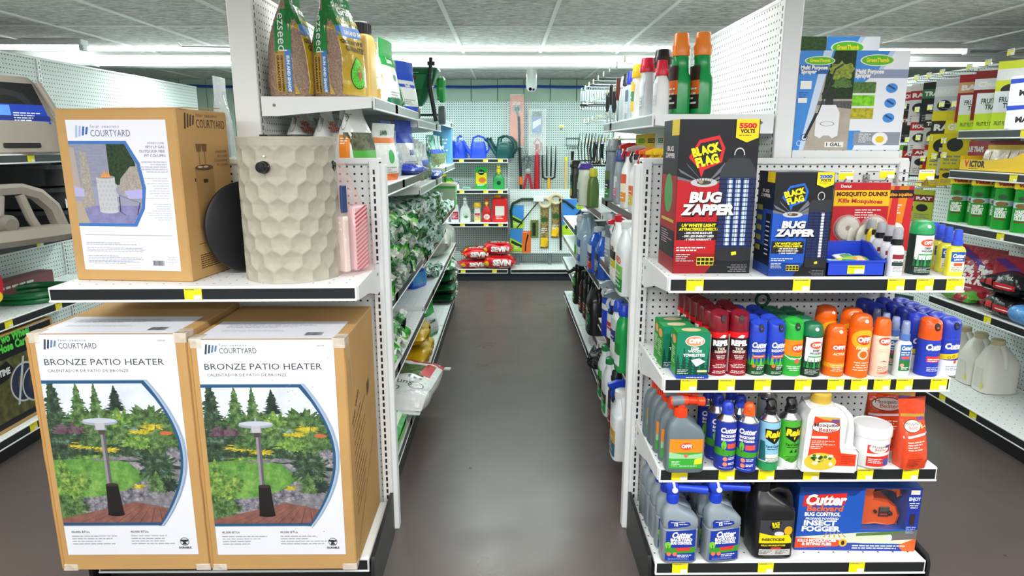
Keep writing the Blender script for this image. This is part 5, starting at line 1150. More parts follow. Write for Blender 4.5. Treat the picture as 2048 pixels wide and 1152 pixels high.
def heater_art(lw, lh, seed, stains=False):
 """label artwork lw x lh, origin bottom left"""
 U = lambda u: u * lw; V = lambda v: (1 - v) * lh
 p = Print((0, 0, lw, lh)); p.rect(0, 0, lw, lh, '#dcdfe5')
 p.up(); brand(p, U(.055), V(.058), lw * .085, '#3a4450', '#5b7da0', '#4a4f5a')
 p.text('143739', U(.93), V(.030), lh * .008, '#5a5f68', 'r').text('BRONZE PATIO HEATER', U(.475), V(.130), lh * .027, '#3f454e', fit=lw * .86, ).text('CALENTADOR DE PATIO DE BRONZE', U(.35), V(.160), lh * .0125, '#5a5f68', fit=lw * .585)
 y0, y1 = V(.858), V(.196)
 def frame(off):
  pts = [(0, y0 + off), (U(.74) - off, y0 + off)]
  for k in range(11): t = k / 10; pts.append((U(.74) - off * .7 + (lw * .235) * sin(pi * t) ** .9, y0 + off + (y1 - y0 - 2 * off) * t))
  return pts + [(0, y1 - off)]
 p.up().poly([(x + (lw * .022 if x > lw * .5 else 0), y) for x, y in frame(-.002)], '#9fb3c9').up().poly(frame(0), '#2b5377')
 inner = frame(lh * .014); p.up().poly(inner, mat('#d3dbe6', .5, vary=.12, vscale=12))
 L0 = p.l
 q = Print((0, y0 + lh * .014, lw, y1 - lh * .014)); q.l = L0 + 1
 r = random.Random(seed)
 def lim(yy):
  t = max(0, min(1, (yy - y0) / (y1 - y0))); return U(.74) + lw * .225 * sin(pi * t) ** .9
 def tree(cx, v0, wu, hh, m, sd, n=70, l=None):
  rr = random.Random(sd); L = []; R_ = []
  for k in range(n):
   t_ = k / n; ww = U(wu) / 2 * (1 - t_) ** .9 * (.72 + .28 * abs(sin(k * 1.25)))
   L.append((U(cx) - ww * rr.uniform(.55, 1.15), V(v0) + hh * lh * (t_ - .02 * rr.random()))); R_.append((U(cx) + ww * rr.uniform(.55, 1.15), V(v0) + hh * lh * (t_ - .02 * rr.random())))
  q.poly(L + [(U(cx), V(v0) + hh * lh)] + R_[::-1], m, l)
 def bush(cx, v, ru, rv, m, sd, j=.35, n=60): blob(q, U(cx), V(v), U(ru), rv * lh, m, sd, n, j)
 tree(.06, .47, .34, .30, FOL[0], 1); tree(.24, .47, .30, .27, FOL[1], 2); tree(.37, .47, .22, .275, FOL[1], 3); tree(.90, .50, .34, .26, FOL[0], 6)
 q.up(); tree(.515, .33, .17, .115, FOL[3], 4); bush(.14, .40, .18, .05, FOL[0], 14); bush(.34, .38, .2, .06, FOL[1], 12); bush(.55, .375, .15, .045, FOL[2], 11); bush(.74, .37, .16, .06, FOL[1], 9); bush(.17, .43, .13, .04, FOL[4], 13); bush(.60, .43, .12, .03, FOL[5], 15)
 q.rect(0, V(.56), lw, lh * .13, FOL[0]); q.rect(0, V(.87), lw, lh * .31, FOL[6]); q.up(); bush(.46, .44, .2, .04, FOL[1], 41); bush(.82, .45, .2, .06, FOL[1], 43); bush(.64, .47, .12, .03, FOL[2], 16); bush(.27, .485, .12, .016, YG, 18, .5); bush(.40, .505, .08, .012, YG, 20, .5); bush(.76, .40, .08, .014, YG, 21, .5); bush(.68, .425, .08, .010, YG, 22, .5); bush(.33, .475, .12, .02, FOL[1], 19); bush(.86, .43, .045, .010, mat('#b9653a', .5), 23, .2)
 q.up(); q.poly([(0, V(.74)), (0, V(.55)), (U(.3), V(.54)), (U(.55), V(.56)), (U(.68), V(.63)), (U(.52), V(.69)), (U(.25), V(.73))], LAWN)
 q.up(); bush(.48, .545, .2, .009, STONE, 24); bush(.3, .535, .14, .008, FOL[2], 44, .5); bush(.9, .53, .14, .03, FOL[6], 25); q.poly([(U(.66), V(.64)), (lw, V(.575)), (lw, V(.75)), (U(.62), V(.75))], STONE)
 q.up(); tree(.79, .66, .30, .27, FOL[1], 17); bush(.77, .58, .14, .06, FOL[0], 26); bush(.82, .67, .10, .03, FOL[3], 27); tree(.75, .70, .2, .10, FOL[1], 28)
 bush(.60, .715, .16, .02, FOL[6], 29, .2, 18); bush(.72, .75, .2, .012, STONE, 30, .2, 18); bush(.28, .735, .16, .014, FOL[6], 31); bush(.61, .675, .05, .010, YG, 32, .5)
 bush(.06, .68, .17, .10, FOL[2], 34); tree(.05, .84, .36, .32, FOL[2], 33); bush(.05, .78, .15, .06, FOL[1], 35)
 q.up(); dk = mat('#7d5349', .55, vary=.25, vscale=40); q.poly([(0, V(.86)), (0, V(.825)), (U(.57), V(.745)), (lw, V(.80)), (lw, V(.86))], dk)
 q.up()
 for k in range(10): x = U(.06 + .1 * k); q.poly([(x, V(.862)), (x + .0022, V(.862)), (U(.50 + .035 * k) + .001, V(.754 + .003 * k)), (U(.50 + .035 * k), V(.754 + .003 * k))], '#4a2c28')
 q.up(); mtl = mat('#6f6a70', .35, metal=.6); q.rect(U(.385), V(.66), lw * .028, lh * .27, '#5f5a60').rect(U(.376), V(.67), lw * .018, lh * .28, '#8d888c')
 q.poly([(U(.365), V(.665)), (U(.455), V(.665)), (U(.475), V(.80)), (U(.355), V(.80))], '#211d1e').ell(U(.415), V(.803), U(.065), lh * .010, '#1a1718').ell(U(.41), V(.665), U(.048), lh * .008, '#38302e')
 q.up().rect(U(.365), V(.435), lw * .045, lh * .02, '#4a4545').poly([(U(.335), V(.415)), (U(.43), V(.415)), (U(.415), V(.385)), (U(.35), V(.385))], '#8c8a90')
 q.ell(U(.385), V(.378), U(.132), lh * .0165, '#9aa0ae', l=q.l + 1).ell(U(.385), V(.372), U(.125), lh * .011, '#b9bfcc', l=q.l + 2).rect(U(.378), V(.372), lw * .012, lh * .025, '#9aa0ae', l=q.l)
 q.rect(U(.35), V(.413), lw * .066, lh * .03, '#b4b2bb', l=q.l + 3)
 for fs, m, l in q.ops:
  out = []
  for f in fs:
   g = f
   for k in range(44):
    ya, yb = y0 + (y1 - y0) * k / 44, y0 + (y1 - y0) * (k + 1) / 44
    h = clip(clip(g, ya, 1, 1) or [], yb, 1, -1) if g else []
    if len(h) > 2:
     xl = max(lim(ya), lim(yb)) - lw * .004; h = clip(h, xl, 0, -1)
     if len(h) > 2: out.append(h)
  p.ops.append((out, m, l))
 p.l = L0 + 14
 for wa, wb, cc in ((-.016, .004, '#2b5377'), (.004, .022, '#9fb3c9')):
  e_ = [(lim(y0 + (y1 - y0) * k / 24), y0 + (y1 - y0) * k / 24) for k in range(25)]
  p.faces([[(e_[k][0] + wa * lw, e_[k][1]), (e_[k][0] + wb * lw, e_[k][1]), (e_[k + 1][0] + wb * lw, e_[k + 1][1]), (e_[k + 1][0] + wa * lw, e_[k + 1][1])] for k in range(24)], cc)
 p.l = L0
 for x in (.05, .50): p.text('40,000 BTUs', U(x), V(.893), lh * .0105, '#4a4f58', 'l'); p.lines(U(x), V(.91), lw * .40, 4, lh * .0125, '#9a9da4', h=.3, seed=seed + int(x * 100))
 p.up().ring(U(.905), V(.937), lh * .0175, lh * .0195, '#33383f'); p.poly([(U(.87), V(.928)), (U(.935), V(.928)), (U(.93), V(.936)), (U(.91), V(.939)), (U(.925), V(.951)), (U(.885), V(.951)), (U(.895), V(.939)), (U(.878), V(.935))], '#2a2f36'); p.text('DURABLE', U(.905), V(.970), lh * .009, '#33383f', bold=.03)
 if stains:
  p.up(); r = random.Random(3)
  for k in range(46): x, y = r.gauss(.75, .12), r.choice((r.gauss(.2, .06), r.gauss(.91, .03), r.gauss(.5, .2))); blob(p, U(min(.98, x)), V(min(.99, max(.01, y))), lw * r.uniform(.001, .006), lw * r.uniform(.001, .004), '#8f8478', k, 7, .5)
 return p
def heater_box(label, x0, x1, y0, h, seed, lean, stains):
 w_ = x1 - x0; d_ = .415
 t = thing('heater_carton', label, 'box', ((x0 + x1) / 2, y0, SH_D + .0005), 0)
 b = MB(); b.box(-w_ / 2, 0, 0, w_ / 2, d_, h, KRAFT, .004)
 b.build('carton', t)
 lw, lh = w_ * .885, h * .925; lx = -w_ / 2 + w_ * .045
 q = MB(); heater_art(lw, lh, seed, stains).put(q, on_front(0, h * .072, lx), lift=.0006, step=.0001); q.build('front_label', t, flat=True)
 p = Print(); p.rect(0, 0, lw, .20, '#dcdfe5').up().lines(lw * .1, .155, lw * .7, 4, .011, '#a9adb5', h=.4).bars(lw * .76, .035, lw * .13, .035).lines(lw * .1, .09, lw * .5, 2, .012, '#c2c6cc')
 q = MB(); p.put(q, on_top(h, lx, 0), lift=.0006); q.build('top_label', t, flat=True)
 p = Print(); r = random.Random(seed)
 if stains:
  yy = h * .62; p.text('True Value', d_ * .22, yy, .020, '#3a2f24', rot=.35, bold=.02)
  for k in range(11): p.lines(d_ * .1, yy - .035 - .03 * k, d_ * .55, 1, .011, '#4a3d2e', seed=k)
  p.text('DO NOT STACK MORE THAN 3 CARTONS HIGH', d_ * .5, h * .14, .012, '#3a2f24', rot=.42, fit=d_ * .85); p.bars(d_ * .7, h * .5, .05, .045)
  p.ops = [([[(x * .85 + .02, y + x * .35) for x, y in f] for f in fs], m, l) for fs, m, l in p.ops]
  p.rect(0, h * .90, .05, .055, mat('#cfab72', .15, spec=.6), l=0).poly([(.04, h), (.055, h), (.075, h * .78), (.062, h * .78)], mat('#cfab72', .15, spec=.6), l=0)
  q = MB(); p.put(q, on_right(w_ / 2, 0)); q.build('side_print', t, flat=True)
 b = MB(); tape = clearm('#f4efe2', .45, .08)
 for sx in (-1, 1):
  MB().box(sx * (w_ / 2 - .018) - .0195, -.0012, h - .03, sx * (w_ / 2 - .018) + .0195, .05, h + .0015, tape, .0012).build('packing_tape', t)
  MB().box(sx * (w_ / 2 - .022) - .0235, -.0012, .0, sx * (w_ / 2 - .022) + .0235, .03, .022, tape, .001).build('packing_tape', t)
 b = MB()
 b.tube([(-w_ / 2 - .001, .002, .01 + (h - .02) * k / 14) for k in range(15)], [.0045 + .002 * r.random() for k in range(15)], KRAFT2, 8); b.build('worn_edge', t)
 return t
heater_box('left patio heater carton, printed with a garden picture, half in the left aisle', -1.440, -.966, 1.932, .800, 3, 0, False)
heater_box('right patio heater carton with scuffed label and printed side, beside the aisle', -.957, -.490, 1.930, .783, 8, 0, True)
# ---------- tall carton of the fire column
cw, cdp, ch = .385, .29, .525
t = thing('fire_column_carton', 'tall kraft carton with a white label showing a fire pit column, top flap open', 'box', (-1.165, 2.048, 1.0805), radians(-6.3))
b = MB(); b.box(-cw / 2, 0, 0, cw / 2, cdp, ch - .002, KRAFT, .004); b.build('carton', t)
b = MB(); b.add([(-.05, .02, ch + .001), (cw / 2 + .004, .02, ch + .001), (cw / 2 - .02, cdp, ch + .012), (.0, cdp, ch + .016), (-.05, .02, ch - .002), (cw / 2 + .004, .02, ch - .002), (cw / 2 - .02, cdp, ch + .009), (.0, cdp, ch + .013)], [(0, 1, 2, 3), (7, 6, 5, 4), (0, 4, 5, 1), (1, 5, 6, 2), (2, 6, 7, 3), (3, 7, 4, 0)], KRAFT2); b.build('flap', t)
lw, lh = .318, .455; U = lambda u: u * lw; V = lambda v: (1 - v) * lh
p = Print((0, 0, lw, lh)); p.rect(0, 0, lw, lh, '#dfe2ec'); p.up(); brand(p, U(.08), V(.105), lw * .125, '#9fb4d6', '#2f5cae', '#6a6f80')
p.poly([(0, V(.135)), (U(.585), V(.135)), (U(.70), V(.28)), (U(.735), V(.44)), (U(.70), V(.58)), (U(.60), V(.70)), (0, V(.70))], '#3d6fb4'); p.up()
inner = [(0, V(.155)), (U(.565), V(.155)), (U(.67), V(.29)), (U(.70), V(.44)), (U(.67), V(.57)), (U(.575), V(.68)), (0, V(.68))]
p.poly(inner, '#8f93a8'); p.up()
p.rect(0, V(.43), U(.40), V(.155) - V(.43), mat('#85899c', .5, vary=.15, vscale=30, stretch=(1, 1, 6))).poly([(U(.38), V(.155)), (U(.565), V(.155)), (U(.65), V(.27)), (U(.66), V(.40)), (U(.38), V(.43))], DG).poly([(0, V(.56)), (U(.67), V(.56)), (U(.575), V(.68)), (0, V(.68))], mat('#7d7ba6', .5, vary=.2, vscale=40))
p.up(); WK = mat('#9a938a', .6, vary=.25, vscale=200)
p.poly([(0, V(.17)), (U(.05), V(.18)), (U(.07), V(.42)), (U(.08), V(.50)), (0, V(.50))], '#a59c94').poly([(U(.10), V(.20)), (U(.17), V(.21)), (U(.20), V(.56)), (U(.07), V(.58))], WK).poly([(0, V(.43)), (U(.10), V(.45)), (U(.10), V(.50)), (0, V(.50))], '#a9a7cc').poly([(0, V(.53)), (U(.06), V(.53)), (U(.12), V(.68)), (0, V(.68))], '#a89a88')
p.rect(U(.24), V(.60), U(.19), V(.37) - V(.60), '#b9bcc0').ell(U(.335), V(.60), U(.095), lh * .012, '#b9bcc0').up().ell(U(.335), V(.37), U(.095), lh * .011, '#8f8a86')
for k in range(5):
 for j in range(7): p.ell(U(.255 + .04 * k + .02 * (j % 2)), V(.40 + .03 * j), U(.017), lh * .014, '#aeb1b4', n=6)
for k in range(5): p.poly([(U(.29 + .018 * k), V(.37)), (U(.305 + .018 * k), V(.345 - .012 * (k % 3))), (U(.315 + .018 * k), V(.37))], '#f0902a')
p.up().poly([(U(.49), V(.38)), (U(.60), V(.30)), (U(.67), V(.30)), (U(.70), V(.44)), (U(.68), V(.52)), (U(.56), V(.52)), (U(.46), V(.46))], WK).poly([(U(.51), V(.46)), (U(.70), V(.45)), (U(.69), V(.51)), (U(.55), V(.515))], '#a9a4d6').up()
for xa, ya, xb, yb in ((.455, .50, .45, .60), (.45, .60, .50, .625), (.455, .49, .66, .54), (.66, .54, .62, .62)):
 p.poly([(U(xa) - .0012, V(ya)), (U(xa) + .0012, V(ya)), (U(xb) + .0012, V(yb)), (U(xb) - .0012, V(yb))], '#2a2a30')
p.l = 2
for k, (s_, v) in enumerate((('HONEYCOMB', .155), ('18"H LP GAS', .182), ('OUTDOOR FIRE', .210), ('PIT COLUMN', .238))): p.text(s_, U(.965), V(v), lh * (.013 if k == 0 else .0175), '#9aa0b0' if k == 0 else '#7b8092', 'r')
p.lines(U(.70), V(.275), U(.27), 5, lh * .016, '#b6bac6', align='r', h=.5).lines(U(.70), V(.38), U(.27), 9, lh * .0165, '#c6cad2', align='r', h=.35, seed=4).lines(U(.70), V(.55), U(.27), 8, lh * .015, '#c6cad2', align='r', h=.35, seed=5).rect(U(.05), V(.76), U(.9), .0012, '#8a8a90')
for k, v in enumerate((.815, .85, .905, .945)): p.lines(U(.05), V(v), U(.62), 2 + k % 3, lh * .011, '#a4a9b4', h=.4, seed=k)
p.bars(U(.72), V(.965), U(.12), lh * .035, '#55585f').lines(U(.88), V(.91), U(.1), 6, lh * .011, '#b4b8c0', h=.35)
q = MB(); p.put(q, on_front(0, .035, -cw / 2 + .034), step=.00016); q.build('front_label', t, flat=True)
p = Print((0, 0, cdp, ch)); kd = '#4a3520'; brand(p, cdp * .13, ch * .895, cdp * .18, kd, kd, kd)
p.rect(cdp * .26, ch * .30, cdp * .36, ch * .36, mat('#a07c48', .7)).up().ell(cdp * .44, ch * .66, cdp * .18, ch * .018, '#5a4630').ell(cdp * .44, ch * .30, cdp * .18, ch * .02, mat('#a07c48', .7)).rect(cdp * .40, ch * .57, cdp * .09, ch * .022, '#2f241a').rect(cdp * .235, ch * .58, cdp * .02, ch * .02, '#2f241a')
for x in (.36, .47): p.poly([(cdp * (x - .055), ch * .80), (cdp * (x + .055), ch * .80), (cdp * (x + .04), ch * .755), (cdp * (x - .04), ch * .755)], '#6b4e2c'); p.rect(cdp * x - .001, ch * .67, .002, ch * .09, kd); p.ell(cdp * x, ch * .665, cdp * .05, ch * .006, '#d8b884')
for k, s_ in enumerate(('HONEYCOMB', '18"H LP GAS', 'OUTDOOR FIRE', 'PIT COLUMN')): p.text(s_, cdp * .93, ch * (.745 - .027 * k), ch * .015, '#6a4e30', 'r')
p.rect(cdp * .2, ch * .21, cdp * .7, .0015, kd).lines(cdp * .2, ch * .14, cdp * .7, 7, ch * .013, kd, h=.4)
q = MB(); p.put(q, on_right(cw / 2, 0)); q.build('side_print', t, flat=True)
# ---------- honeycomb column
R0, H0 = .150, .440; NA = 16; ROWS = 8.4; rowh = H0 / ROWS
t = thing('fire_pit_column', 'round cream concrete column with honeycomb dimples and a black knob', 'fire pit', (-.694, 2.152, 1.0805), radians(4))
STN = mat('#a8a494', .6, vary=.05, vscale=30, bump=.05, bscale=200)
nu, nv = NA * 14, 120; cellw = 2 * pi / NA
def hexr(th, z):
 j0 = z / rowh; best = 9
 for j in (math.floor(j0 - .6), math.floor(j0 + .4), math.floor(j0 + 1.4)):
  sh = (j % 2) * .5; i = round(th / cellw - sh); dx = (th / cellw - sh - i) * 1.0; dy = (j0 - j) * .866
  dx, dy = abs(dx), abs(dy); d = max(dx, dx * .5 + dy * .866) / .5
  best = min(best, d)
 return best
rings = []
for j in range(nv + 1):
 z = H0 * j / nv; ring = []
 for i in range(nu):
  th = 2 * pi * i / nu; d = min(1, hexr(th, z - rowh * .35)); dep = .0085 * (1 - d ** 2.2)
  if z > H0 - rowh * .55 or z < rowh * .12: dep *= .15
  ring.append(((R0 - dep) * cos(th), (R0 - dep) * sin(th), z))
 rings.append(ring)
top = [[(r * cos(2 * pi * i / nu), r * sin(2 * pi * i / nu), z) for i in range(nu)] for r, z in ((R0 - .006, H0 + .002), (R0 - .016, H0), (R0 - .018, H0 - .05))]
b = MB(); b.loft(rings + top, STN); b.build('column', t, ang=60)
b = MB(); b.lathe([(R0 - .02, H0 - .05), (R0 - .02, H0 - .02), (.04, H0 - .018), (.0, H0 - .018)], mat('#202224', .5), 32); b.tube([(-.08 + .02 * k, .02 * sin(k * 2.), H0 + .004) for k in range(9)], .005, mat('#2a2c2e', .5), 6); b.build('burner_tray', t)
K_ = gloss('#15171b'); ka = -pi / 2 - .22
b = MB(); b.lathe([(.016, 0), (.0185, .004), (.0185, .012), (.016, .015), (.0165, .028), (.014, .032), (0, .033)], K_, 24, M=Matrix.Translation(((R0 - .006) * cos(ka), (R0 - .006) * sin(ka), H0 * .80)) @ Matrix.Rotation(ka + pi / 2, 4, 'Z') @ Matrix.Rotation(pi / 2, 4, 'X')); b.build('knob', t)
b = MB(); b.lathe([(.0035, 0), (.003, .004), (0, .005)], mat('#f0efe8', .4), 10, M=Matrix.Translation(((R0 - .004) * cos(ka), (R0 - .004) * sin(ka), H0 * .80 + .032)) @ Matrix.Rotation(ka + pi / 2, 4, 'Z') @ Matrix.Rotation(pi / 2, 4, 'X')); b.build('spark_button', t)
ka = -.12; b = MB(); b.lathe([(.016, -.004), (.017, .003), (.013, .005), (0, .002)], K_, 20, M=Matrix.Translation(((R0 - .004) * cos(ka), (R0 - .004) * sin(ka), H0 * .80)) @ Matrix.Rotation(ka + pi / 2, 4, 'Z') @ Matrix.Rotation(pi / 2, 4, 'X')); b.build('gas_port', t)
# ---------- black lid leaning between carton and column
t = thing('column_lid', 'round black lid leaning between the tall carton and the honeycomb column', 'lid', (-.866, 2.214, 1.232), radians(56), rx=radians(-2))
b = MB(); b.lathe([(0, -.007), (.142, -.007), (.149, -.004), (.150, .0), (.149, .004), (.142, .007), (0, .007)], mat('#15161a', .45), 48, M=T(rx=pi / 2)); b.build('lid_disc', t)
b = MB(); b.lathe([(.05, 0), (.05, .012), (.046, .016), (0, .016)], mat('#1b1d21', .5), 28, M=T(0, .006, 0, rx=-pi / 2)); b.build('rim', t)
# ---------- clear bag of parts
t = thing('parts_bag', 'clear plastic bag holding a folded red and white leaflet, right of the honeycomb column', 'bag', (-.513, 2.20, 1.0805), radians(62))
sh = PouchShape(.17, .09, .37, 9, lump=.006, top=.006, waist=.92, topw=.35, lean=.05)
b = MB(); sh.body(b, clearm('#fbf0f0', .82, .04)); fix_normals(b.build('clear_bag', t, ang=60))
b = MB(); b.box(-.05, -.012, .006, -.025, .030, .19, mat('#e9e4d6', .7), .004); b.build('foam_block', t)
b = MB(); b.box(-.012, -.022, .006, .055, .018, .22, mat('#e6c4c6', .6), .006); p = Print((-.012, .006, .055, .22))
for k in range(15): p.rect(-.01, .012 + .0138 * k, .07, .0065, '#c8505c', rot=.45)
p.put(b, on_front(-.022)); p.put(b, lambda x, y, d: (.0555 + d, x, y)); b.build('leaflet', t)
b = MB(); b.box(-.045, -.004, .20, -.018, .006, .29, mat('#2a4470', .4), .003); b.build('blue_leaflet', t)
# ================================================================== goods in the left aisle unit (fronts face +X)
def filmpat(cols, scale=9, rough=.2, bump=.7, bs=22, seed=0, interp='CONSTANT'):
 key = ('pat', tuple(cols), scale, rough, bump, bs, seed)
 if key in MATS: return MATS[key]
 m, nt, b = node_mat('printed_film', cols[0], rough); tc = nt.nodes.new('ShaderNodeTexCoord'); mp = nt.nodes.new('ShaderNodeMapping'); mp.inputs['Location'].default_value = (seed * 3.1, seed * 1.7, seed)
 n = nt.nodes.new('ShaderNodeTexNoise'); n.inputs['Scale'].default_value = scale; n.inputs['Detail'].default_value = 3; r = nt.nodes.new('ShaderNodeValToRGB'); r.color_ramp.interpolation = interp
 while len(r.color_ramp.elements) < len(cols): r.color_ramp.elements.new(.5)
 for k, c in enumerate(cols): r.color_ramp.elements[k].position = .28 + .44 * k / len(cols); r.color_ramp.elements[k].color = lin(c)
 n2 = nt.nodes.new('ShaderNodeTexNoise'); n2.inputs['Scale'].default_value = bs; n2.inputs['Detail'].default_value = 3; n2.inputs['Distortion'].default_value = 1.2
 bp = nt.nodes.new('ShaderNodeBump'); bp.inputs['Strength'].default_value = bump; bp.inputs['Distance'].default_value = .03; b.inputs['Specular IOR Level'].default_value = .7
 for a, c in ((tc.outputs['Object'], mp.inputs[0]), (mp.outputs[0], n.inputs['Vector']), (n.outputs[0], r.inputs[0]), (r.outputs[0], b.inputs['Base Color']), (tc.outputs['Object'], n2.inputs['Vector']), (n2.outputs[0], bp.inputs['Height']), (bp.outputs[0], b.inputs['Normal'])): nt.links.new(a, c)
 MATS[key] = m; return m
LB = 'left aisle unit'
# ---------- brown seed mix bags on the top shelf
SEEDB = mat('#9b806b', .22, spec=.6, bump=.35, bscale=120, vary=.35, vscale=160)
def ez_front(w_, h):
 p = Print((-w_ / 2, 0, w_ / 2, h)); g = film('#c4a42e', .2); p.poly([(-w_ / 2, .01), (w_ / 2, .01), (w_ / 2, h * .72), (-w_ / 2, h * .70)], g)
 p.up().poly([(-w_ / 2, h * .70), (w_ / 2, h * .72), (w_ / 2, h * .98), (-w_ / 2, h * .98)], film('#1f7a38', .2)).rect(-w_ / 2, h * .60, w_, h * .10, '#3f86d6')
 p.up().text('SUN AND SHADE', .02, h * .625, h * .04, W_, bold=.04, fit=w_ * .7).text('GROWS ANYWHERE', .0, h * .53, h * .04, '#4a3a12', bold=.03, fit=w_ * .8).text('GUARANTEED', .01, h * .46, h * .05, '#4a3a12', bold=.04, fit=w_ * .8).text('PATCH & REPAIR', .0, h * .73, h * .045, '#d8c24a', bold=.02, fit=w_ * .7).text('Grass', .0, h * .82, h * .07, W_, bold=.03)
 p.ell(0, h * .25, w_ * .26, h * .16, '#1d4a22').up().ell(0, h * .25, w_ * .24, h * .15, leafm('#5cc43a', .5, 200)).up().ell(.005, h * .25, w_ * .11, h * .075, leafm('#a9713f', .4, 200)); return p
def ez_side(d_, h):
 p = Print((-d_ / 2, 0, d_ / 2, h)); p.rect(-.040, h * .42, .058, h * .42, '#178a3e').rect(-.008, .02, .022, h * .40, '#3f86d6').rect(-.042, .015, .034, h * .40, '#b8943a'); p.up().ell(.008, h * .74, .010, h * .05, '#0f6a30')
 p.text('ezseed', -.028, h * .80, .030, W_, 'l', rot=-pi / 2, fit=h * .36).text('SUN AND SHADE', -.002, h * .40, .010, W_, 'l', bold=.05, rot=-pi / 2, fit=h * .35).text('GROWS ANYWHERE', -.022, h * .40, .007, '#3a2c10', 'l', bold=.04, rot=-pi / 2, fit=h * .35).text('GUARANTEED', -.036, h * .40, .008, '#3a2c10', 'l', bold=.04, rot=-pi / 2, fit=h * .34); return p
zT = 1.6655
for k, (x, y, rz, sd, lb) in enumerate(((-.785, 2.575, 95, 21, 'brown and green seed mix bag touching the tall post, on the top shelf'), (-.625, 2.60, 70, 22, 'brown and green seed mix bag turned toward the aisle, beside the tan canister'))):
 sh = PouchShape(.18, .165, .355, sd, lump=.005, topw=.86, flat_from=1.04, top=.06)
 pouch('seed_bag', lb, 'bag', (x, y, zT), radians(rz), sh, SEEDB, ez_front(.18, .355), None, ez_side(.165, .355))
t = thing('feed_canister', 'tall tan canister with a ribbed black screw lid on the top shelf', 'canister', (-.60, 2.88, zT), radians(80)); TAN = mat('#c9a85c', .35)
b = MB(); b.bottle([(0, .10, .10, 5), (.006, .108, .108, 5), (.24, .108, .108, 5), (.262, .10, .10, 4), (.27, .088, .088, 2.4)], TAN); b.build('canister_body', t)
b = MB(); b.lathe([(.047, .268), (.048, .272), (.047, .312), (.042, .318), (0, .318)], mat('#1b1c1f', .4), 28)
for k in range(24): b.box(-.0016, -.0016, .274, .0016, .0016, .308, mat('#26282c', .4), M=T(.0475 * cos(2 * pi * k / 24), .0475 * sin(2 * pi * k / 24)))
b.build('lid', t); p = Print(); p.rect(-.04, .03, .08, .15, '#d9d2bc').up().lines(-.035, .165, .07, 14, .010, '#8a8470', h=.3); q = MB(); p.put(q, on_left(-.0545, .04)); q.build('label', t)
def plain_art(w_, h, bands, texts=(), blobs=()):
 p = Print((-w_ / 2, 0, w_ / 2, h))
 for v0, v1, c in bands: p.rect(-w_ / 2, h * v0, w_, h * (v1 - v0), c)
 p.up()
 for cx, cy, rx, ry, c in blobs: p.ell(w_ * cx, h * cy, w_ * rx, h * ry, c)
 for s_, cx, cy, hh, c in texts: p.text(s_, w_ * cx, h * cy, h * hh, c, bold=.04, fit=min(w_ * .8, len(s_) * h * hh * .75))
 p.lines(-w_ * .32, h * .22, w_ * .6, 3, h * .04, '#8a938e', h=.35); return p
def stand(name, label, px, y, z, w_, d_, h, m, art, seed, x=-.56, rz=90, side=None, side2=None, **k):
 sh = PouchShape(w_, d_, h, seed, lump=k.pop('lump', .005), **k)
 return pouch(name, label, 'bag', (x, y, z + .0005), radians(rz), sh, m, art, side, side2)
WF = film('#e6ebe6', .35, 24); SILV = filmpat(['#e2e8e4', '#c4cdc8', '#f1f3f0'], 12, .18, .5)
stand('lawn_bag', 'clear and gold seed bag squeezed between the tan canister and the white bag', 0, 3.04, zT, .16, .09, .27, filmpat(['#c9a54a', '#dfe3dc', '#b9c4bc'], 6), None, 31, -.575)
stand('lawn_bag', 'white lawn bag with bright green top and slanting green foot, top shelf', 0, 3.24, zT, .20, .09, .30, WF, plain_art(.2, .3, ((0, .14, '#17704a'), (.62, 1, '#1f9a3e')), (('Lawn', 0, .66, .08, W_),), ((.1, .45, .12, .05, '#17704a'),)), 32, -.56, 82)
stand('lawn_bag', 'dark green lawn bag with leaf print behind the white bag, top shelf', 0, 3.47, zT, .19, .08, .24, filmpat(['#114a34', '#5cae2e', '#154f38'], 14), None, 33, -.565)
stand('lawn_bag', 'blue and white bag with a printed panel at the end of the near top shelf', 0, 3.60, zT, .19, .09, .25, WF, plain_art(.19, .25, ((0, .1, '#2450c8'), (.62, 1, '#2450c8'), (.48, .54, '#2450c8')), (('Seeds', 0, .49, .05, W_),)), 34, -.54, 62, Print().rect(-.02, 0, .04, .2, '#2450c8'))
stand('lawn_bag', 'silver bag with a dim garden photo, standing before the black spreader handles', 0, 3.88, 1.6305, .19, .09, .275, SILV, plain_art(.19, .275, ((.04, .42, leafm('#4a5a3c', .6, 60)),), ()), 35, -.55, 80)
stand('lawn_bag', 'green bag with a red spot peeking over the blue and white bag', 0, 4.10, 1.6305, .18, .09, .30, filmpat(['#3f9a3c', '#5aae4a', '#2f7a30'], 6), plain_art(.18, .30, ((.5, .72, '#d8452a'),)), 36, -.66, 75)
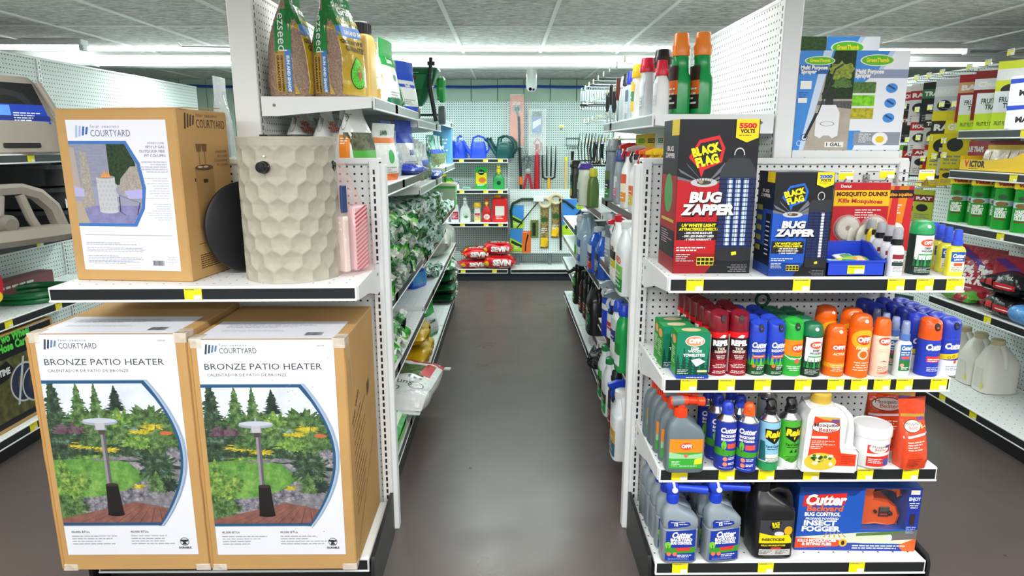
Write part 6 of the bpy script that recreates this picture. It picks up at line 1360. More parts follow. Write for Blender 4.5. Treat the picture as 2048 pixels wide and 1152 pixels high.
# ---------- broadcast spreader on the far top shelf
t = thing('lawn_spreader', 'green lawn spreader with black folded handles and wheels on the middle top shelf', 'spreader', (-.64, 4.72, 1.6305), radians(2)); t.scale = (.84, .84, .84); GRN = mat('#136b3c', .3); BK = mat('#17191b', .45)
b = MB(); b.bottle([(.14, .16, .14, 3), (.20, .24, .2, 4), (.40, .42, .32, 5), (.42, .45, .35, 5), (.432, .45, .35, 5), (.432, .43, .33, 5), (.30, .34, .26, 4)], GRN, 32); b.build('hopper', t)
p = Print(); p.poly([(-.13, .38), (.13, .38), (.09, .27), (-.09, .27)], '#1d7d48').rect(-.07, .34, .12, .03, '#7a3a2a').lines(-.1, .39, .18, 1, .014, '#9ac4a4'); q = MB(); p.put(q, lambda x, y, d: (x, -.145 - (y - .27) * .16 - d, y)); q.build('hopper_decal', t)
for sx in (-1, 1):
 b = MB(); b.tube([(sx * .17, -.20, .50), (sx * .155, -.21, .28), (sx * .20, -.20, .02)], [.014, .017, .017], BK, 10); b.box(sx * .17 - .03, -.215, .44, sx * .17 + .03, -.19, .47, BK, .004); b.build('handle', t)
b = MB(); b.lathe([(.0, -.03), (.085, -.03), (.10, -.01), (.10, .02), (.08, .035), (0, .035)], mat('#1fae4a', .2), 28, M=T(.235, -.06, .27, ry=pi / 2)); b.build('edge_guard', t)
for sx in (-1, 1):
 b = MB(); b.lathe([(0, -.03), (.06, -.03), (.075, -.024), (.078, 0), (.075, .024), (.06, .03), (0, .03)], mat('#6d777b', .5), 24, M=T(sx * .235, .02, .078, ry=pi / 2)); b.build('wheel', t)
b = MB(); b.tube([(-.23, .02, .078), (.23, .02, .078)], .01, BK, 8); b.tube([(0, .02, .078), (0, .0, .16)], .012, BK, 8); b.build('axle', t)
# ---------- white and orange bags on the second shelf
z2 = 1.345
def hum_front(w_, h): return plain_art(w_, h, ((0, .34, film('#e9722a', .2)), (.34, .36, '#7fae3a')), (('HIGH', 0, .76, .07, '#c9583c'), ('TRAFFIC', 0, .68, .07, '#c9583c')), ())
def hum_side(d_, h, c, photo=False):
 p = Print((-d_ / 2, 0, d_ / 2, h)); p.ring(0, h * .79, h * .095, h * .102, '#5a6266', sx=.36).text('Best', .003, h * .84, .009, '#6a7276', rot=-1.45, fit=h * .11).rect(-d_ * .12, h * .0, d_ * .36, h * .63, c, l=1).lines(-d_ * .08, h * .58, d_ * .28, 3, h * .03, W_, l=2); return p
for k, (x, y, rz, sd, hh) in enumerate(((-.815, 2.72, 84, 41, .292), (-.705, 2.70, 84, 42, .29), (-.575, 2.60, 74, 43, .298))):
 w_ = .2; d_ = .115
 stand('lawn_bag', ('white and orange bag farthest left below the top shelf, behind the honeycomb column', 'white and orange bag in the middle of three below the top shelf', 'large white bag with an orange panel, nearest the aisle above the end unit')[k], 0, y, z2, w_, d_, hh, WF, hum_front(w_, hh) if k < 2 else plain_art(w_, hh, ((0, .44, '#4fae3a'), (.44, .66, leafm('#5e6248', .6, 60)))), sd, x, rz, None, hum_side(d_, hh, '#d8553a' if k < 2 else '#f08a1e'), topw=.55, flat_from=.92)
dup(bpy.data.objects['lawn_bag.006'], 'white and orange bag hidden behind the farthest left one', (-.80, 2.95, z2 + .0005)); dup(bpy.data.objects['lawn_bag.007'], 'white and orange bag hidden behind the middle one', (-.69, 2.93, z2 + .0005))
S2 = (('white bag with orange corners and a green grass tuft, tilted over the shelf edge', 2.95, .20, .24, WF, ((0, .12, film('#e9722a', .2)), (.66, .76, '#e07a3a')), ((.05, .42, .12, .12, '#3fae5a'),), -.545, 72),
      ('blue topped pale seed bag behind the tilted white bag', 3.22, .20, .26, WF, ((.62, 1, '#2244c0'), (0, .4, '#9db8c4')), (), -.57, 85), ('grey blue seed bag beside the SUN bag', 3.40, .19, .22, filmpat(['#8fa8b4', '#b9c8cc', '#7d94a0'], 8), (), (), -.57, 88),
      ('tall bag with a blue top and the word SUN on white', 3.60, .19, .275, WF, ((.58, 1, '#2244c0'), (0, .2, leafm('#a3946a', .5, 80))), (), -.545, 70))
for k, (lb, y, w_, h, m, bands, bl, x, rz) in enumerate(S2): stand('lawn_bag', lb, 0, y, z2, w_, .09, h, m, plain_art(w_, h, bands, (('SUN', .05, .36, .09, '#1c3aa8'),) if k == 3 else (('LAWN', -.05, .8, .08, '#17704a'),) if k == 0 else (), bl), 50 + k, x, rz, lean=-.02 if k == 0 else 0)
for k, y in enumerate((3.82, 4.02, 4.22, 4.42)): stand('lawn_bag', f'{ORD[k]} from the near end of the shiny silver bags on the middle second shelf', 0, y, 1.27, .18, .08, .27 - .012 * k, SILV, plain_art(.18, .26, ((.05, .38, leafm(('#4d5f3f', '#8a8668', '#44603c', '#7a8a5a')[k], .6, 60)), (.38, .5, ('#e6ebe6', '#e6ebe6', '#2450c8', '#2450c8')[k]))), 60 + k, -.55, 78)
for k, (x, y, z, c, lb) in enumerate(((-.52, 3.55, z2 - .0, '#2448c8', 'loose blue film bag lying at the end of the near second shelf'), (-.52, 4.60, 1.27, '#2a52cc', 'loose blue film bag lying on the middle second shelf'), (-.56, 4.78, 1.27, '#e4e9e8', 'flattened white and blue film bag beyond the silver bags'))):
 sh = PillowShape(.34, .16, .05, 70 + k, .008); sack('film_bag', lb, 'bag', (x, y, z + .0005), radians(80 + 9 * k), sh, film(c, .7))
for k in range(5): t = dup(bpy.data.objects['lawn_bag.018'], f'{ORD[k]} of the teal and white bags leaning on the far second shelf', (-.56, 5.05 + .2 * k, 1.3305), radians(75 + 6 * k))
TEAL = filmpat(['#d7efe9', '#7fc4b4', '#2c8f78', '#e9f4f0'], 10)
for k in range(5): bpy.data.objects['lawn_bag.%03d' % (19 + k)].children[0].data = (lambda m_: (m_.materials.clear(), m_.materials.append(TEAL), m_)[2])(bpy.data.objects['lawn_bag.018'].children[0].data.copy()) if k % 2 == 0 else bpy.data.objects['lawn_bag.018'].children[0].data
t = thing('blue_carton', 'pale blue carton standing on the far second shelf near the watering cans', 'box', (-.56, 6.02, 1.3305)); MB().box(-.08, -.06, 0, .08, .06, .34, mat('#6fb0e0', .4), .003).build('carton', t); q = MB(); Print().lines(-.05, .2, .1, 4, .03, W_).put(q, on_front(-.06)); q.build('front_print', t)
# ---------- heaped seed bags, crimped ends toward the aisle
PATS = [filmpat(['#10361f', '#2f7a3a', '#cfd8cf', '#8fae94', '#1c5a30'], 7, .2, .9, 20, k) for k in range(2)] + [filmpat(['#b9c8bd', '#e2e8e2', '#6aa86a', '#2a6a38'], 8, .18, .9, 20, 3), filmpat(['#3fae3c', '#7fc85a', '#dfe9da', '#2c7a30'], 7, .2, .8, 20, 4)]
PALE = [filmpat(['#cfe9df', '#a9d6c6', '#eaf5f0', '#3a8a5c', '#d8ece4'], 12, .2, .9, 26, k) for k in range(3)]
def heap_mesh(seed, w_, d_, h, m, flap=.12):
 r = random.Random(seed); sh = PouchShape(w_, d_, h, seed, lump=.012, top=.006, topw=1.1, flat_from=.86, lean=-.02); b = MB(); sh.body(b, m, 26, 16)
 for i, v in enumerate(b.v):
  t_ = v[2] / h
  if t_ > .6: a = (t_ - .6) / .4; b.v[i] = (v[0] + .010 * a * sin(v[2] * 60 + seed), v[1] + .026 * a * sin(v[0] * 75 + seed) + .014 * a * sin(v[2] * 110), v[2] + .012 * a * sin(v[0] * 50 + seed * 2))
 return b
HG = {}
def heap(label, x, y, z, m, var, w_=.215, d_=.105, h=.40, rz=90, group=None, drop=0):
 key = (m.name, var, w_, d_, h); t = thing('seed_sack', label, 'bag', (x, y, z), radians(rz), group, rx=pi / 2 + drop)
 if key not in HG:
  o = heap_mesh(var, w_, d_, h, m).build('bag_body', t, ang=60); fix_normals(o); HG[key] = o.data
 else:
  o = bpy.data.objects.new('bag_body', HG[key]); COL.objects.link(o); o.parent = t
 return t
LAY = ['lowest', 'second', 'third', 'fourth', 'fifth']
for lay in range(3):
 for c in range(5):
  y = 2.58 + .235 * c + (.05 if lay % 2 else 0); m = PATS[(c + lay * 2 + (lay == 0) * 3) % 4]
  heap(f'crumpled green and silver seed bag, {LAY[lay]} layer, {ORD[c]} from the near post, third shelf', -.858, min(y, 3.59), .885 + .058 + .104 * lay, m, 3 + (c + lay) % 4, rz=90 + rnd.uniform(-6, 6), h=.385 + .03 * rnd.random(), group='green and silver seed bags heaped on the near section')
for lay in range(4):
 for c in range(5):
  heap(f'crinkled pale green seed bag, {LAY[lay]} layer, {ORD[c]} from the near end of the middle section', -.858, 3.80 + .215 * c, .865 + .048 + .083 * lay, PALE[(c + lay) % 3] if (c + lay) % 5 else PATS[2], 11 + (2 * c + lay) % 4, .195, .088, .395 + .03 * rnd.random(), 90 + rnd.uniform(-8, 8), 'pale seed bags heaped on the middle section')
for c in range(5): heap(f'pale bag on the far section beside the green feed box, {ORD[c]} from its near end', -.858, 5.04 + .17 * c, .965 + .05 + .02 * (c % 2), PALE[c % 3], 20 + c % 2, .17, .1, .40, 90, 'pale bags on the far section')
t = thing('feed_box', 'bright green box with a beige lid on the far section of the left aisle unit', 'box', (-.54, 5.99, .9655), pi / 2); MB().box(-.10, -.09, 0, .10, .22, .17, mat('#2db83c', .4), .003).build('carton', t); MB().box(-.11, -.10, .171, .11, .23, .195, mat('#b9b49a', .5), .004).build('lid', t); q = MB(); Print().text('LAWN', 0, .10, .03, W_, bold=.04).text('FOOD', 0, .05, .03, W_, bold=.04).put(q, on_front(-.09)); Print().rect(0, .02, .31, .13, '#8f9a86').put(q, on_left(-.10, .22)); q.build('front_print', t)
# ---------- fourth shelves
BLUEF = filmpat(['#1d46b0', '#2a5cd0', '#6fb0e0', '#1d46b0'], 7)
for k, y in enumerate((3.78, 3.93, 4.08)): stand('feed_bag', f'{ORD[k]} of the dark blue bags slumped behind the standing blue bag', 0, y, .60, .17, .10, .17, BLUEF, None, 80 + k, -.68, 100)
stand('feed_bag', 'standing blue bag with white lettering on the fourth shelf of the middle section', 0, 4.20, .60, .17, .10, .20, film('#1f4ec4', .3), plain_art(.17, .2, ((.1, .5, '#4a9ad8'),), (('BIRD', 0, .7, .12, W_),)), 84, -.59, 62)
stand('feed_bag', 'blue bag behind the standing blue bag on the middle section', 0, 4.38, .60, .16, .09, .17, BLUEF, None, 85, -.62, 80)
t = thing('straw_sack', 'large clear bag of straw bulging from the far section of the left aisle unit', 'bag', (-.645, 5.42, .6105), radians(90)); sh = PillowShape(.62, .42, .27, 90, .012); b = MB(); sh.body(b, clearm('#f6faf5', .62, .08)); fix_normals(b.build('clear_bag', t, ang=60)); sh = PillowShape(.44, .36, .19, 91, .015); b = MB(); sh.body(b, mat('#a39468', .9, vary=.5, vscale=160, bump=.8, bscale=150), 22); fix_normals(b.build('straw', t, loc=(0, 0, .012), ang=60))
for k in range(3): heap(f'clear crinkled bag, {ORD[k]} along the middle section below the pale seed bags', -.86, 4.50 + .13 * k, .60 + .05, PALE[k], 25 + k % 2, .14, .09, .38)
LIME = filmpat(['#2fae2c', '#5cd03a', '#e9f2e4', '#2fae2c'], 7, .2, .6)
heap('bright green bag lying nearest the post on the fourth shelf', -.86, 2.70, .575 + .06, LIME, 7, .30, .12, .385); heap('green and white bag behind the bright green one on the fourth shelf', -.86, 3.02, .575 + .06, PATS[3], 8, .26, .12, .385); heap('white bag with a green end resting across the two green bags', -.86, 2.92, .575 + .15, PATS[2], 9, .28, .08, .385)
# ---------- base shelf
zb = .1505
sh = PillowShape(.56, .40, .13, 95, .008); p = Print((-.3, -.2, .3, .2)); p.rect(-.3, -.2, .6, .4, film('#2c9a2c', .3)).up().poly([(-.25, -.18), (.27, -.18), (.27, -.02), (-.25, -.05)], '#d8ecd0').text('LAWN', 0, -.13, .06, '#1f7a2a', bold=.05).lines(-.2, .02, .4, 5, .022, '#e9f4e2')
sack('soil_sack', 'bright green sack on the lowest shelf nearest the post', 'sack', (-.675, 2.76, zb), radians(90), sh, film('#2fa82c', .4), plain_art(.5, 1, ((.1, .6, '#8fd07a'),), ()), p)
sh = PillowShape(.66, .44, .15, 96, .010); p = Print((-.33, -.22, .33, .22)); p.rect(-.33, -.22, .66, .44, film('#eef1ee', .3)).up().rect(.20, -.22, .10, .44, film('#c8202c', .3)).rect(-.02, -.16, .18, .28, leafm('#4f6a36', .6, 30)).rect(.0, -.19, .18, .05, '#d0242c').up().text('Sun & Shade', -.10, .02, .05, '#3a4448', rot=pi / 2, fit=.3).text('GRASS', -.17, .02, .05, '#5a666a', rot=pi / 2, fit=.2).lines(-.06, -.1, .03, 3, .03, '#8a9296').ring(-.14, -.15, .035, .04, '#5a666a')
t = sack('soil_sack', 'white sack with a red band and garden photo, sticking out over the aisle', 'sack', (-.60, 3.38, zb + .003), radians(84), sh, film('#eef1ee', .35), None, p)
b = MB(); b.box(-.345, -.215, .062, -.315, .02, .072, film('#f4f6f4', .4), .003); b.box(.315, -.24, .062, .35, -.02, .072, film('#f4f6f4', .4), .003); b.build('sealed_end', t)
YEL = film('#e3b81c', .3); sh = PillowShape(.50, .36, .11, 97, .008)
t = sack('soil_sack', 'lower of two yellow sacks on the lowest shelf of the middle section', 'sack', (-.665, 4.10, zb), radians(90), sh, YEL, plain_art(.4, 1, ((.3, .6, '#c99a14'),)), plain_art(.3, .2, (), (('FEED', 0, .4, .3, '#8a5a14'),)))
dup(t, 'upper yellow sack slumped over the lower one in the middle section', (-.675, 4.08, zb + .122), radians(94), ry=.06)
stand('lawn_bag', 'white and green bag standing beyond the yellow sacks on the lowest shelf', 0, 4.62, .15, .22, .12, .26, WF, plain_art(.22, .26, ((.6, 1, '#1f9a3e'), (0, .1, '#1f9a3e')), (('Lawn', 0, .4, .1, '#3a5a44'),)), 98, -.58, 70)
sh = PillowShape(.52, .40, .085, 99, .007); SOIL = film('#14502c', .35); p = Print((-.26, -.2, .26, .2)); p.rect(-.2, -.15, .4, .3, leafm('#2f7a3c', .4, 40)).up().text('Garden Soil', 0, -.12, .05, W_, bold=.03)
f = Print((-.25, 0, .25, 1)); f.text('RANCHER', -.02, .62, .16, W_, bold=.02, fit=.16).text('Garden Soil', 0, .2, .42, W_, bold=.04, fit=.34)
t = sack('soil_sack', 'bottom garden soil sack of the dark green stack at the far end', 'sack', (-.645, 5.80, zb), radians(90), sh, SOIL, f, None, 'dark green garden soil sacks')
dup(t, 'middle garden soil sack of the dark green stack at the far end', (-.64, 5.79, zb + .087), radians(92)); dup(t, 'third garden soil sack of the dark green stack, under the rumpled one', (-.645, 5.81, zb + .174), radians(88))
sack('soil_sack', 'rumpled top sack of the dark green stack at the far end', 'sack', (-.64, 5.80, zb + .262), radians(93), PillowShape(.5, .38, .09, 101, .012), filmpat(['#14502c', '#1d6a3a', '#cfe0d2', '#14502c'], 8), f, p, 'dark green garden soil sacks')
# ================================================================== goods in the right aisle unit (fronts face -X)
def spot(px, Y, z): return (P(px, 300, Y=Y).x, Y, z + .0005)
def lab(w_, h, cols, z0=.03, txt=None, tc=W_, seed=1):
 p = Print(); n = len(cols)
 for k, c in enumerate(cols): p.rect(-w_ * .42, z0 + h * k / n, w_ * .84, h / n, c)
 p.up()
 if txt: p.text(txt, 0, z0 + h * .72, h * .16, tc, bold=.05, fit=w_ * .7)
 p.lines(-w_ * .34, z0 + h * .45, w_ * .68, 4, h * .11, '#e9ece8', seed=seed, h=.4); return p
def tallb(label, loc, w_, d_, h, m, capm, pr=None, rz=-90, neck=.02, cap_h=.045, e=3.4, grip=False, capw=1.25):
 t = thing('concentrate_bottle', label, 'bottle', loc, radians(rz)); zt = h - cap_h; b = MB()
 b.bottle([(0, w_ * .9, d_ * .9, e), (.005, w_, d_, e), (zt * .5, w_, d_, e), (zt * .62, w_ * .93, d_ * .95, e), (zt * .70, w_ * (.72 if grip else .95), d_ * (.8 if grip else .95), e), (zt * .86, w_ * (.70 if grip else .85), d_ * (.75 if grip else .85), 3), (zt * .95, neck * 2.3, neck * 2.3, 2), (zt, neck * 2, neck * 2, 2)], m)
 if grip:
  for k in range(7): b.box(-w_ * .24, -d_ * .40, zt * (.66 + .028 * k), w_ * .24, d_ * .40, zt * (.668 + .028 * k), m, .002)
 b.build('bottle_body', t)
 c = MB(); r = neck * capw; c.lathe([(r * 1.05, zt - .004), (r * 1.1, zt + .004), (r, zt + cap_h * .45), (r * .96, zt + cap_h * .5), (r * .88, h - .004), (r * .8, h), (0, h)], capm, 24)
 for k in range(20): c.box(-.001, -.001, zt + .004, .001, .001, zt + cap_h * .42, capm, M=T(r * 1.03 * cos(2 * pi * k / 20), r * 1.03 * sin(2 * pi * k / 20)))
 c.build('cap', t)
 if pr: q = MB(); pr.put(q, on_super(w_, d_, e), gx=.01); q.build('label', t, ang=50)
 return t
def trig(label, loc, w_, d_, h, m, hm, hm2=None, pr=None, rz=-90, s=1.0, e=3):
 t = thing('trigger_bottle', label, 'bottle', loc, radians(rz)); b = MB(); hb = h - .055 * s
 b.bottle([(0, w_ * .9, d_ * .9, e), (.005, w_, d_, e), (hb * .55, w_, d_, e), (hb * .72, w_ * .84, d_ * .9, e), (hb * .88, w_ * .46, d_ * .56, 2.4), (hb, .03 * s, .03 * s, 2)], m); b.build('bottle_body', t)
 trigger_head(t, hb - .004, hm, hm2, s=s)
 if pr: q = MB(); pr.put(q, on_super(w_, d_, e), gx=.01); q.build('label', t, ang=50)
 return t
zt_ = 1.605; PW = mat('#e6eaea', .35); PG_ = mat('#8d979d', .35); PGD = mat('#6f7b83', .35); CLR = mat('#dbe8ea', .12, alpha=.8)
GRB = mat('#12974a', .22, spec=.55); ORC = mat('#f58a2c', .3)
for px, lb, Y in ((1394, 'right one of two green ribbed bottles with big orange caps, top shelf', 2.52), (1352, 'left one of two green ribbed bottles with big orange caps, top shelf', 2.54)):
 tallb(lb, spot(px, Y, zt_), .085, .065, .285, GRB, ORC, lab(.085, .15, ('#2a1c18', '#e8702a', '#3a2420'), .02), -75, .026, .075, 3.6, True, 1.12)
for px, Y, w_, h, m, cm, pr, lb, nk in ((1318, 2.66, .07, .245, mat('#202327', .3), plastic('#1c1d20'), lab(.07, .1, ('#3a3f44', '#8a9094')), 'black bottle with a tall black two-step cap on the top shelf', .026),
  (1317, 2.52, .055, .19, PW, plastic('#d8203a'), lab(.055, .08, ('#c9d4da', '#e9eef0')), 'small white bottle with a red cap in front of the black one, top shelf', .017), (1290, 2.75, .07, .225, mat('#d5dde0', .3), plastic('#d8203a'), lab(.07, .1, ('#9fb0b8', '#dfe5e6')), 'pale grey bottle with a wide red cap on the top shelf', .025),
  (1271, 2.92, .06, .22, mat('#e9ece4', .3), plastic('#f0c01e'), lab(.06, .12, ('#e8c82a', '#3f8a4a', '#e8c82a')), 'white bottle with a yellow cap and yellow labels on the top shelf', .02), (1259, 3.10, .06, .21, mat('#a9bcc4', .3), plastic('#2a3fc8'), lab(.06, .1, ('#cfdadd', '#5a7a8a')), 'grey bottle with a blue cap on the top shelf', .018), (1251, 3.26, .06, .215, mat('#c3cfd2', .3), plastic('#2a2d30'), None, 'grey bottle with a dark cap behind the blue capped one, top shelf', .018), (1246, 3.42, .06, .22, mat('#cfdadb', .3), plastic('#e9ecec'), None, 'pale bottle with a white cap at the far end of the top shelf', .018)):
 tallb(lb, spot(px, Y, zt_), w_, .055, h, m, cm, pr, -88, nk, .05)
# second shelf of the near section
z = 1.22
tallb('tall grey bottle with a dark ring at its shoulder, second shelf', spot(1228, 3.35, z), .09, .075, .30, PGD, mat('#7d868a', .3), lab(.09, .13, ('#3f7a3a', '#2a2f30', '#5a6a30'), .02), -82, .03, .05, 3)
trig('white bottle with a red trigger head near the grey bottle, second shelf', spot(1259, 2.98, z), .085, .06, .285, PW, plastic('#c8202c'), plastic('#c8202c'), lab(.085, .12, ('#e8922a', '#f0e6c8', '#d85a3a')), -82)
tallb('grey bottle with pink label between the two trigger bottles', spot(1243, 3.20, z), .07, .06, .25, PG_, plastic('#3a4a8a'), lab(.07, .1, ('#d85a8a', '#cfd4d8')), -88)
trig('white bottle with a dark collar and a silver printed label, second shelf', spot(1276, 2.80, z), .08, .06, .275, PW, mat('#d8dcd8', .2, metal=.5), mat('#3a4046', .3), lab(.08, .12, ('#d8c23a', '#e8602a', '#f0f0e8')), -86)
for k, (px, Y, hc) in enumerate(((1293, 2.70, '#c8202c'), (1301, 2.66, '#e8702a'), (1316, 2.58, '#f0c81e'), (1332, 2.55, '#f0c81e'))): trig(('green bottle with a red trigger behind the end unit', 'green bottle with an orange trigger behind the end unit', 'green bottle with a yellow trigger, left of the two beside the zapper box', 'green bottle with a yellow trigger touching the zapper box')[k], spot(px, Y, z), .07, .055, .265, mat('#17a044', .25), plastic(hc), plastic(hc), None, -80)
for k, (px, Y, c) in enumerate(((1262, 3.25, ['#e8d82a', '#2fae3a']), (1280, 3.05, ['#f0c81e', '#3a4a2a']), (1300, 2.92, ['#e8ece4', '#3a8a3a']), (1316, 2.78, ['#f0d01e', '#4a4a3a']))):
 loc = spot(px, Y, z + .0); card('seed_packet', f'{ORD[k]} from the far end of the yellow and green packets above the second shelf', 'packet', loc[0] + .05, Y, 1.545, .11, .15, c[0], Print((0, 0, .11, .15)).poly([(0, 0), (.11, 0), (.11, .09), (0, .05)], c[1]).up().text('SEED', .055, .11, .02, c[1], bold=.03), rz=radians(-70), group='packets above the second shelf', thick=.006)
# third shelf
z = .885
JUGW = mat('#e3eaec', .25)
def jg(label, px, Y, z, w_, d_, h, m, cm, pr=None, rz=-90, **k): return jug('chemical_jug', label, spot(px, Y, z), w_, d_, h, m, cm, pr, radians(rz), **k)
jg('big white jug nearest the post with a green grass label, third shelf', 1268, 2.72, z, .165, .10, .305, JUGW, plastic('#e6ecec'), lab(.165, .16, ('#1f8a3a', '#7fc05a', '#e9eef0'), .02, 'WEED', '#e8604a'))
jg('white jug with a black and yellow label beside the nearest jug, third shelf', 1252, 3.00, z, .16, .10, .30, JUGW, plastic('#c8202c'), lab(.16, .15, ('#f0efe6', '#d8c21e', '#2a2420', '#f0efe6'), .03, 'KILLER', '#2a2a2a'))
t = trig('white wand sprayer with red grips hanging by the jugs, third shelf', spot(1240, 3.06, z), .05, .04, .28, PW, plastic('#c8202c'), PW, None, -84)
tallb('flat grey bottle with a silver label at the far end, third shelf', spot(1228, 3.38, z), .10, .05, .27, PG_, mat('#b9c2c6', .3), lab(.1, .18, ('#9aa6ac', '#c9d2d4', '#6a767c'), .03), -82)
jg('white jug behind the flat grey bottle, third shelf', 1240, 3.42, z, .14, .09, .27, JUGW, plastic('#2a3fa8'), None)
# fourth shelf
z = .534
trig('blue and grey spray bottle with a white collar, fourth shelf', spot(1228, 3.30, z), .09, .06, .29, plastic('#1f3fd0'), mat('#9fb0b8', .3), PW, lab(.09, .06, ('#e9eef0', '#2a50d8'), .14), -75, 1.2)
trig('grey and black spray bottle leaning beside the blue one, fourth shelf', spot(1240, 3.10, z), .085, .06, .28, mat('#20252a', .3), mat('#7f8b92', .3), PW, lab(.085, .12, ('#e9eef0', '#c8303a', '#e9eef0'), .05), -80, 1.2)
tallb('white bottle with a blue band and dark label, fourth shelf', spot(1249, 2.94, z), .09, .06, .27, PW, plastic('#2a50c8'), lab(.09, .16, ('#e9eef0', '#2a3a8a', '#c8d2d8'), .03), -84)
tallb('tall green bottle with a blue top nearest the post, fourth shelf', spot(1262, 2.76, z), .10, .07, .295, mat('#14a04c', .25), plastic('#1f46d0'), lab(.1, .1, ('#e9eef0', '#1f8a3a'), .03), -86)
# base shelf, near section
z = .15
for px, Y, lb, cols in ((1230, 3.42, 'white jug with a green label at the far end of the near base shelf', ('#1f8a3a', '#3a2420', '#2fae4a')), (1241, 3.20, 'white jug with a green label, second on the near base shelf', ('#2fae4a', '#2a4a2a', '#e9eef0'))): jg(lb, px, Y, z, .15, .10, .29, JUGW, plastic('#1f8a4a'), lab(.15, .15, cols, .02))
tallb('black bottle with a red band on the near base shelf', spot(1249, 3.02, z), .09, .07, .29, mat('#1d1f22', .3), plastic('#26282c'), lab(.09, .16, ('#8a2a2a', '#3a3c40'), .02), -88)
trig('blue sprayer in a clear pouch nearest the post on the base shelf', spot(1257, 2.86, z), .10, .07, .30, CLR, plastic('#1f46d0'), plastic('#1f46d0'), lab(.1, .18, ('#2a50b8', '#d8b82a', '#3f5a3a', '#c9d4d8'), .02), -86, 1.2)
jg('white jug with a picture label hidden by the post on the base shelf', 1266, 2.72, z, .14, .10, .30, JUGW, PW, lab(.14, .18, ('#3f6a8a', '#c9a43a', '#e9eef0'), .02))
# middle section
z = 1.13
tallb('dark brown bottle with a green and yellow label on the middle section', spot(1152, 4.66, z), .09, .07, .26, mat('#3a4038', .3), mat('#34302c', .4), lab(.09, .14, ('#c9c23a', '#2f7a4a', '#1d1f1c'), .02), -88, .03)
tallb('cream bottle with a purple cap on the middle section', spot(1172, 4.10, z), .11, .09, .255, mat('#dfe9d6', .3), plastic('#5a3fa0'), lab(.07, .12, ('#2f7a4a', '#1f3a6a', '#cfe0d2'), .02), -88, .035, .03, 4)
tallb('small green label bottle behind the cream bottle', spot(1188, 3.98, z), .07, .07, .23, mat('#5a7a3a', .3), plastic('#d8d03a'), None, -88)
z = .74; BLUL = mat('#2f62d0', .08, spec=.6, alpha=.88)
jg('big clear jug of pale blue liquid, farthest of the three on the middle section', 1181, 4.22, z, .17, .14, .33, mat('#a9c8d8', .1, alpha=.82), mat('#9fb4bc', .3), lab(.17, .14, ('#2a62b8', '#e9eef4', '#2a62b8'), .03))
jg('jug of deep blue washer fluid with a red label on the middle section', 1205, 3.98, z, .17, .14, .27, BLUL, mat('#dbe6ea', .2, alpha=.9), lab(.17, .14, ('#d8402a', '#3a2a5a', '#e9eef4'), .03))
jg('jug of deep blue washer fluid nearest the camera on the middle section', 1222, 3.78, z, .17, .14, .27, BLUL, mat('#dbe6ea', .2, alpha=.9), lab(.15, .12, ('#20283a', '#8a97a8', '#20283a'), .03))
tallb('white bottle with a lime green base, beyond the clear jug', spot(1163, 4.60, z), .09, .07, .28, mat('#d6e6e2', .25), PW, lab(.09, .2, ('#5ad01e', '#cfe6e0', '#3a6a6a'), .01), -88)
z = .39; BKB = mat('#17191a', .25, spec=.5)
for px, Y, cols, lb in ((1162, 4.62, ('#2a6a2a', '#1c1e1c', '#3fae3a'), 'slim black oil bottle with green letters, farthest on the middle section'), (1176, 4.36, ('#8a2a22', '#1c1e1c', '#5a1c18'), 'black oil bottle with a dark red label on the middle section'), (1185, 4.20, ('#6a221c', '#1c1e1c'), 'second black oil bottle with a dark red label on the middle section')): tallb(lb, spot(px, Y, z), .10, .07, .28, BKB, plastic('#101113'), lab(.1, .17, cols, .02), -86)
jg('large black jug with a dark green label on the middle section', 1204, 3.86, z, .19, .13, .31, BKB, plastic('#101113'), lab(.19, .15, ('#123a24', '#1d6a3c', '#1c1e1c'), .03, 'OIL', '#dfe6e0'))
# base of the middle section: can on its side, black bag
a = P(1177, 672, Z=.15); t = thing('can', 'dark can with a green band lying on its side on the base shelf', 'can', (.66, 4.42, .15 + .062), radians(-20), rx=pi / 2)
b = MB(); b.lathe([(.058, 0), (.06, .004), (.06, .13), (.058, .134)], mat('#1d211f', .3), 28); b.build('can_body', t); b = MB(); b.lathe([(.0615, .128), (.062, .132), (.062, .146), (.055, .15), (0, .148)], mat('#d8dedd', .35), 28); b.build('lid', t)
p = Print(); p.rect(-.15, .09, .3, .03, '#2f9a4a').rect(-.15, .02, .3, .05, '#2a2c2a').up().text('SOAP', 0, .035, .02, W_, bold=.04); q = MB(); p.put(q, on_cyl(.06), gx=.008); q.build('label', t, ang=50)
t = thing('rubbish_bag', 'crumpled shiny black bag on the edge of the right base shelf', 'bag', (.66, 3.98, .1505), radians(-90)); sh = PouchShape(.26, .24, .15, 133, lump=.03, top=.05, flat_from=1.1); b = MB(); sh.body(b, mat('#0d0e0f', .12, spec=.7, bump=1.0, bscale=30), 22, 20); fix_normals(b.build('bag_body', t, ang=60)); b = MB(); b.add([(-.06, -.13, .03), (.02, -.135, .03), (.02, -.135, .05), (-.06, -.13, .05)], [(0, 1, 2, 3)], mat('#6a6a4a', .4)); b.build('label', t)
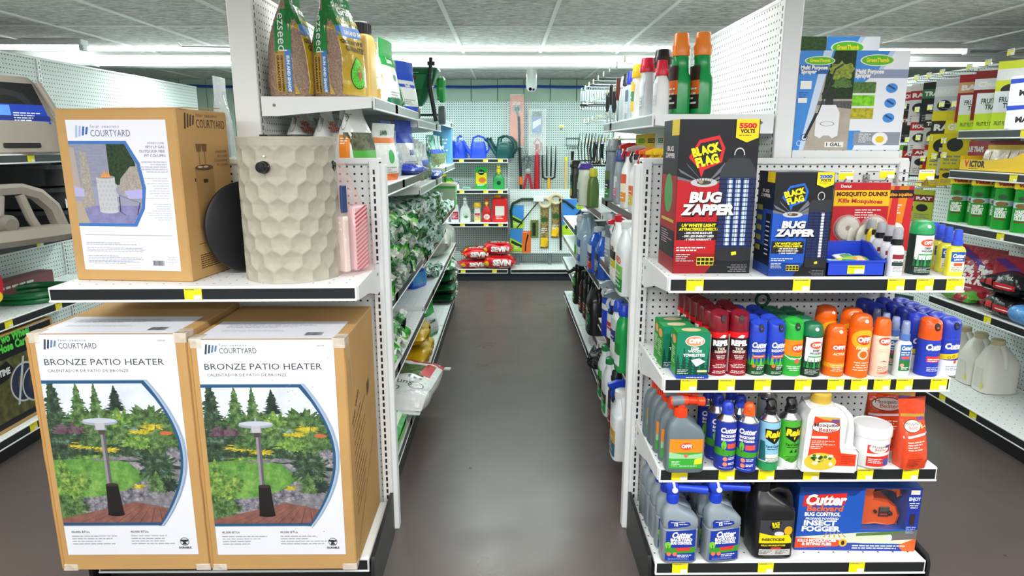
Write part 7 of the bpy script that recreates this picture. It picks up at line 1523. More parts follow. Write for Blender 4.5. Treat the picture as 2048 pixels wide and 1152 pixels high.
# far section
z = .86
t = thing('hose_roll', 'black and white roll of hose on the far section, right of the aisle', 'roll', (.70, 5.25, z + .0005), 0); b = MB(); b.lathe([(.03, 0), (.11, 0), (.11, .05), (.03, .05), (.03, 0)], mat('#20262a', .4), 28, cap=False); b.build('hose', t); b = MB(); b.lathe([(.03, 0), (.113, .0), (.113, .012), (.03, .012)], PW, 28, c=(0, 0, .055)); b.build('band', t)
dup(t, 'second black and white roll of hose stacked on the first one', (.70, 5.24, z + .07))
t = thing('bucket', 'grey plastic pail on the far section, right of the aisle', 'bucket', (.66, 5.16, .6805), 0); b = MB(); b.lathe([(.055, 0), (.075, .13), (.08, .135), (.08, .15), (.072, .15), (.07, .13), (.05, .006), (0, .006)], mat('#7d8076', .5), 28); b.build('pail', t); b = MB(); b.lathe([(.079, .13), (.083, .132), (.083, .142), (.079, .144)], mat('#6a6d64', .5), 28, cap=False); b.build('rim', t)
t = thing('hose_nozzle', 'dark green hose nozzle lying at the edge of the far section', 'nozzle', (.60, 5.35, .477 + .03), radians(40), ry=.0); b = MB(); b.tube([(-.07, 0, 0), (.0, 0, .005), (.05, 0, .0), (.09, 0, 0)], [.018, .026, .022, .026], mat('#14602f', .3), 14); b.build('nozzle_body', t); b = MB(); b.tube([(-.07, 0, 0), (-.10, 0, -.012), (-.13, .01, -.02)], .014, mat('#1c1e1f', .4), 10); b.build('grip', t)
# ---------- tool hooks and tool heads over the middle and far sections
def tool_head_rake(name, label, loc, n, w_, L, m, rz=-90, flat=False):
 t = thing(name, label, 'rake', loc, radians(rz)); b = MB(); b.tube([(-w_ / 2, 0, 0), (w_ / 2, 0, 0)], .006, m, 8)
 for k in range(n): x = -w_ / 2 + w_ * k / (n - 1); b.tube([(x, 0, 0), (x, -.02, -.01), (x, -.03, -L * .5), (x, -.012, -L)], [.004, .004, .0038, .0018], m, 6)
 b.build('tines', t); b = MB(); b.tube([(0, 0, 0), (0, .03, .0), (0, .06, -.03), (0, .065, -.14)], [.008, .008, .012, .013], m, 10); b.build('socket', t); return t
DKM = mat('#23272a', .4, metal=.4); a = P(1186, 190, Y=5.6)
t = thing('leaf_rake', 'black and grey rake head high on the right, beside the boarded wall', 'rake', (a.x, 5.6, a.z + .0), 0); b = MB()
for k in range(10): b.box(-.09 + .02 * k - .003, -.004, -.12, -.09 + .02 * k + .003, .0, .06, mat('#4a565c', .4, metal=.3), .001)
b.build('tines', t); b = MB(); b.box(-.10, .0005, -.05, .10, .006, .03, mat('#8fa0a4', .4), .002).box(-.105, -.006, -.09, .105, -.0045, -.07, DKM); b.build('spreader_bar', t); b = MB(); b.tube([(0, .006, 0), (.1, .05, .02), (.26, .06, .03)], .012, DKM, 8); b.build('handle', t)
for k, (px, py, Y, n) in enumerate(((1178, 268, 5.2, 6), (1192, 270, 4.9, 6), (1203, 272, 4.7, 6))): a = P(px, py, Y=Y); tool_head_rake('garden_fork', ('black fork head nearest the boarded wall, hung tines up at the right', 'black fork head hung in the middle of the three at the right', 'black fork head nearest the camera of the three at the right')[k], (a.x, Y, a.z - .2), n, .17, .21, DKM, -75)
for o in [o for o in bpy.data.objects if o.name.startswith('garden_fork')]: o.rotation_euler[0] = pi; o.rotation_euler[2] = radians(40)
hk = hook('', 0, 0, 0, .30, True); n = 0
rows = [(1.93, 9), (1.80, 9), (1.66, 8), (1.50, 8), (1.36, 7)]
for ri, (z, cnt) in enumerate(rows):
 for c in range(cnt):
  y = 3.85 + .27 * c + .09 * (ri % 2); lb = f'white tipped peg hook, {ORD[c]} from the near end, {("top", "second", "third", "fourth", "lowest")[ri]} row at the upper right'
  loc = (.962, y, z)
  if n == 0: hk.location = loc; hk.rotation_euler[2] = -pi / 2; hk['label'] = lb; hk['group'] = 'peg hooks over the right aisle shelves'
  else: dup(hk, lb, loc, -pi / 2, 'peg hooks over the right aisle shelves')
  n += 1
for k, (px, py, Y, c) in enumerate(((1222, 200, 4.3, '#3a2f2c'), (1228, 215, 4.05, '#2c3236'), (1236, 190, 3.9, '#7a2f28'), (1215, 215, 4.7, '#30363a'))):
 a = P(px, py, Y=Y); t = thing('hand_tool', ('dark hand trowel in the hanging row at the upper right', 'dark hand weeder in the hanging row at the upper right', 'red handled trowel in the hanging row nearest the bottles', 'dark cultivator in the hanging row farthest from the bottles')[k], 'hand tool', (a.x, Y, a.z), radians(-90)); b = MB(); b.tube([(0, 0, .09), (0, 0, .0), (0, 0, -.03)], [.011, .014, .008], mat(c, .4), 10); b.build('grip', t); b = MB(); b.bottle([(-.03, .016, .006, 2), (-.06, .06, .008, 2.5), (-.13, .05, .006, 2.5), (-.17, .004, .004, 2)], metalm('#8a9296', .35), 16); b.build('blade', t)
# ---------- sprayer cartons on the outer shelf
BLC = mat('#e9eef4', .35)
def spray_front(w_, h):
 p = Print((0, 0, w_, h)); p.rect(0, 0, w_, h, '#3d8fe0').up().poly([(w_ * .12, 0), (w_, 0), (w_, h), (w_ * .62, h)], mat('#b4aa9c', .5, vary=.12, vscale=25)).poly([(w_ * .62, h), (w_ * .50, h * .75), (w_ * .45, h * .52), (w_, h * .52), (w_, h)], DG).poly([(w_ * .42, h), (w_ * .58, h), (w_ * .20, 0), (w_ * .12, 0)], '#cfe2f6', l=1)
 p.up(); blob(p, w_ * .78, h * .80, w_ * .22, h * .09, LG, 3); blob(p, w_ * .8, h * .68, w_ * .18, h * .05, MG, 4); p.poly([(w_ * .4, h * .5), (w_, h * .5), (w_, h * .42), (w_ * .38, h * .46)], leafm('#5b5a5c', .5, 200))
 p.up().rect(0, h * .77, w_ * .52, h * .09, '#1f5ea8').text('Multi Purpose', w_ * .27, h * .815, h * .038, W_, bold=.05, fit=w_ * .48).text('Sprayer', w_ * .18, h * .775, h * .038, W_, bold=.05, fit=w_ * .28)
 p.ell(w_ * .36, h * .90, w_ * .27, h * .045, '#e9f2d8').up().ell(w_ * .36, h * .90, w_ * .25, h * .038, '#5fc02a').text('GreenThumb', w_ * .36, h * .888, h * .03, '#f6e81e', bold=.04, fit=w_ * .36)
 tk = '#eef1f2'; p.poly([(w_ * .46, h * .46), (w_ * .72, h * .46), (w_ * .80, h * .38), (w_ * .80, h * .15), (w_ * .70, h * .12), (w_ * .64, h * .15), (w_ * .54, h * .15), (w_ * .48, h * .12), (w_ * .38, h * .15), (w_ * .38, h * .38)], tk).rect(w_ * .52, h * .46, w_ * .14, h * .06, '#2a2c30').ring(w_ * .58, h * .57, h * .03, h * .042, '#26282c', sx=1.9).ring(w_ * .59, h * .27, h * .022, h * .025, '#6a767c', sx=3)
 p.up().poly([(w_ * .18, h * .12), (w_ * .23, h * .12), (w_ * .42, h * .38), (w_ * .36, h * .38)], '#1c1e22').poly([(w_ * .39, h * .37), (w_ * .41, h * .36), (w_ * .66, h * .82), (w_ * .64, h * .83)], '#2a2d30').poly([(w_ * .63, h * .82), (w_ * .78, h * .875), (w_ * .79, h * .86), (w_ * .66, h * .81)], '#2a2d30').ring(w_ * .2, h * .13, h * .03, h * .036, '#2a2d30').rect(w_ * .58, h * .03, w_ * .34, h * .055, W_).text('1 GAL.', w_ * .75, h * .04, h * .036, '#3a3d42', bold=.03, fit=w_ * .28).rect(w_ * .05, h * .62, w_ * .20, h * .08, W_).rect(w_ * .03, h * .48, w_ * .16, h * .05, W_).lines(w_ * .03, h * .58, w_ * .18, 3, h * .022, '#1c4a8a', h=.3).ring(w_ * .11, h * .07, h * .022, h * .027, W_); return p
def spray_back(w_, h):
 p = Print((0, 0, w_, h)); p.rect(0, 0, w_, h, '#eef2f8').up().poly([(0, h), (w_ * .62, h), (w_ * .40, h * .78), (0, h * .60)], '#3d8fe0').poly([(w_ * .62, h), (w_ * .72, h), (w_ * .46, h * .76), (w_ * .40, h * .78)], '#bcd6f2').rect(0, h * .73, w_, h * .085, '#8e9bb8').poly([(0, 0), (w_ * .10, 0), (w_ * .22, h * .20), (0, h * .20)], '#3d8fe0').rect(w_ * .10, h * .05, w_ * .88, h * .135, '#8f98a4')
 p.up().ell(w_ * .40, h * .905, w_ * .32, h * .058, '#f2f6e4').up().ell(w_ * .40, h * .905, w_ * .295, h * .05, '#5fc02a').text('GreenThumb', w_ * .40, h * .888, h * .04, '#f6e81e', bold=.04, fit=w_ * .42).text('Multi Purpose', w_ * .28, h * .775, h * .042, W_, bold=.05, fit=w_ * .52).text('Sprayer', w_ * .16, h * .735, h * .042, W_, bold=.05, fit=w_ * .3)
 for k, c in enumerate((MG, leafm('#7fd02a', .4, 60), leafm('#b8b02c', .4, 80))): p.rect(0, h * (.58 - .13 * k), w_ * .42, h * .11, c)
 for k in range(3): p.ell(w_ * .72, h * (.63 - .15 * k), w_ * .11, h * .048, '#3f8fe0'); p.poly([(w_ * .64, h * (.65 - .15 * k)), (w_ * .78, h * (.61 - .15 * k)), (w_ * .79, h * (.625 - .15 * k)), (w_ * .66, h * (.665 - .15 * k))], '#1f3f7a', l=p.l + 1)
 p.ell(w_ * .60, h * .115, w_ * .15, h * .068, W_).ell(w_ * .60, h * .11, w_ * .08, h * .035, '#f0c81e', l=p.l + 1).lines(w_ * .2, h * .16, w_ * .24, 5, h * .02, W_, h=.4); return p
zs = 1.4785
a0, a1, a2 = P(1584, 290, Y=2.47).x, P(1694, 290, Y=2.47).x, P(1799, 290, Y=2.47).x
x0 = max(a0, 1.042); fr = spray_front(a1 - a0, .345)
carton('sprayer_carton', 'sprayer box with a large picture of a white tank, front left of the sprayer boxes', 'box', ((x0 + a1) / 2, 2.47, zs), 0, a1 - x0 - .002, .19, .345, BLC, Print((a0 - x0 + (x0 - a0), 0, a1 - x0, .345)) and (lambda p: (setattr(p, 'ops', [([[(x - (x0 - a0), y) for x, y in f] for f in (clip(g, x0 - a0, 0, 1) for g in fs) if len(f) > 2], m, l) for fs, m, l in p.ops]), p)[1])(fr))
carton('sprayer_carton', 'white and blue sprayer box with three round icons, front right of the sprayer boxes', 'box', ((a1 + a2) / 2, 2.47, zs), 0, a2 - a1 - .002, .19, .345, BLC, spray_back(a2 - a1, .345), None, Print().rect(0, 0, .19, .345, '#dfe6ee'))
b1, b2 = P(1654, 80, Y=2.69).x, P(1760, 80, Y=2.69).x
carton('sprayer_carton', 'taller sprayer box in the back row, left, showing dark bushes above the front boxes', 'box', ((1.045 + b1) / 2, 2.69, zs), 0, b1 - 1.047, .19, .425, BLC, (lambda p: p.rect(0, 0, b1 - 1.047, .425, '#3d8fe0').up().poly([(.03, 0), (b1 - 1.047, 0), (b1 - 1.047, .425), (.06, .425)], DG2).ell(.03, .345, .028, .018, '#5fc02a'))(Print()))
carton('sprayer_carton', 'taller sprayer box in the back row, right, with a green oval on blue', 'box', ((b1 + b2) / 2, 2.69, zs), 0, b2 - b1 - .002, .19, .425, BLC, spray_back(b2 - b1, .425))
# ================================================================== goods along the back wall
def watering_can(label, loc, m, rz, spout=1, s=1.0):
 t = thing('watering_can', label, 'watering can', loc, rz); b = MB()
 b.bottle([(0, .19, .15, 3), (.01, .20, .16, 3), (.14, .185, .15, 3), (.19, .165, .135, 3), (.20, .15, .12, 3), (.197, .13, .10, 3)], m, 28); b.build('can_body', t)
 b = MB(); b.tube([(-.07, 0, .19), (-.06, 0, .245), (.0, 0, .27), (.07, 0, .25), (.125, 0, .19), (.135, 0, .11), (.09, 0, .05)], .013, m, 10); b.build('handle', t)
 b = MB(); b.tube([(-.085, 0, .05), (-.14, 0, .12), (-.19, 0, .215)], [.028, .022, .017], m, 12); b.build('spout', t); b = MB(); b.lathe([(.017, 0), (.034, .03), (.03, .036), (0, .038)], mat('#c9d6dc', .3) if spout else m, 16, M=T(-.19, 0, .21, ry=-.7)); b.build('rose', t)
 t.scale = (s, s, s)
 return t
BLW = mat('#2a4fd8', .3); GRW = mat('#0e4a4a', .3)
for x, m, rz, lb, sp in ((-.66, BLW, 1.2, 'leftmost blue watering can on the back wall shelf', 1), (-.51, BLW, 1.2, 'second blue watering can from the left on the back wall shelf', 1), (-.31, BLW, .2, 'blue watering can with its side showing, next to the dark green one', 1), (-.03, GRW, .0, 'dark green watering can at the front right of the back wall shelf', 0)): watering_can(lb, (x, 7.48, 1.3445), m, rz, sp, .9)
dup(bpy.data.objects['watering_can.003'], 'dark green watering can behind the other dark green one', (.0, 7.60, 1.3445))
z = 1.0105
t = carton('plant_food_box', 'green and yellow plant food box on the second back shelf', 'box', (-.277, 7.42, z), 0, .13, .06, .24, mat('#1f9a3a', .35), (lambda p: p.rect(0, 0, .13, .24, '#1fa03c').up().rect(.005, .06, .12, .12, '#f2dc1e').ell(.065, .185, .035, .03, '#16301c').text('Miracle', .065, .18, .012, W_, bold=.04).up().ell(.075, .10, .04, .03, '#e87a2a').lines(.02, .05, .09, 2, .012, W_))(Print()))
trig('green bottle with a yellow trigger on the second back shelf', (-.085, 7.44, z), .13, .07, .27, mat('#1f9a4a', .3), mat('#f2e01e', .3), mat('#f2e01e', .3), (lambda p: p.ell(0, .07, .022, .022, '#16301c'))(Print()), 0, 1.5)
tallb('small white bottle with a purple cap on the second back shelf', (-.545, 7.44, z), .05, .04, .085, PW, plastic('#5a3fc0'), None, 0, .015, .02)
tallb('yellow tub with a green lid on the second back shelf', (-.63, 7.44, z), .08, .07, .12, mat('#f0d81e', .35), plastic('#2fae3a'), None, 0, .03, .025)
t = thing('feed_jar', 'jar with a round yellow lid beside the green feed box', 'jar', (-.50, 6.9, .9655 + .0) if False else (-.72, 7.46, z)); b = MB(); b.lathe([(.05, 0), (.052, .13), (.05, .14)], mat('#3a7a3a', .4), 24); b.build('jar_body', t); b = MB(); b.lathe([(.055, .14), (.056, .165), (0, .168)], mat('#f2c81e', .35), 24); b.build('lid', t)
t = thing('tape_roll', 'flat teal pack lying on the second back shelf', 'pack', (-.44, 7.44, z)); MB().box(-.05, -.04, 0, .05, .04, .025, mat('#7fb0a8', .4), .006).build('pack', t); q = MB(); Print().lines(-.04, .005, .08, 2, .01, '#24504a').put(q, on_front(-.04)); q.build('label', t)
z = .6475
tallb('white bottle with a pink label, left on the third back shelf', (-.575, 7.44, z), .09, .06, .26, PW, plastic('#e9ecec'), lab(.09, .13, ('#d0205a', '#c02a4a', '#e9eeee'), .03), 0)
tallb('white bottle with a green and red label, leftmost on the third back shelf', (-.69, 7.44, z), .09, .06, .24, PW, plastic('#e9ecec'), lab(.09, .1, ('#e9eeee', '#d0305a', '#3a8a3a'), .03), 0)
trig('white spray bottle with a grey trigger on the third back shelf', (-.46, 7.44, z), .12, .07, .285, PW, mat('#dfe4e4', .3), mat('#c4cccc', .3), (lambda p: p.ell(.01, .07, .035, .035, '#cfe0d0').up().ell(.01, .06, .02, .015, '#5a8a4a'))(Print()), 0, 1.4)
tallb('small yellow and white bottle on the third back shelf', (-.325, 7.44, z), .075, .06, .215, mat('#f0e8d8', .3), mat('#f2c01e', .35), lab(.075, .12, ('#f2c81e', '#d83a4a', '#e9eee0'), .02), 0, .032, .045, 4)
trig('red spray bottle with a red trigger on the third back shelf', (-.22, 7.44, z), .10, .065, .27, mat('#e0202a', .28), mat('#e0202a', .3), mat('#f2c01e', .3), (lambda p: p.ell(0, .06, .034, .03, '#f2e8e0').up().lines(-.02, .06, .04, 3, .01, '#c0303a'))(Print()), 0, 1.3)
jug('chemical_jug', 'big square red jug with a yellow cap on the third back shelf', (-.075, 7.45, z), .17, .10, .30, mat('#e3262c', .28), mat('#f2c01e', .3), lab(.12, .16, ('#e83a2a', '#f2e8e0', '#f2e8e0'), .02), e=6, shoulder=.82)
# red sacks on the lowest shelf
RED = film('#d8202a', .35); p = Print((-.2, -.15, .2, .15)); p.rect(-.17, -.1, .34, .22, film('#e0262e', .2)).rect(-.17, .03, .34, .09, leafm('#5a7a4a', .5, 40)).up().text('SEVIN', .02, -.05, .06, W_, bold=.06, fit=.2).ell(-.13, -.06, .03, .03, '#f2b01e')
f = Print((-.2, 0, .2, 1)); f.text('SEVIN', .03, .30, .42, W_, bold=.06, fit=.20).ell(-.14, .42, .028, .25, '#f2c01e').lines(.0, .12, .15, 1, .12, W_)
for k, (x, y, zz, rz, sx, lb) in enumerate(((-.36, 7.44, .1355, .12, 0, 'lower left red insect killer sack, lying half under another on the lowest back shelf'), (-.08, 7.40, .1355, -.03, 1, 'red insect killer sack standing forward at the lower right, grass strip on top'), (-.35, 7.42, .245, .15, 2, 'red sack with a silver top on the left of the pile'), (-.10, 7.42, .295, -.02, 3, 'topmost red insect killer sack on the right of the pile'))):
 sack('insecticide_sack', lb, 'sack', (x, y, zz), rz, PillowShape((.40, .38, .33, .36)[k], .26, (.10, .15, .12, .13)[k], 140 + k, .008), RED, f, p if k != 0 else None, 'red insect killer sacks', rx=(0, 0, .05, 0)[k])
# ================================================================== tools on the back pegboard
def at(px, py, Y=7.66): return P(px, py, Y=Y)
t = thing('pole_pruner', 'pole pruner with an orange backing card, leftmost tool on the back pegboard', 'pruner', (at(1034, 240).x, 7.66, 0)); ORN = mat('#e8785a', .3); cx = t.location.x
b = MB(); b.box(-.075, .0, 1.50, .075, .006, 2.03, ORN, .002); b.box(-.055, -.02, 1.48, .08, .0, 1.56, mat('#e0603a', .4), .004); p = Print(); p.ell(0, 1.88, .05, .05, '#8a9094').ell(.0, 1.88, .03, .03, '#1c1e20', l=2).poly([(-.01, 1.86), (.02, 1.84), (.05, 1.60), (.03, 1.60)], '#2a2c2e').lines(-.05, 1.95, .1, 2, .02, W_).put(b, on_front(0)); b.build('card', t)
b = MB(); b.tube([(.02, -.02, 1.80), (.03, -.02, 1.45), (.05, -.02, .92)], .016, mat('#1c1f22', .4), 10); b.build('pole', t); b = MB(); b.tube([(.042, -.02, 1.14), (.044, -.02, 1.05)], .022, mat('#f0701e', .4), 10); b.build('clamp', t); b = MB(); b.box(-.08, -.035, 1.46, .08, -.028, 2.04, clearm('#ffffff', .85)); b.build('clear_cover', t)
t = thing('pole_saw', 'red pole tree trimmer with its head in a clear bag, on the back pegboard', 'trimmer', (at(1074, 300).x, 7.66, 0)); b = MB(); b.tube([(.0, -.02, 1.50), (.0, -.02, 1.30), (.0, -.02, .92)], [.022, .03, .034], mat('#b01a2c', .3), 12); b.build('pole', t)
b = MB(); b.box(-.055, .0, 1.62, .05, .004, 1.86, mat('#2a5ab8', .35), .002); p = Print(); p.rect(-.05, 1.80, .1, .05, '#22262a').poly([(-.05, 1.66), (.04, 1.72), (.04, 1.78), (-.05, 1.74)], '#e9eef2').put(b, on_front(0)); b.build('card', t); b = MB(); b.tube([(-.04, -.02, 1.50), (0, -.02, 1.56), (.05, -.02, 1.50), (.03, -.02, 1.40)], .012, mat('#c0202c', .3), 8); b.build('pruner_head', t); b = MB(); b.box(-.10, -.045, 1.38, .10, -.037, 1.88, clearm('#ffffff', .8)); b.build('clear_bag', t)
t = thing('lopping_shears', 'red loppers with crossed handles hanging beside the red pole', 'loppers', (at(1056, 340).x, 7.66, 0)); R_ = mat('#c01c34', .35); b = MB(); b.tube([(-.06, -.02, .92), (-.03, -.02, 1.08), (.0, -.02, 1.22)], .014, R_, 10); b.build('handle', t); b = MB(); b.tube([(.06, -.02, .92), (.03, -.02, 1.08), (.0, -.03, 1.22)], .014, R_, 10); b.build('handle', t); b = MB(); b.lathe([(.03, 0), (.03, .012), (0, .014)], mat('#a8aeb2', .3, metal=.6), 16, M=T(0, -.03, 1.20, rx=pi / 2)); b.build('pivot', t); b = MB(); b.bottle([(1.19, .03, .01, 2), (1.26, .05, .01, 2), (1.32, .01, .006, 2)], metalm('#8f979b', .3), 14); b.build('blade', t)
a = at(1053, 318); t = thing('star_tiller', 'spiked silver tiller wheel hanging above the loppers', 'tiller', (a.x, 7.66, a.z)); b = MB()
for k in range(18): q = 2 * pi * k / 18; b.tube([(.015 * cos(q), -.02, .015 * sin(q)), (.10 * cos(q), -.03, .10 * sin(q))], [.006, .0025], metalm('#7f888c', .35), 6)
b.build('spikes', t); b = MB(); b.tube([(0, -.02, 0), (0, -.025, -.25)], .007, metalm('#7f888c', .35), 8); b.build('stem', t)
a = at(1098, 293); t = thing('spading_fork', 'four tined garden fork with a yellow handle on the back pegboard', 'fork', (a.x, 7.66, 0)); b = MB()
for k in range(4): x = -.075 + .05 * k; b.tube([(x, -.02, 1.48), (x, -.022, 1.30), (x * .9, -.022, 1.14)], [.004, .010, .010], DKM, 8)
b.tube([(-.075, -.022, 1.14), (-.04, -.022, 1.115), (.04, -.022, 1.115), (.075, -.022, 1.14)], .011, DKM, 8); b.build('tines', t); b = MB(); b.tube([(0, -.022, 1.12), (.005, -.022, .97), (.01, -.022, .90)], [.018, .016, .018], mat('#f0a81e', .4), 12); b.build('handle', t)
a = at(1132, 300); t = thing('broom_handle', 'plain wooden tool handle on the back pegboard', 'handle', (a.x, 7.66, 0)); b = MB(); b.tube([(0, -.02, 1.32), (.002, -.02, .90)], .016, mat('#d8b878', .5), 12); b.build('pole', t); b = MB(); b.tube([(0, -.02, 1.32), (0, -.02, 1.36)], .018, mat('#e8e01e', .4), 10); b.build('tag', t)
a = at(1145, 280); t = thing('cultivator', 'wide toothed hand cultivator on a wooden pole, right on the back pegboard', 'cultivator', (a.x, 7.66, 0)); b = MB(); b.tube([(0, -.02, 1.26), (0, -.02, .90)], .013, mat('#e0c890', .5), 10); b.build('pole', t); b = MB(); b.tube([(0, -.02, 1.26), (0, -.025, 1.42)], [.013, .02], DKM, 10); b.build('socket', t); b = MB(); b.tube([(-.075, -.03, 1.56), (.075, -.03, 1.56), (.07, -.03, 1.48), (-.07, -.03, 1.48)], .009, metalm('#8a9296', .35), 8, True)
for k in range(7): b.tube([(-.06 + .02 * k, -.03, 1.48), (-.055 + .018 * k, -.035, 1.44)], .004, DKM, 6)
b.build('head', t)
a = at(1123, 258); hook('bare wire hook with a yellow tag, high on the back pegboard', a.x, 7.715, a.z, .12)
YB_ = 7.555
def bow(name, label, px, py, w_, h, m, m2):
 a = at(px, py, YB_); t = thing(name, label, 'saw', (a.x, YB_, a.z)); b = MB(); b.tube([(.14 * w_, -.02, 0), (-.05 * w_, -.02, .0), (-.15 * w_, -.02, -.05), (-.17 * w_, -.02, -.2 * h), (-.16 * w_, -.02, -.52 * h)], .015, m, 10); b.build('frame', t); b = MB(); b.tube([(.15 * w_, -.02, -.01), (-.10 * w_, -.02, -.52 * h)], .006, DKM, 8); b.build('blade', t); b = MB(); b.box(.08 * w_, -.035, -.03, .20 * w_, -.005, .03, m2, .006); b.build('grip', t); return t
bow('bow_saw', 'green bow saw with a white grip, top left of the low rack', 1052, 398, 1.0, .62, mat('#143a24', .35), mat('#e9eeee', .4))
for k, (px, py, rr) in enumerate(((1034, 428, .35), (1033, 475, .5))):
 a = at(px, py, YB_); card('saw_card', ('lime and blue card behind the green bow saw', 'lime and blue card at the lower left of the low rack')[k], 'card', a.x, YB_ - .006, a.z + .1, .15, .26, '#b8d82a', Print((0, 0, .15, .26)).rect(0, 0, .15, .26, '#a8d82a').up().poly([(0, .16), (.15, .08), (.15, .26), (0, .26)], '#3f8fd8').poly([(.01, .10), (.13, .04), (.14, .07), (.02, .13)], '#22301c').lines(.02, .05, .1, 2, .015, W_), rz=0, thick=.004)
def hand_saw(label, px, py, L):
 a = at(px, py, YB_); t = thing('pruning_saw', label, 'saw', (a.x, YB_, a.z)); b = MB(); q = [(.05 * cos(2 * pi * k / 16) * 1.2, -.015, .05 * sin(2 * pi * k / 16)) for k in range(16)]; b.tube(q, .017, mat('#d8c49a', .5), 10, True); b.build('handle', t); b = MB(); b.box(-.05, -.01, -L, .045, -.002, -.04, mat('#4a4436', .5), .002); p = Print(); p.rect(-.05, -L, .095, L - .04, leafm('#8a7a4a', .7, 60)).up().rect(-.045, -L + .02, .08, .1, '#f0c81e').rect(-.04, -.22, .07, .05, '#2f5a2a').lines(-.04, -.30, .07, 3, .02, W_).put(b, on_front(-.01)); b.build('sleeve', t); b = MB(); b.tube([(.03, -.018, -L + .10), (.0, -.02, -L + .02), (-.05, -.018, -L + .03)], .014, mat('#f0b81e', .4), 8); b.build('guard', t)
hand_saw('pruning saw with a beige loop handle, left and longer of two on the low rack', 1090, 405, .52); hand_saw('pruning saw with a beige loop handle hung higher, right of two on the low rack', 1112, 398, .44)
a = at(1053, 462, YB_); card('knife_card', 'orange card with a black curved tool at the bottom of the low rack', 'card', a.x, YB_ - .008, a.z, .10, .25, '#e8702a', Print((0, 0, .10, .25)).rect(0, 0, .10, .25, '#e8702a').up().poly([(.06, .22), (.075, .2), (.05, .1), (.045, .02), (.03, .02), (.035, .1)], '#1c1e20').lines(.01, .235, .06, 1, .01, W_))
a = at(1069, 440, YB_); card('knife_card', 'black and green card between the orange card and the saws', 'card', a.x, YB_ - .008, a.z, .09, .20, '#3a4a2a', Print((0, 0, .09, .20)).rect(0, 0, .09, .2, leafm('#6a7a3a', .6, 60)).up().rect(.02, .02, .04, .15, '#1f2a1c'))
a = at(1120, 398, YB_); t = thing('long_shears', 'black long handled shears hanging at the right of the low rack', 'shears', (a.x, YB_, a.z)); b = MB(); b.tube([(.0, -.02, 0), (.01, -.02, -.3), (.015, -.02, -.58)], .012, mat('#181c20', .4), 10); b.build('handle', t); b = MB(); b.tube([(0, -.02, 0), (.07, -.02, -.03), (.16, -.02, -.10)], [.012, .012, .016], mat('#181c20', .4), 10); b.build('arm', t)
a = at(1150, 398, YB_); card('saw_card', 'blue and lime picture card at the right end of the low rack', 'card', a.x, YB_ - .01, a.z, .28, .42, '#3f8fd8', Print((0, 0, .28, .42)).rect(0, 0, .28, .42, '#3f86d8').up().poly([(0, 0), (.28, 0), (.28, .25), (0, .12)], '#b8d82a').ell(.2, .34, .05, .04, leafm('#a8c82a', .5, 60)).up().poly([(.03, .1), (.2, .3), (.22, .28), (.05, .08)], '#1c2420'))
# ================================================================== far left unit
TAU = mat('#9b9286', .55); X = -2.62
t = thing('hose_hideaway', 'taupe hose hideaway with a dark open front and a blue printed label', 'hose reel', (-2.62, 3.52, 1.4505), radians(60)); b = MB()
b.bottle([(0, .52, .34, 6), (.01, .54, .36, 6), (.16, .52, .35, 6), (.17, .50, .33, 6), (.36, .36, .26, 5), (.385, .33, .22, 4)], TAU, 36); b.build('housing', t)
b = MB(); f_ = lambda x, y, d: (x, -.172 - d + max(0, y - .165) * .15, y); p = Print(); p.poly([(-.165, .245), (.165, .245), (.135, .35), (-.135, .35)], '#111214').poly([(-.19, .15), (.19, .15), (.165, .245), (-.165, .245)], mat('#2244b8', .15, spec=.6)).up().poly([(-.12, .245), (-.08, .30), (0, .32), (.08, .30), (.12, .245), (.09, .245), (.05, .28), (0, .29), (-.06, .28), (-.09, .245)], '#26282c').poly([(-.19, .17), (.19, .17), (.185, .19), (-.187, .19)], '#1a2c80').lines(-.15, .245, .12, 2, .018, W_).lines(.02, .20, .14, 5, .012, '#dfe8fa').rect(-.04, .19, .05, .05, '#5f9ae8'); p.put(b, f_); b.build('label', t)  # shaded inside of the recess is painted black on the flat front
b = MB(); b.box(-.05, -.186, .03, .12, -.172, .055, mat('#151617', .5), .004); b.build('slot', t); b = MB()
for sx in (-1, 1): b.tube([(sx * .26, -.17, .02), (sx * .245, -.165, .165), (sx * .17, -.125, .36)], .016, TAU, 10)
b.build('corner_ridge', t)
for k in range(3):
 t = thing('black_planter', ('bottom black rectangular planter of the stack on the far left shelf', 'middle black rectangular planter with a white and green sticker, far left shelf', 'top black rectangular planter of the stack on the far left shelf')[k], 'planter', (-2.66, 4.02, 1.0105 + .126 * k), radians(90)); b = MB(); b.bottle([(0, .58, .32, 7), (.01, .60, .34, 7), (.10, .63, .36, 7), (.11, .64, .37, 7), (.125, .64, .37, 7)], mat('#191b1f', .3), 36); b.build('pot', t)
 b = MB(); b.bottle([(.102, .648, .378, 7), (.121, .648, .378, 7)], mat('#202328', .35), 36); b.build('rim', t)
 if k == 1: q = MB(); Print().rect(-.23, .01, .05, .09, W_).rect(-.18, .01, .03, .09, '#8ad02a').put(q, on_front(-.172)); q.build('sticker', t)
t = thing('hose_holder', 'taupe arched wall hose holder with openings on the far left shelf', 'hose holder', (-2.50, 3.36, 1.0105), radians(72)); b = MB(); out = [(-.27, 0), (.27, 0), (.275, .06), (.24, .17), (.16, .25), (.06, .285), (-.06, .285), (-.16, .25), (-.24, .17), (-.275, .06)]
n = len(out); R = []
for sc, y in ((1, 0), (1.0, .05), (.93, .06), (.80, .05), (.78, 0)): R.append([(x * sc, -y, .01 + z * sc + (1 - sc) * .03) for x, z in out])
b.loft(R + [R[0]], TAU, False); fix_normals(b.build('arch', t))
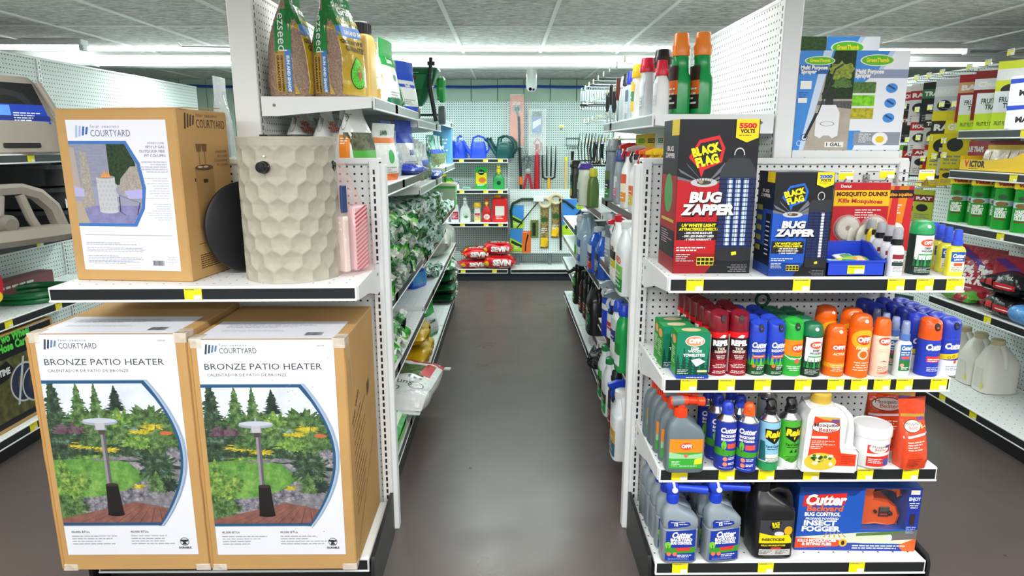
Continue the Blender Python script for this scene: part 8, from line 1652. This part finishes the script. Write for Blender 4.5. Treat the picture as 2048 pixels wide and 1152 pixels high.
b = MB(); b.tube([(-.05, -.03, .24), (-.08, -.04, .12), (-.13, -.04, .02)], .022, TAU, 10); b.tube([(.05, -.03, .24), (.08, -.04, .12), (.13, -.04, .02)], .022, TAU, 10); b.build('rib', t); b = MB(); b.bottle([(.0, .44, .12, 4, 0, -.09), (.03, .48, .16, 4, 0, -.09), (.075, .46, .15, 4, 0, -.08)], TAU, 28); b.lathe([(.05, 0), (.05, .03), (.03, .05), (0, .05)], mat('#7d766c', .6), 20, M=T(-.06, -.05, .10, rx=pi / 2)); b.build('cradle', t)
z = .6655
t = thing('garden_hose', 'coiled hose with a red round card, standing on the far left shelf', 'hose', (-2.58, 3.10, z + .162), radians(60)); b = MB()
for r, y in ((.145, 0), (.145, .03), (.12, .015), (.145, .06), (.12, .045)): b.tube([(r * cos(2 * pi * k / 36), y, r * sin(2 * pi * k / 36)) for k in range(36)], .0145, mat('#1c4a2a', .35), 8, True)
b.build('coil', t); b = MB(); p = Print(); p.ring(0, 0, .065, .16, '#c01e30').up().text('HOSE', .0, .09, .04, W_, bold=.04).ell(.12, -.06, .03, .03, '#e8c82a').poly([(-.15, -.15), (.05, -.15), (.09, -.07), (-.11, -.05)], '#1c1a14').lines(-.12, -.12, .14, 3, .018, '#e8dca0'); p.put(b, on_front(-.024)); b.build('card', t); b = MB(); b.tube([(-.05, -.03, -.12), (.03, -.04, -.135), (.06, -.03, -.14)], .016, metalm('#c9a648', .3), 10); b.build('brass_fitting', t)
t = thing('garden_hose', 'flat green hose coil lying on the far left shelf', 'hose', (-2.62, 3.62, z + .014)); b = MB()
for r, h in ((.19, 0), (.16, .0), (.19, .027), (.16, .028)): b.tube([(r * cos(2 * pi * k / 40), r * sin(2 * pi * k / 40), h) for k in range(40)], .0138, mat('#17703a', .3), 8, True)
b.build('coil', t); b = MB(); b.box(.13, -.03, -.013, .215, .03, .044, mat('#2a2a26', .5), .005); b.build('band', t)
t = thing('hose_box', 'flat maroon box behind the green hose coil', 'box', (-2.80, 3.70, z)); MB().box(-.05, -.3, 0, .04, .3, .09, mat('#8a4a50', .5), .003).build('carton', t); q = MB(); Print().lines(.05, .05, .4, 1, .03, W_).put(q, on_right(.04, -.3)); q.build('print', t)
t = thing('hose_cart_carton', 'kraft and black hose cart carton with a green tag, lowest far left shelf', 'box', (-2.43, 3.46, .1305), radians(90)); cw2 = .66; b = MB(); b.box(-cw2, 0, 0, 0, .36, .47, KRAFT, .004); b.build('carton', t)
p = Print((0, 0, cw2, .47)); p.rect(0, .02, cw2 - .02, .44, '#15171a').up().rect(.0, .05, cw2 - .05, .30, leafm('#5a5a34', .5, 30)).rect(0, .36, cw2 - .42, .11, '#58e04a').text('YARD', .12, .425, .035, '#15301a', bold=.05).text('SERIES', .12, .38, .03, '#15301a', bold=.05).text('Two Wheel', cw2 - .40, .43, .04, '#58e04a', 'l', bold=.05, fit=.22).text('Hose Cart', cw2 - .40, .385, .04, '#58e04a', 'l', bold=.05, fit=.2).up()
for cx, cy, r in ((.40, .20, .09), (.47, .17, .085)): p.ring(cx, cy, r * .55, r, '#2d3550').ring(cx, cy, r * 1.02, r * 1.12, '#c9ccd0')
p.poly([(.33, .1), (.345, .1), (.42, .33), (.405, .33)], '#d0d3d6').poly([(.50, .12), (.515, .12), (.56, .34), (.545, .34)], '#d0d3d6').poly([(.17, .30), (.30, .34), (.34, .29), (.30, .25), (.18, .23)], '#17191c').text('LIFETIME', .25, .275, .03, W_, bold=.05, fit=.13, l=p.l + 1).lines(cw2 - .2, .46, .15, 1, .012, '#b9bcc0')
q = MB(); p.put(q, on_front(0, 0, -cw2)); q.build('front_print', t, flat=True)
for k, (px, py, Y, L) in enumerate(((372, 187, 4.0, .32), (348, 95, 2.75, .3))):
 a = P(px, py, Y=Y); t = hook(('wire hook with a yellow tag behind the tall carton', 'steel hook arm jutting left from the tall post')[k], (-1.0, a.x)[0], Y, a.z, .30, k == 0); t.rotation_euler[2] = -pi / 2; t.location = (-.968, Y, a.z)
a = P(440, 200, Y=2.75); t = pouch('hanging_bag', 'clear hanging bag with a black part left of the tall post', 'bag', (a.x - .01, 2.78, a.z - .25), radians(-90), PouchShape(.12, .06, .34, 151, top=.006), clearm('#f2f4f4', .6)); b = MB(); b.box(-.03, -.015, .02, .03, .015, .16, mat('#24262c', .4), .008); b.build('black_part', t); b = MB(); b.box(-.03, -.012, .165, .03, .012, .20, mat('#8a2430', .4), .005); b.build('red_part', t)
# ================================================================== right wall unit
RW = -pi / 2
def rc(label, px, py, w_, h, c, pr, Y, X=2.74, name='trap_packet', cat='packet', rz=RW + .62, group=None, thick=.012): return card(name, label, cat, X, Y, py, w_, h, c, pr, group, thick, rz)
def trap_art(w_, h, c1, c2, txt, tc=W_):
 p = Print((0, 0, w_, h)); p.rect(0, 0, w_, h, c1).up().rect(0, h * .62, w_, h * .22, c2).ell(w_ * .45, h * .42, w_ * .3, h * .12, '#2a2a2c').text(txt, w_ * .5, h * .68, h * .10, tc, bold=.05, fit=w_ * .8).lines(w_ * .1, h * .2, w_ * .8, 3, h * .06, '#8a8a8c'); return p
def yz(px, py, X): a = P(px, py, X=X); return a.y, a.z
ROWS_ = [(1822, 172, .14, .25, '#e9e6e2', '#c8202c', 'MOUSE', 'white and red mouse trap card'), (1845, 168, .13, .26, '#e2dfdc', '#b8202c', 'RAT', 'white and dark red snap trap card'), (1870, 164, .13, .26, '#26282a', '#3a7a4a', 'TRAP', 'green topped black trap card'), (1897, 158, .13, .27, '#c9ced0', '#e9ecee', 'BAIT', 'clear pouch with a silver trap'), (1952, 148, .16, .27, '#a8202c', '#d8a878', 'BAIT', 'dark red bait block bag'), (1990, 140, .18, .27, '#8a2420', '#dfe4ea', 'Chunks', 'red and white bait chunk bag'), (2036, 120, .17, .26, '#d8e23a', '#e9eef2', 'REPEL', 'lime green repellent bag'),
         (1800, 225, .13, .20, '#4a4438', '#c8a83a', 'GLUE', 'dim glue board card'), (1820, 225, .12, .19, '#2f2a2a', '#8a2a2a', 'TRAP', 'dark trap card'), (1846, 232, .14, .24, '#e6e2de', '#c8202c', 'MOUSE', 'white card with two black traps'), (1872, 228, .12, .22, '#c9c6c2', '#2a2a2c', 'TRAP', 'grey card with a black trap'), (1896, 222, .17, .36, '#e8d81e', '#3a342a', 'RAT', 'big yellow glue trap card'), (1922, 222, .15, .34, '#d8c81a', '#e8d81e', 'GLUE', 'yellow glue trap card'),
         (1806, 290, .13, .22, '#8ac03a', '#d8c83a', 'SLUG', 'yellow green packet'), (1826, 292, .12, .2, '#3a3634', '#c8202c', 'ANT', 'black and red packet'), (1848, 288, .13, .2, '#e6e4e2', '#b8202c', 'ANT', 'small white and red card'), (1872, 290, .13, .2, '#b8202c', '#e9e2e0', 'BAIT', 'small red card'), (1900, 295, .12, .17, '#c9c2b2', '#3a3a34', 'MOTH', 'beige card'), (1858, 330, .11, .14, '#f0d41e', '#23262a', 'VICTOR', 'yellow boxed trap'), (1880, 326, .10, .14, '#f0d01a', '#c8a81a', 'VICTOR', 'yellow trap pack'), (1900, 324, .10, .14, '#e8c81a', '#b8981a', 'TRAP', 'yellow trap pack with round marks'),
         (1822, 375, .14, .24, '#d8d2c6', '#b82430', 'Rat', 'grey bag reading Rat with a red foot'), (1850, 380, .12, .2, '#b8c83a', '#8a2a2a', 'RAT', 'green and red bait packet'), (1830, 610, .12, .2, '#e9e9e6', '#c8202c', 'ANT', 'white and red card with a green insect'), (1808, 590, .12, .16, '#2a4a3a', '#e9e6e2', 'BUG', 'small green and white card')]
PL = {}
for k, (px, py, w_, h, c1, c2, tx, lb) in enumerate(ROWS_):
 X_ = 2.72; Y_, z_ = yz(px, py, X_); row = 'highest' if py < 180 else 'second' if py < 240 else 'third' if py < 340 else 'fourth' if py < 500 else 'low'
 rc(f'{lb} in the {row} row, right wall unit', px, z_, w_, h, c1, trap_art(w_, h, c1, c2, tx), Y_, X_)
 if py < 500:
  hk2 = hook(f'peg hook over the {lb} in the {row} row', 2.95, Y_ + .005, z_ + .012, .26, True, RW) if k == 0 else dup(HK2, f'peg hook over the {lb}, {row} row, right wall', (2.947, Y_ + .005, z_ + .012), RW)
  if k == 0: HK2 = hk2; HK2.location.x = 2.947
  hk2['group'] = 'peg hooks on the right wall unit'
  if k in (1, 4, 9, 11, 12):
   for j in (1, 2): rc(f'{lb}, {("second", "third")[j - 1]} back on its hook, {row} row', px, z_ - .002 * j, w_, h, c1, None, Y_ + .012 * j, X_ + .05 * j)
def wallbox(name, label, px, z, Xf, w_, d_, h, c, pr, cat='box', rz=RW): y = P(px, 300, X=Xf).y; return carton(name, label, cat, (Xf, y, z + .0005), rz, w_, d_, h, mat(c, .35), pr)
def ff_art(w_, h, hd): p = Print((0, 0, w_, h)); p.rect(0, 0, w_, h, '#c8e02a').up().rect(0, h * .45, w_, h * .55, hd).text('FRUIT FLY', w_ * .5, h * .72, h * .13, '#3a4a4a', bold=.03, fit=w_ * .7).text('TRAPS', w_ * .5, h * .56, h * .13, '#3a4a4a', bold=.03, fit=w_ * .45).ell(w_ * .82, h * .42, w_ * .10, h * .12, '#c0304a').text('FRUIT FLY TRAPS', w_ * .4, h * .12, h * .10, '#4a6a1a', bold=.03, fit=w_ * .6); return p
for k, px in enumerate((1938, 1972, 2008)): wallbox('fly_trap_box', f'{("left", "middle", "right")[k]} lime and white fruit fly trap box on the top right shelf', px, 1.575, 2.68, .16, .09, .20, '#c8e02a', ff_art(.16, .2, '#dfe6ea'), rz=radians(-50))
def fm_art(w_, h): p = Print((0, 0, w_, h)); p.rect(0, 0, w_, h, '#eef0f2').up().poly([(0, h * .7), (w_ * .7, h * .78), (w_ * .7, h * .9), (0, h * .88)], '#2a50c8').text('FLY', w_ * .6, h * .5, h * .2, '#23262a', bold=.05).text('MAGNET', w_ * .55, h * .25, h * .2, '#23262a', bold=.05, fit=w_ * .7); return p
t = wallbox('fly_paper_box', 'lower white and blue fly trap box at the right edge of the top right shelf', 2052, 1.575, 2.62, .22, .10, .13, '#eef0f2', fm_art(.22, .13), rz=radians(-55)); dup(t, 'upper white and blue fly trap box at the right edge of the top right shelf', (t.location.x, t.location.y, 1.575 + .131))
t = wallbox('glue_trap_box', 'long dark red glue trap box behind the yellow mouse trap tray', 1990, 1.355, 2.76, .66, .12, .16, '#a01c34', Print((0, 0, .66, .16)).rect(0, 0, .66, .16, '#a01c34').up().rect(.0, .08, .06, .06, '#dfe8e8').text('GLUE TRAPS', .16, .10, .03, W_, bold=.04, fit=.16).rect(.06, .0, .18, .07, '#dfe4e4').rect(.16, .01, .06, .045, '#3a5a5a', l=3))
t = thing('mouse_trap_tray', 'yellow display tray holding wrapped wooden mouse traps', 'tray', (2.57, P(2000, 300, X=2.57).y, 1.3555), RW); YT = mat('#f2c81a', .4); b = MB(); b.prism([(-.30, 0), (.30, 0), (.30, .10), (.16, .10), (.10, .075), (-.08, .06), (-.30, .06)], 0, .003, YT); b.box(-.30, .15, 0, .30, .153, .14, YT).box(-.30, 0, 0, -.297, .153, .08, YT).box(.297, 0, 0, .30, .153, .10, YT).box(-.30, 0, 0, .30, .153, .003, YT); b.build('tray', t); q = MB(); Print().text('V', -.24, .022, .032, '#d8302a', bold=.06).text('ICTOR', -.155, .022, .032, '#3a342a', bold=.06, fit=.12).lines(-.22, .010, .08, 1, .008, '#3a342a').put(q, on_front(0)); q.build('tray_print', t)
for k in range(8): y_ = t.location.y + .24 - .065 * k; u = thing('mouse_trap', f'{ORD[k]} of the wrapped wooden mouse traps in the yellow tray, from its left end', 'trap', (2.66, y_, 1.3605), RW + .1 * (k % 3 - 1), 'mouse traps in the yellow tray', rx=-.25); MB().box(-.026, 0, 0, .026, .012, .10, mat('#d8b82a' if k < 5 else '#c9a878', .4), .002).build('board', u); MB().box(-.03, -.003, .05, .03, -.001, .112, clearm('#ffffff', .6)).build('wrapper', u)
def wk_print(r, h): p = Print((-pi * r, 0, pi * r, h)); p.rect(-pi * r, 0, 2 * pi * r, h, '#159a2c').up().rect(-pi * r, h * .58, 2 * pi * r, h * .13, '#b8d0d8').ell(0, h * .63, r * .7, h * .06, '#8a6a3a').text('WASP &', 0, h * .46, h * .075, W_, bold=.06, fit=r * 1.3).text('HORNET', 0, h * .38, h * .075, W_, bold=.06, fit=r * 1.4).text('KILLER', 0, h * .30, h * .075, W_, bold=.06, fit=r * 1.3).ell(0, h * .80, r * .5, h * .06, '#3a5a3a').rect(-r * .6, h * .24, r * 1.2, h * .03, '#8a2a20'); return p
def wasp_pack(label, loc):
 t = thing('wasp_spray_pack', label, 'pack', loc, radians(-48))
 for sx in (-1, 1):
  r = .033; b = MB(); b.lathe([(r * .9, 0), (r, .004), (r, .205), (r * .8, .215)], mat('#159a2c', .28), 28, c=(sx * r, 0, 0)); b.build('can', t); q = MB(); wk_print(r, .2).put(q, lambda x, y, d, s_=sx: ((r + d) * sin(x / r) + s_ * r, -(r + d) * cos(x / r), y), gx=.008); q.build('label', t, ang=50); b = MB(); b.lathe([(r * .92, .212), (r * .95, .216), (r * .92, .255), (r * .8, .262), (0, .263)], mat('#3a3f42' if sx < 0 else '#b9bfc2', .3), 24, c=(sx * r, 0, 0)); b.build('cap', t)
 b = MB(); b.bottle([(.205, .138, .070, 5), (.243, .138, .070, 5)], mat('#f2dc1e', .35), 28); p = Print(); p.text('Value Pack!', 0, .216, .017, '#c8302a', bold=.06, shear=.15, fit=.11).put(b, on_front(-.0352)); b.build('band', t); t.scale = (1.3, 1.3, 1.06); return t
t = None
for k, px in enumerate((1918, 1962, 2010, 2052)):
 loc = (2.64, P(px, 420, X=2.60).y, 1.0605); lb = ('leftmost', 'second from left', 'third from left', 'rightmost')[k] + ' green wasp spray twin pack with a yellow band'
 t = wasp_pack(lb, loc) if t is None else dup(t, lb, loc)
REDF = film('#a8142c', .35); z = .62
def ant_art(w_, h): p = Print((-w_ / 2, 0, w_ / 2, h)); p.poly([(-w_ * .5, h * .9), (-w_ * .3, h * .95), (w_ * .5, h * .5), (w_ * .5, h * .38)], '#5a2a8a').text('Ant, Flea', -w_ * .02, h * .52, h * .15, W_, bold=.07, shear=.15, fit=w_ * .8).text('& Tick Killer', 0, h * .33, h * .15, W_, bold=.07, shear=.15, fit=w_ * .88).rect(-w_ * .45, h * .2, w_ * .5, h * .06, '#dfe4ea', l=1).text('KILLS', .1 * w_, h * .08, h * .07, '#f0c81e', bold=.05); return p
for k, (px, rz, w_, h) in enumerate(((1962, -78, .32, .31), (2048, -72, .30, .30))): sh = PouchShape(w_, .11, h, 160 + k, lump=.008); pouch('ant_killer_bag', ('dark red ant, flea and tick killer bag on the right wall unit', 'dark red ant killer bag at the right edge behind the black packs')[k], 'bag', (2.70, P(px, 520, X=2.70).y, z + .0005), radians(rz), sh, REDF, ant_art(w_, h))
BKF = film('#121214', .5); f = Print((-.15, 0, .15, 1)); f.rect(-.02, .35, .13, .28, '#c8202c').rect(-.13, .45, .05, .2, '#a02028').rect(-.07, .42, .04, .3, '#c83a3a').up().lines(.0, .45, .1, 1, .1, W_).lines(-.08, .2, .06, 1, .12, W_)
for k in range(2): sack('charcoal_pack', ('lower shiny black pack with red labels on the right wall unit', 'upper shiny black pack with red labels on the right wall unit')[k], 'pack', (2.60, P(2022 - 6 * k, 600, X=2.6).y, z + .0005 + .115 * k), radians(-90 + 5 * k), PillowShape(.30, .15, .112, 170 + k, .007), BKF, f)
sack('bait_sack', 'dark red sack with green leaves at the left end of the ant killer shelf', 'sack', (2.63, P(1922, 600, X=2.6).y, z + .0005), radians(-85), PillowShape(.28, .18, .08, 173, .006), filmpat(['#b01a34', '#b01a34', '#5ab83a', '#b01a34'], 5), None)
sack('bait_sack', 'light blue bag at the right edge of the ant killer shelf', 'sack', (2.60, P(2062, 620, X=2.58).y, z + .0005), radians(-90), PillowShape(.22, .16, .10, 174, .008), film('#5a9ad8', .5), None)
OFFW = mat('#e6e4da', .4)
for k, px in enumerate((1903, 1936, 1972)):
 t = jug('water_jug', f'{("left, half hidden", "middle", "right")[k]} plain white jug on the empty lowest right shelf', (2.76, P(px, 740, X=2.70).y, .1305), .138, .20, .30, OFFW, mat('#d8c8a0', .4), None, radians(-90), shoulder=.55)
 b = MB(); b.bottle([(.03, .07, .004, 4, 0, -.1005), (.14, .05, .004, 4, 0, -.1005)], mat('#dbd9ce', .45), 20); b.build('dent', t)
 if k: q = MB(); Print().rect(.02, .03, .025, .03, '#e8e01e').put(q, on_front(-.1015)); q.build('price_sticker', t)
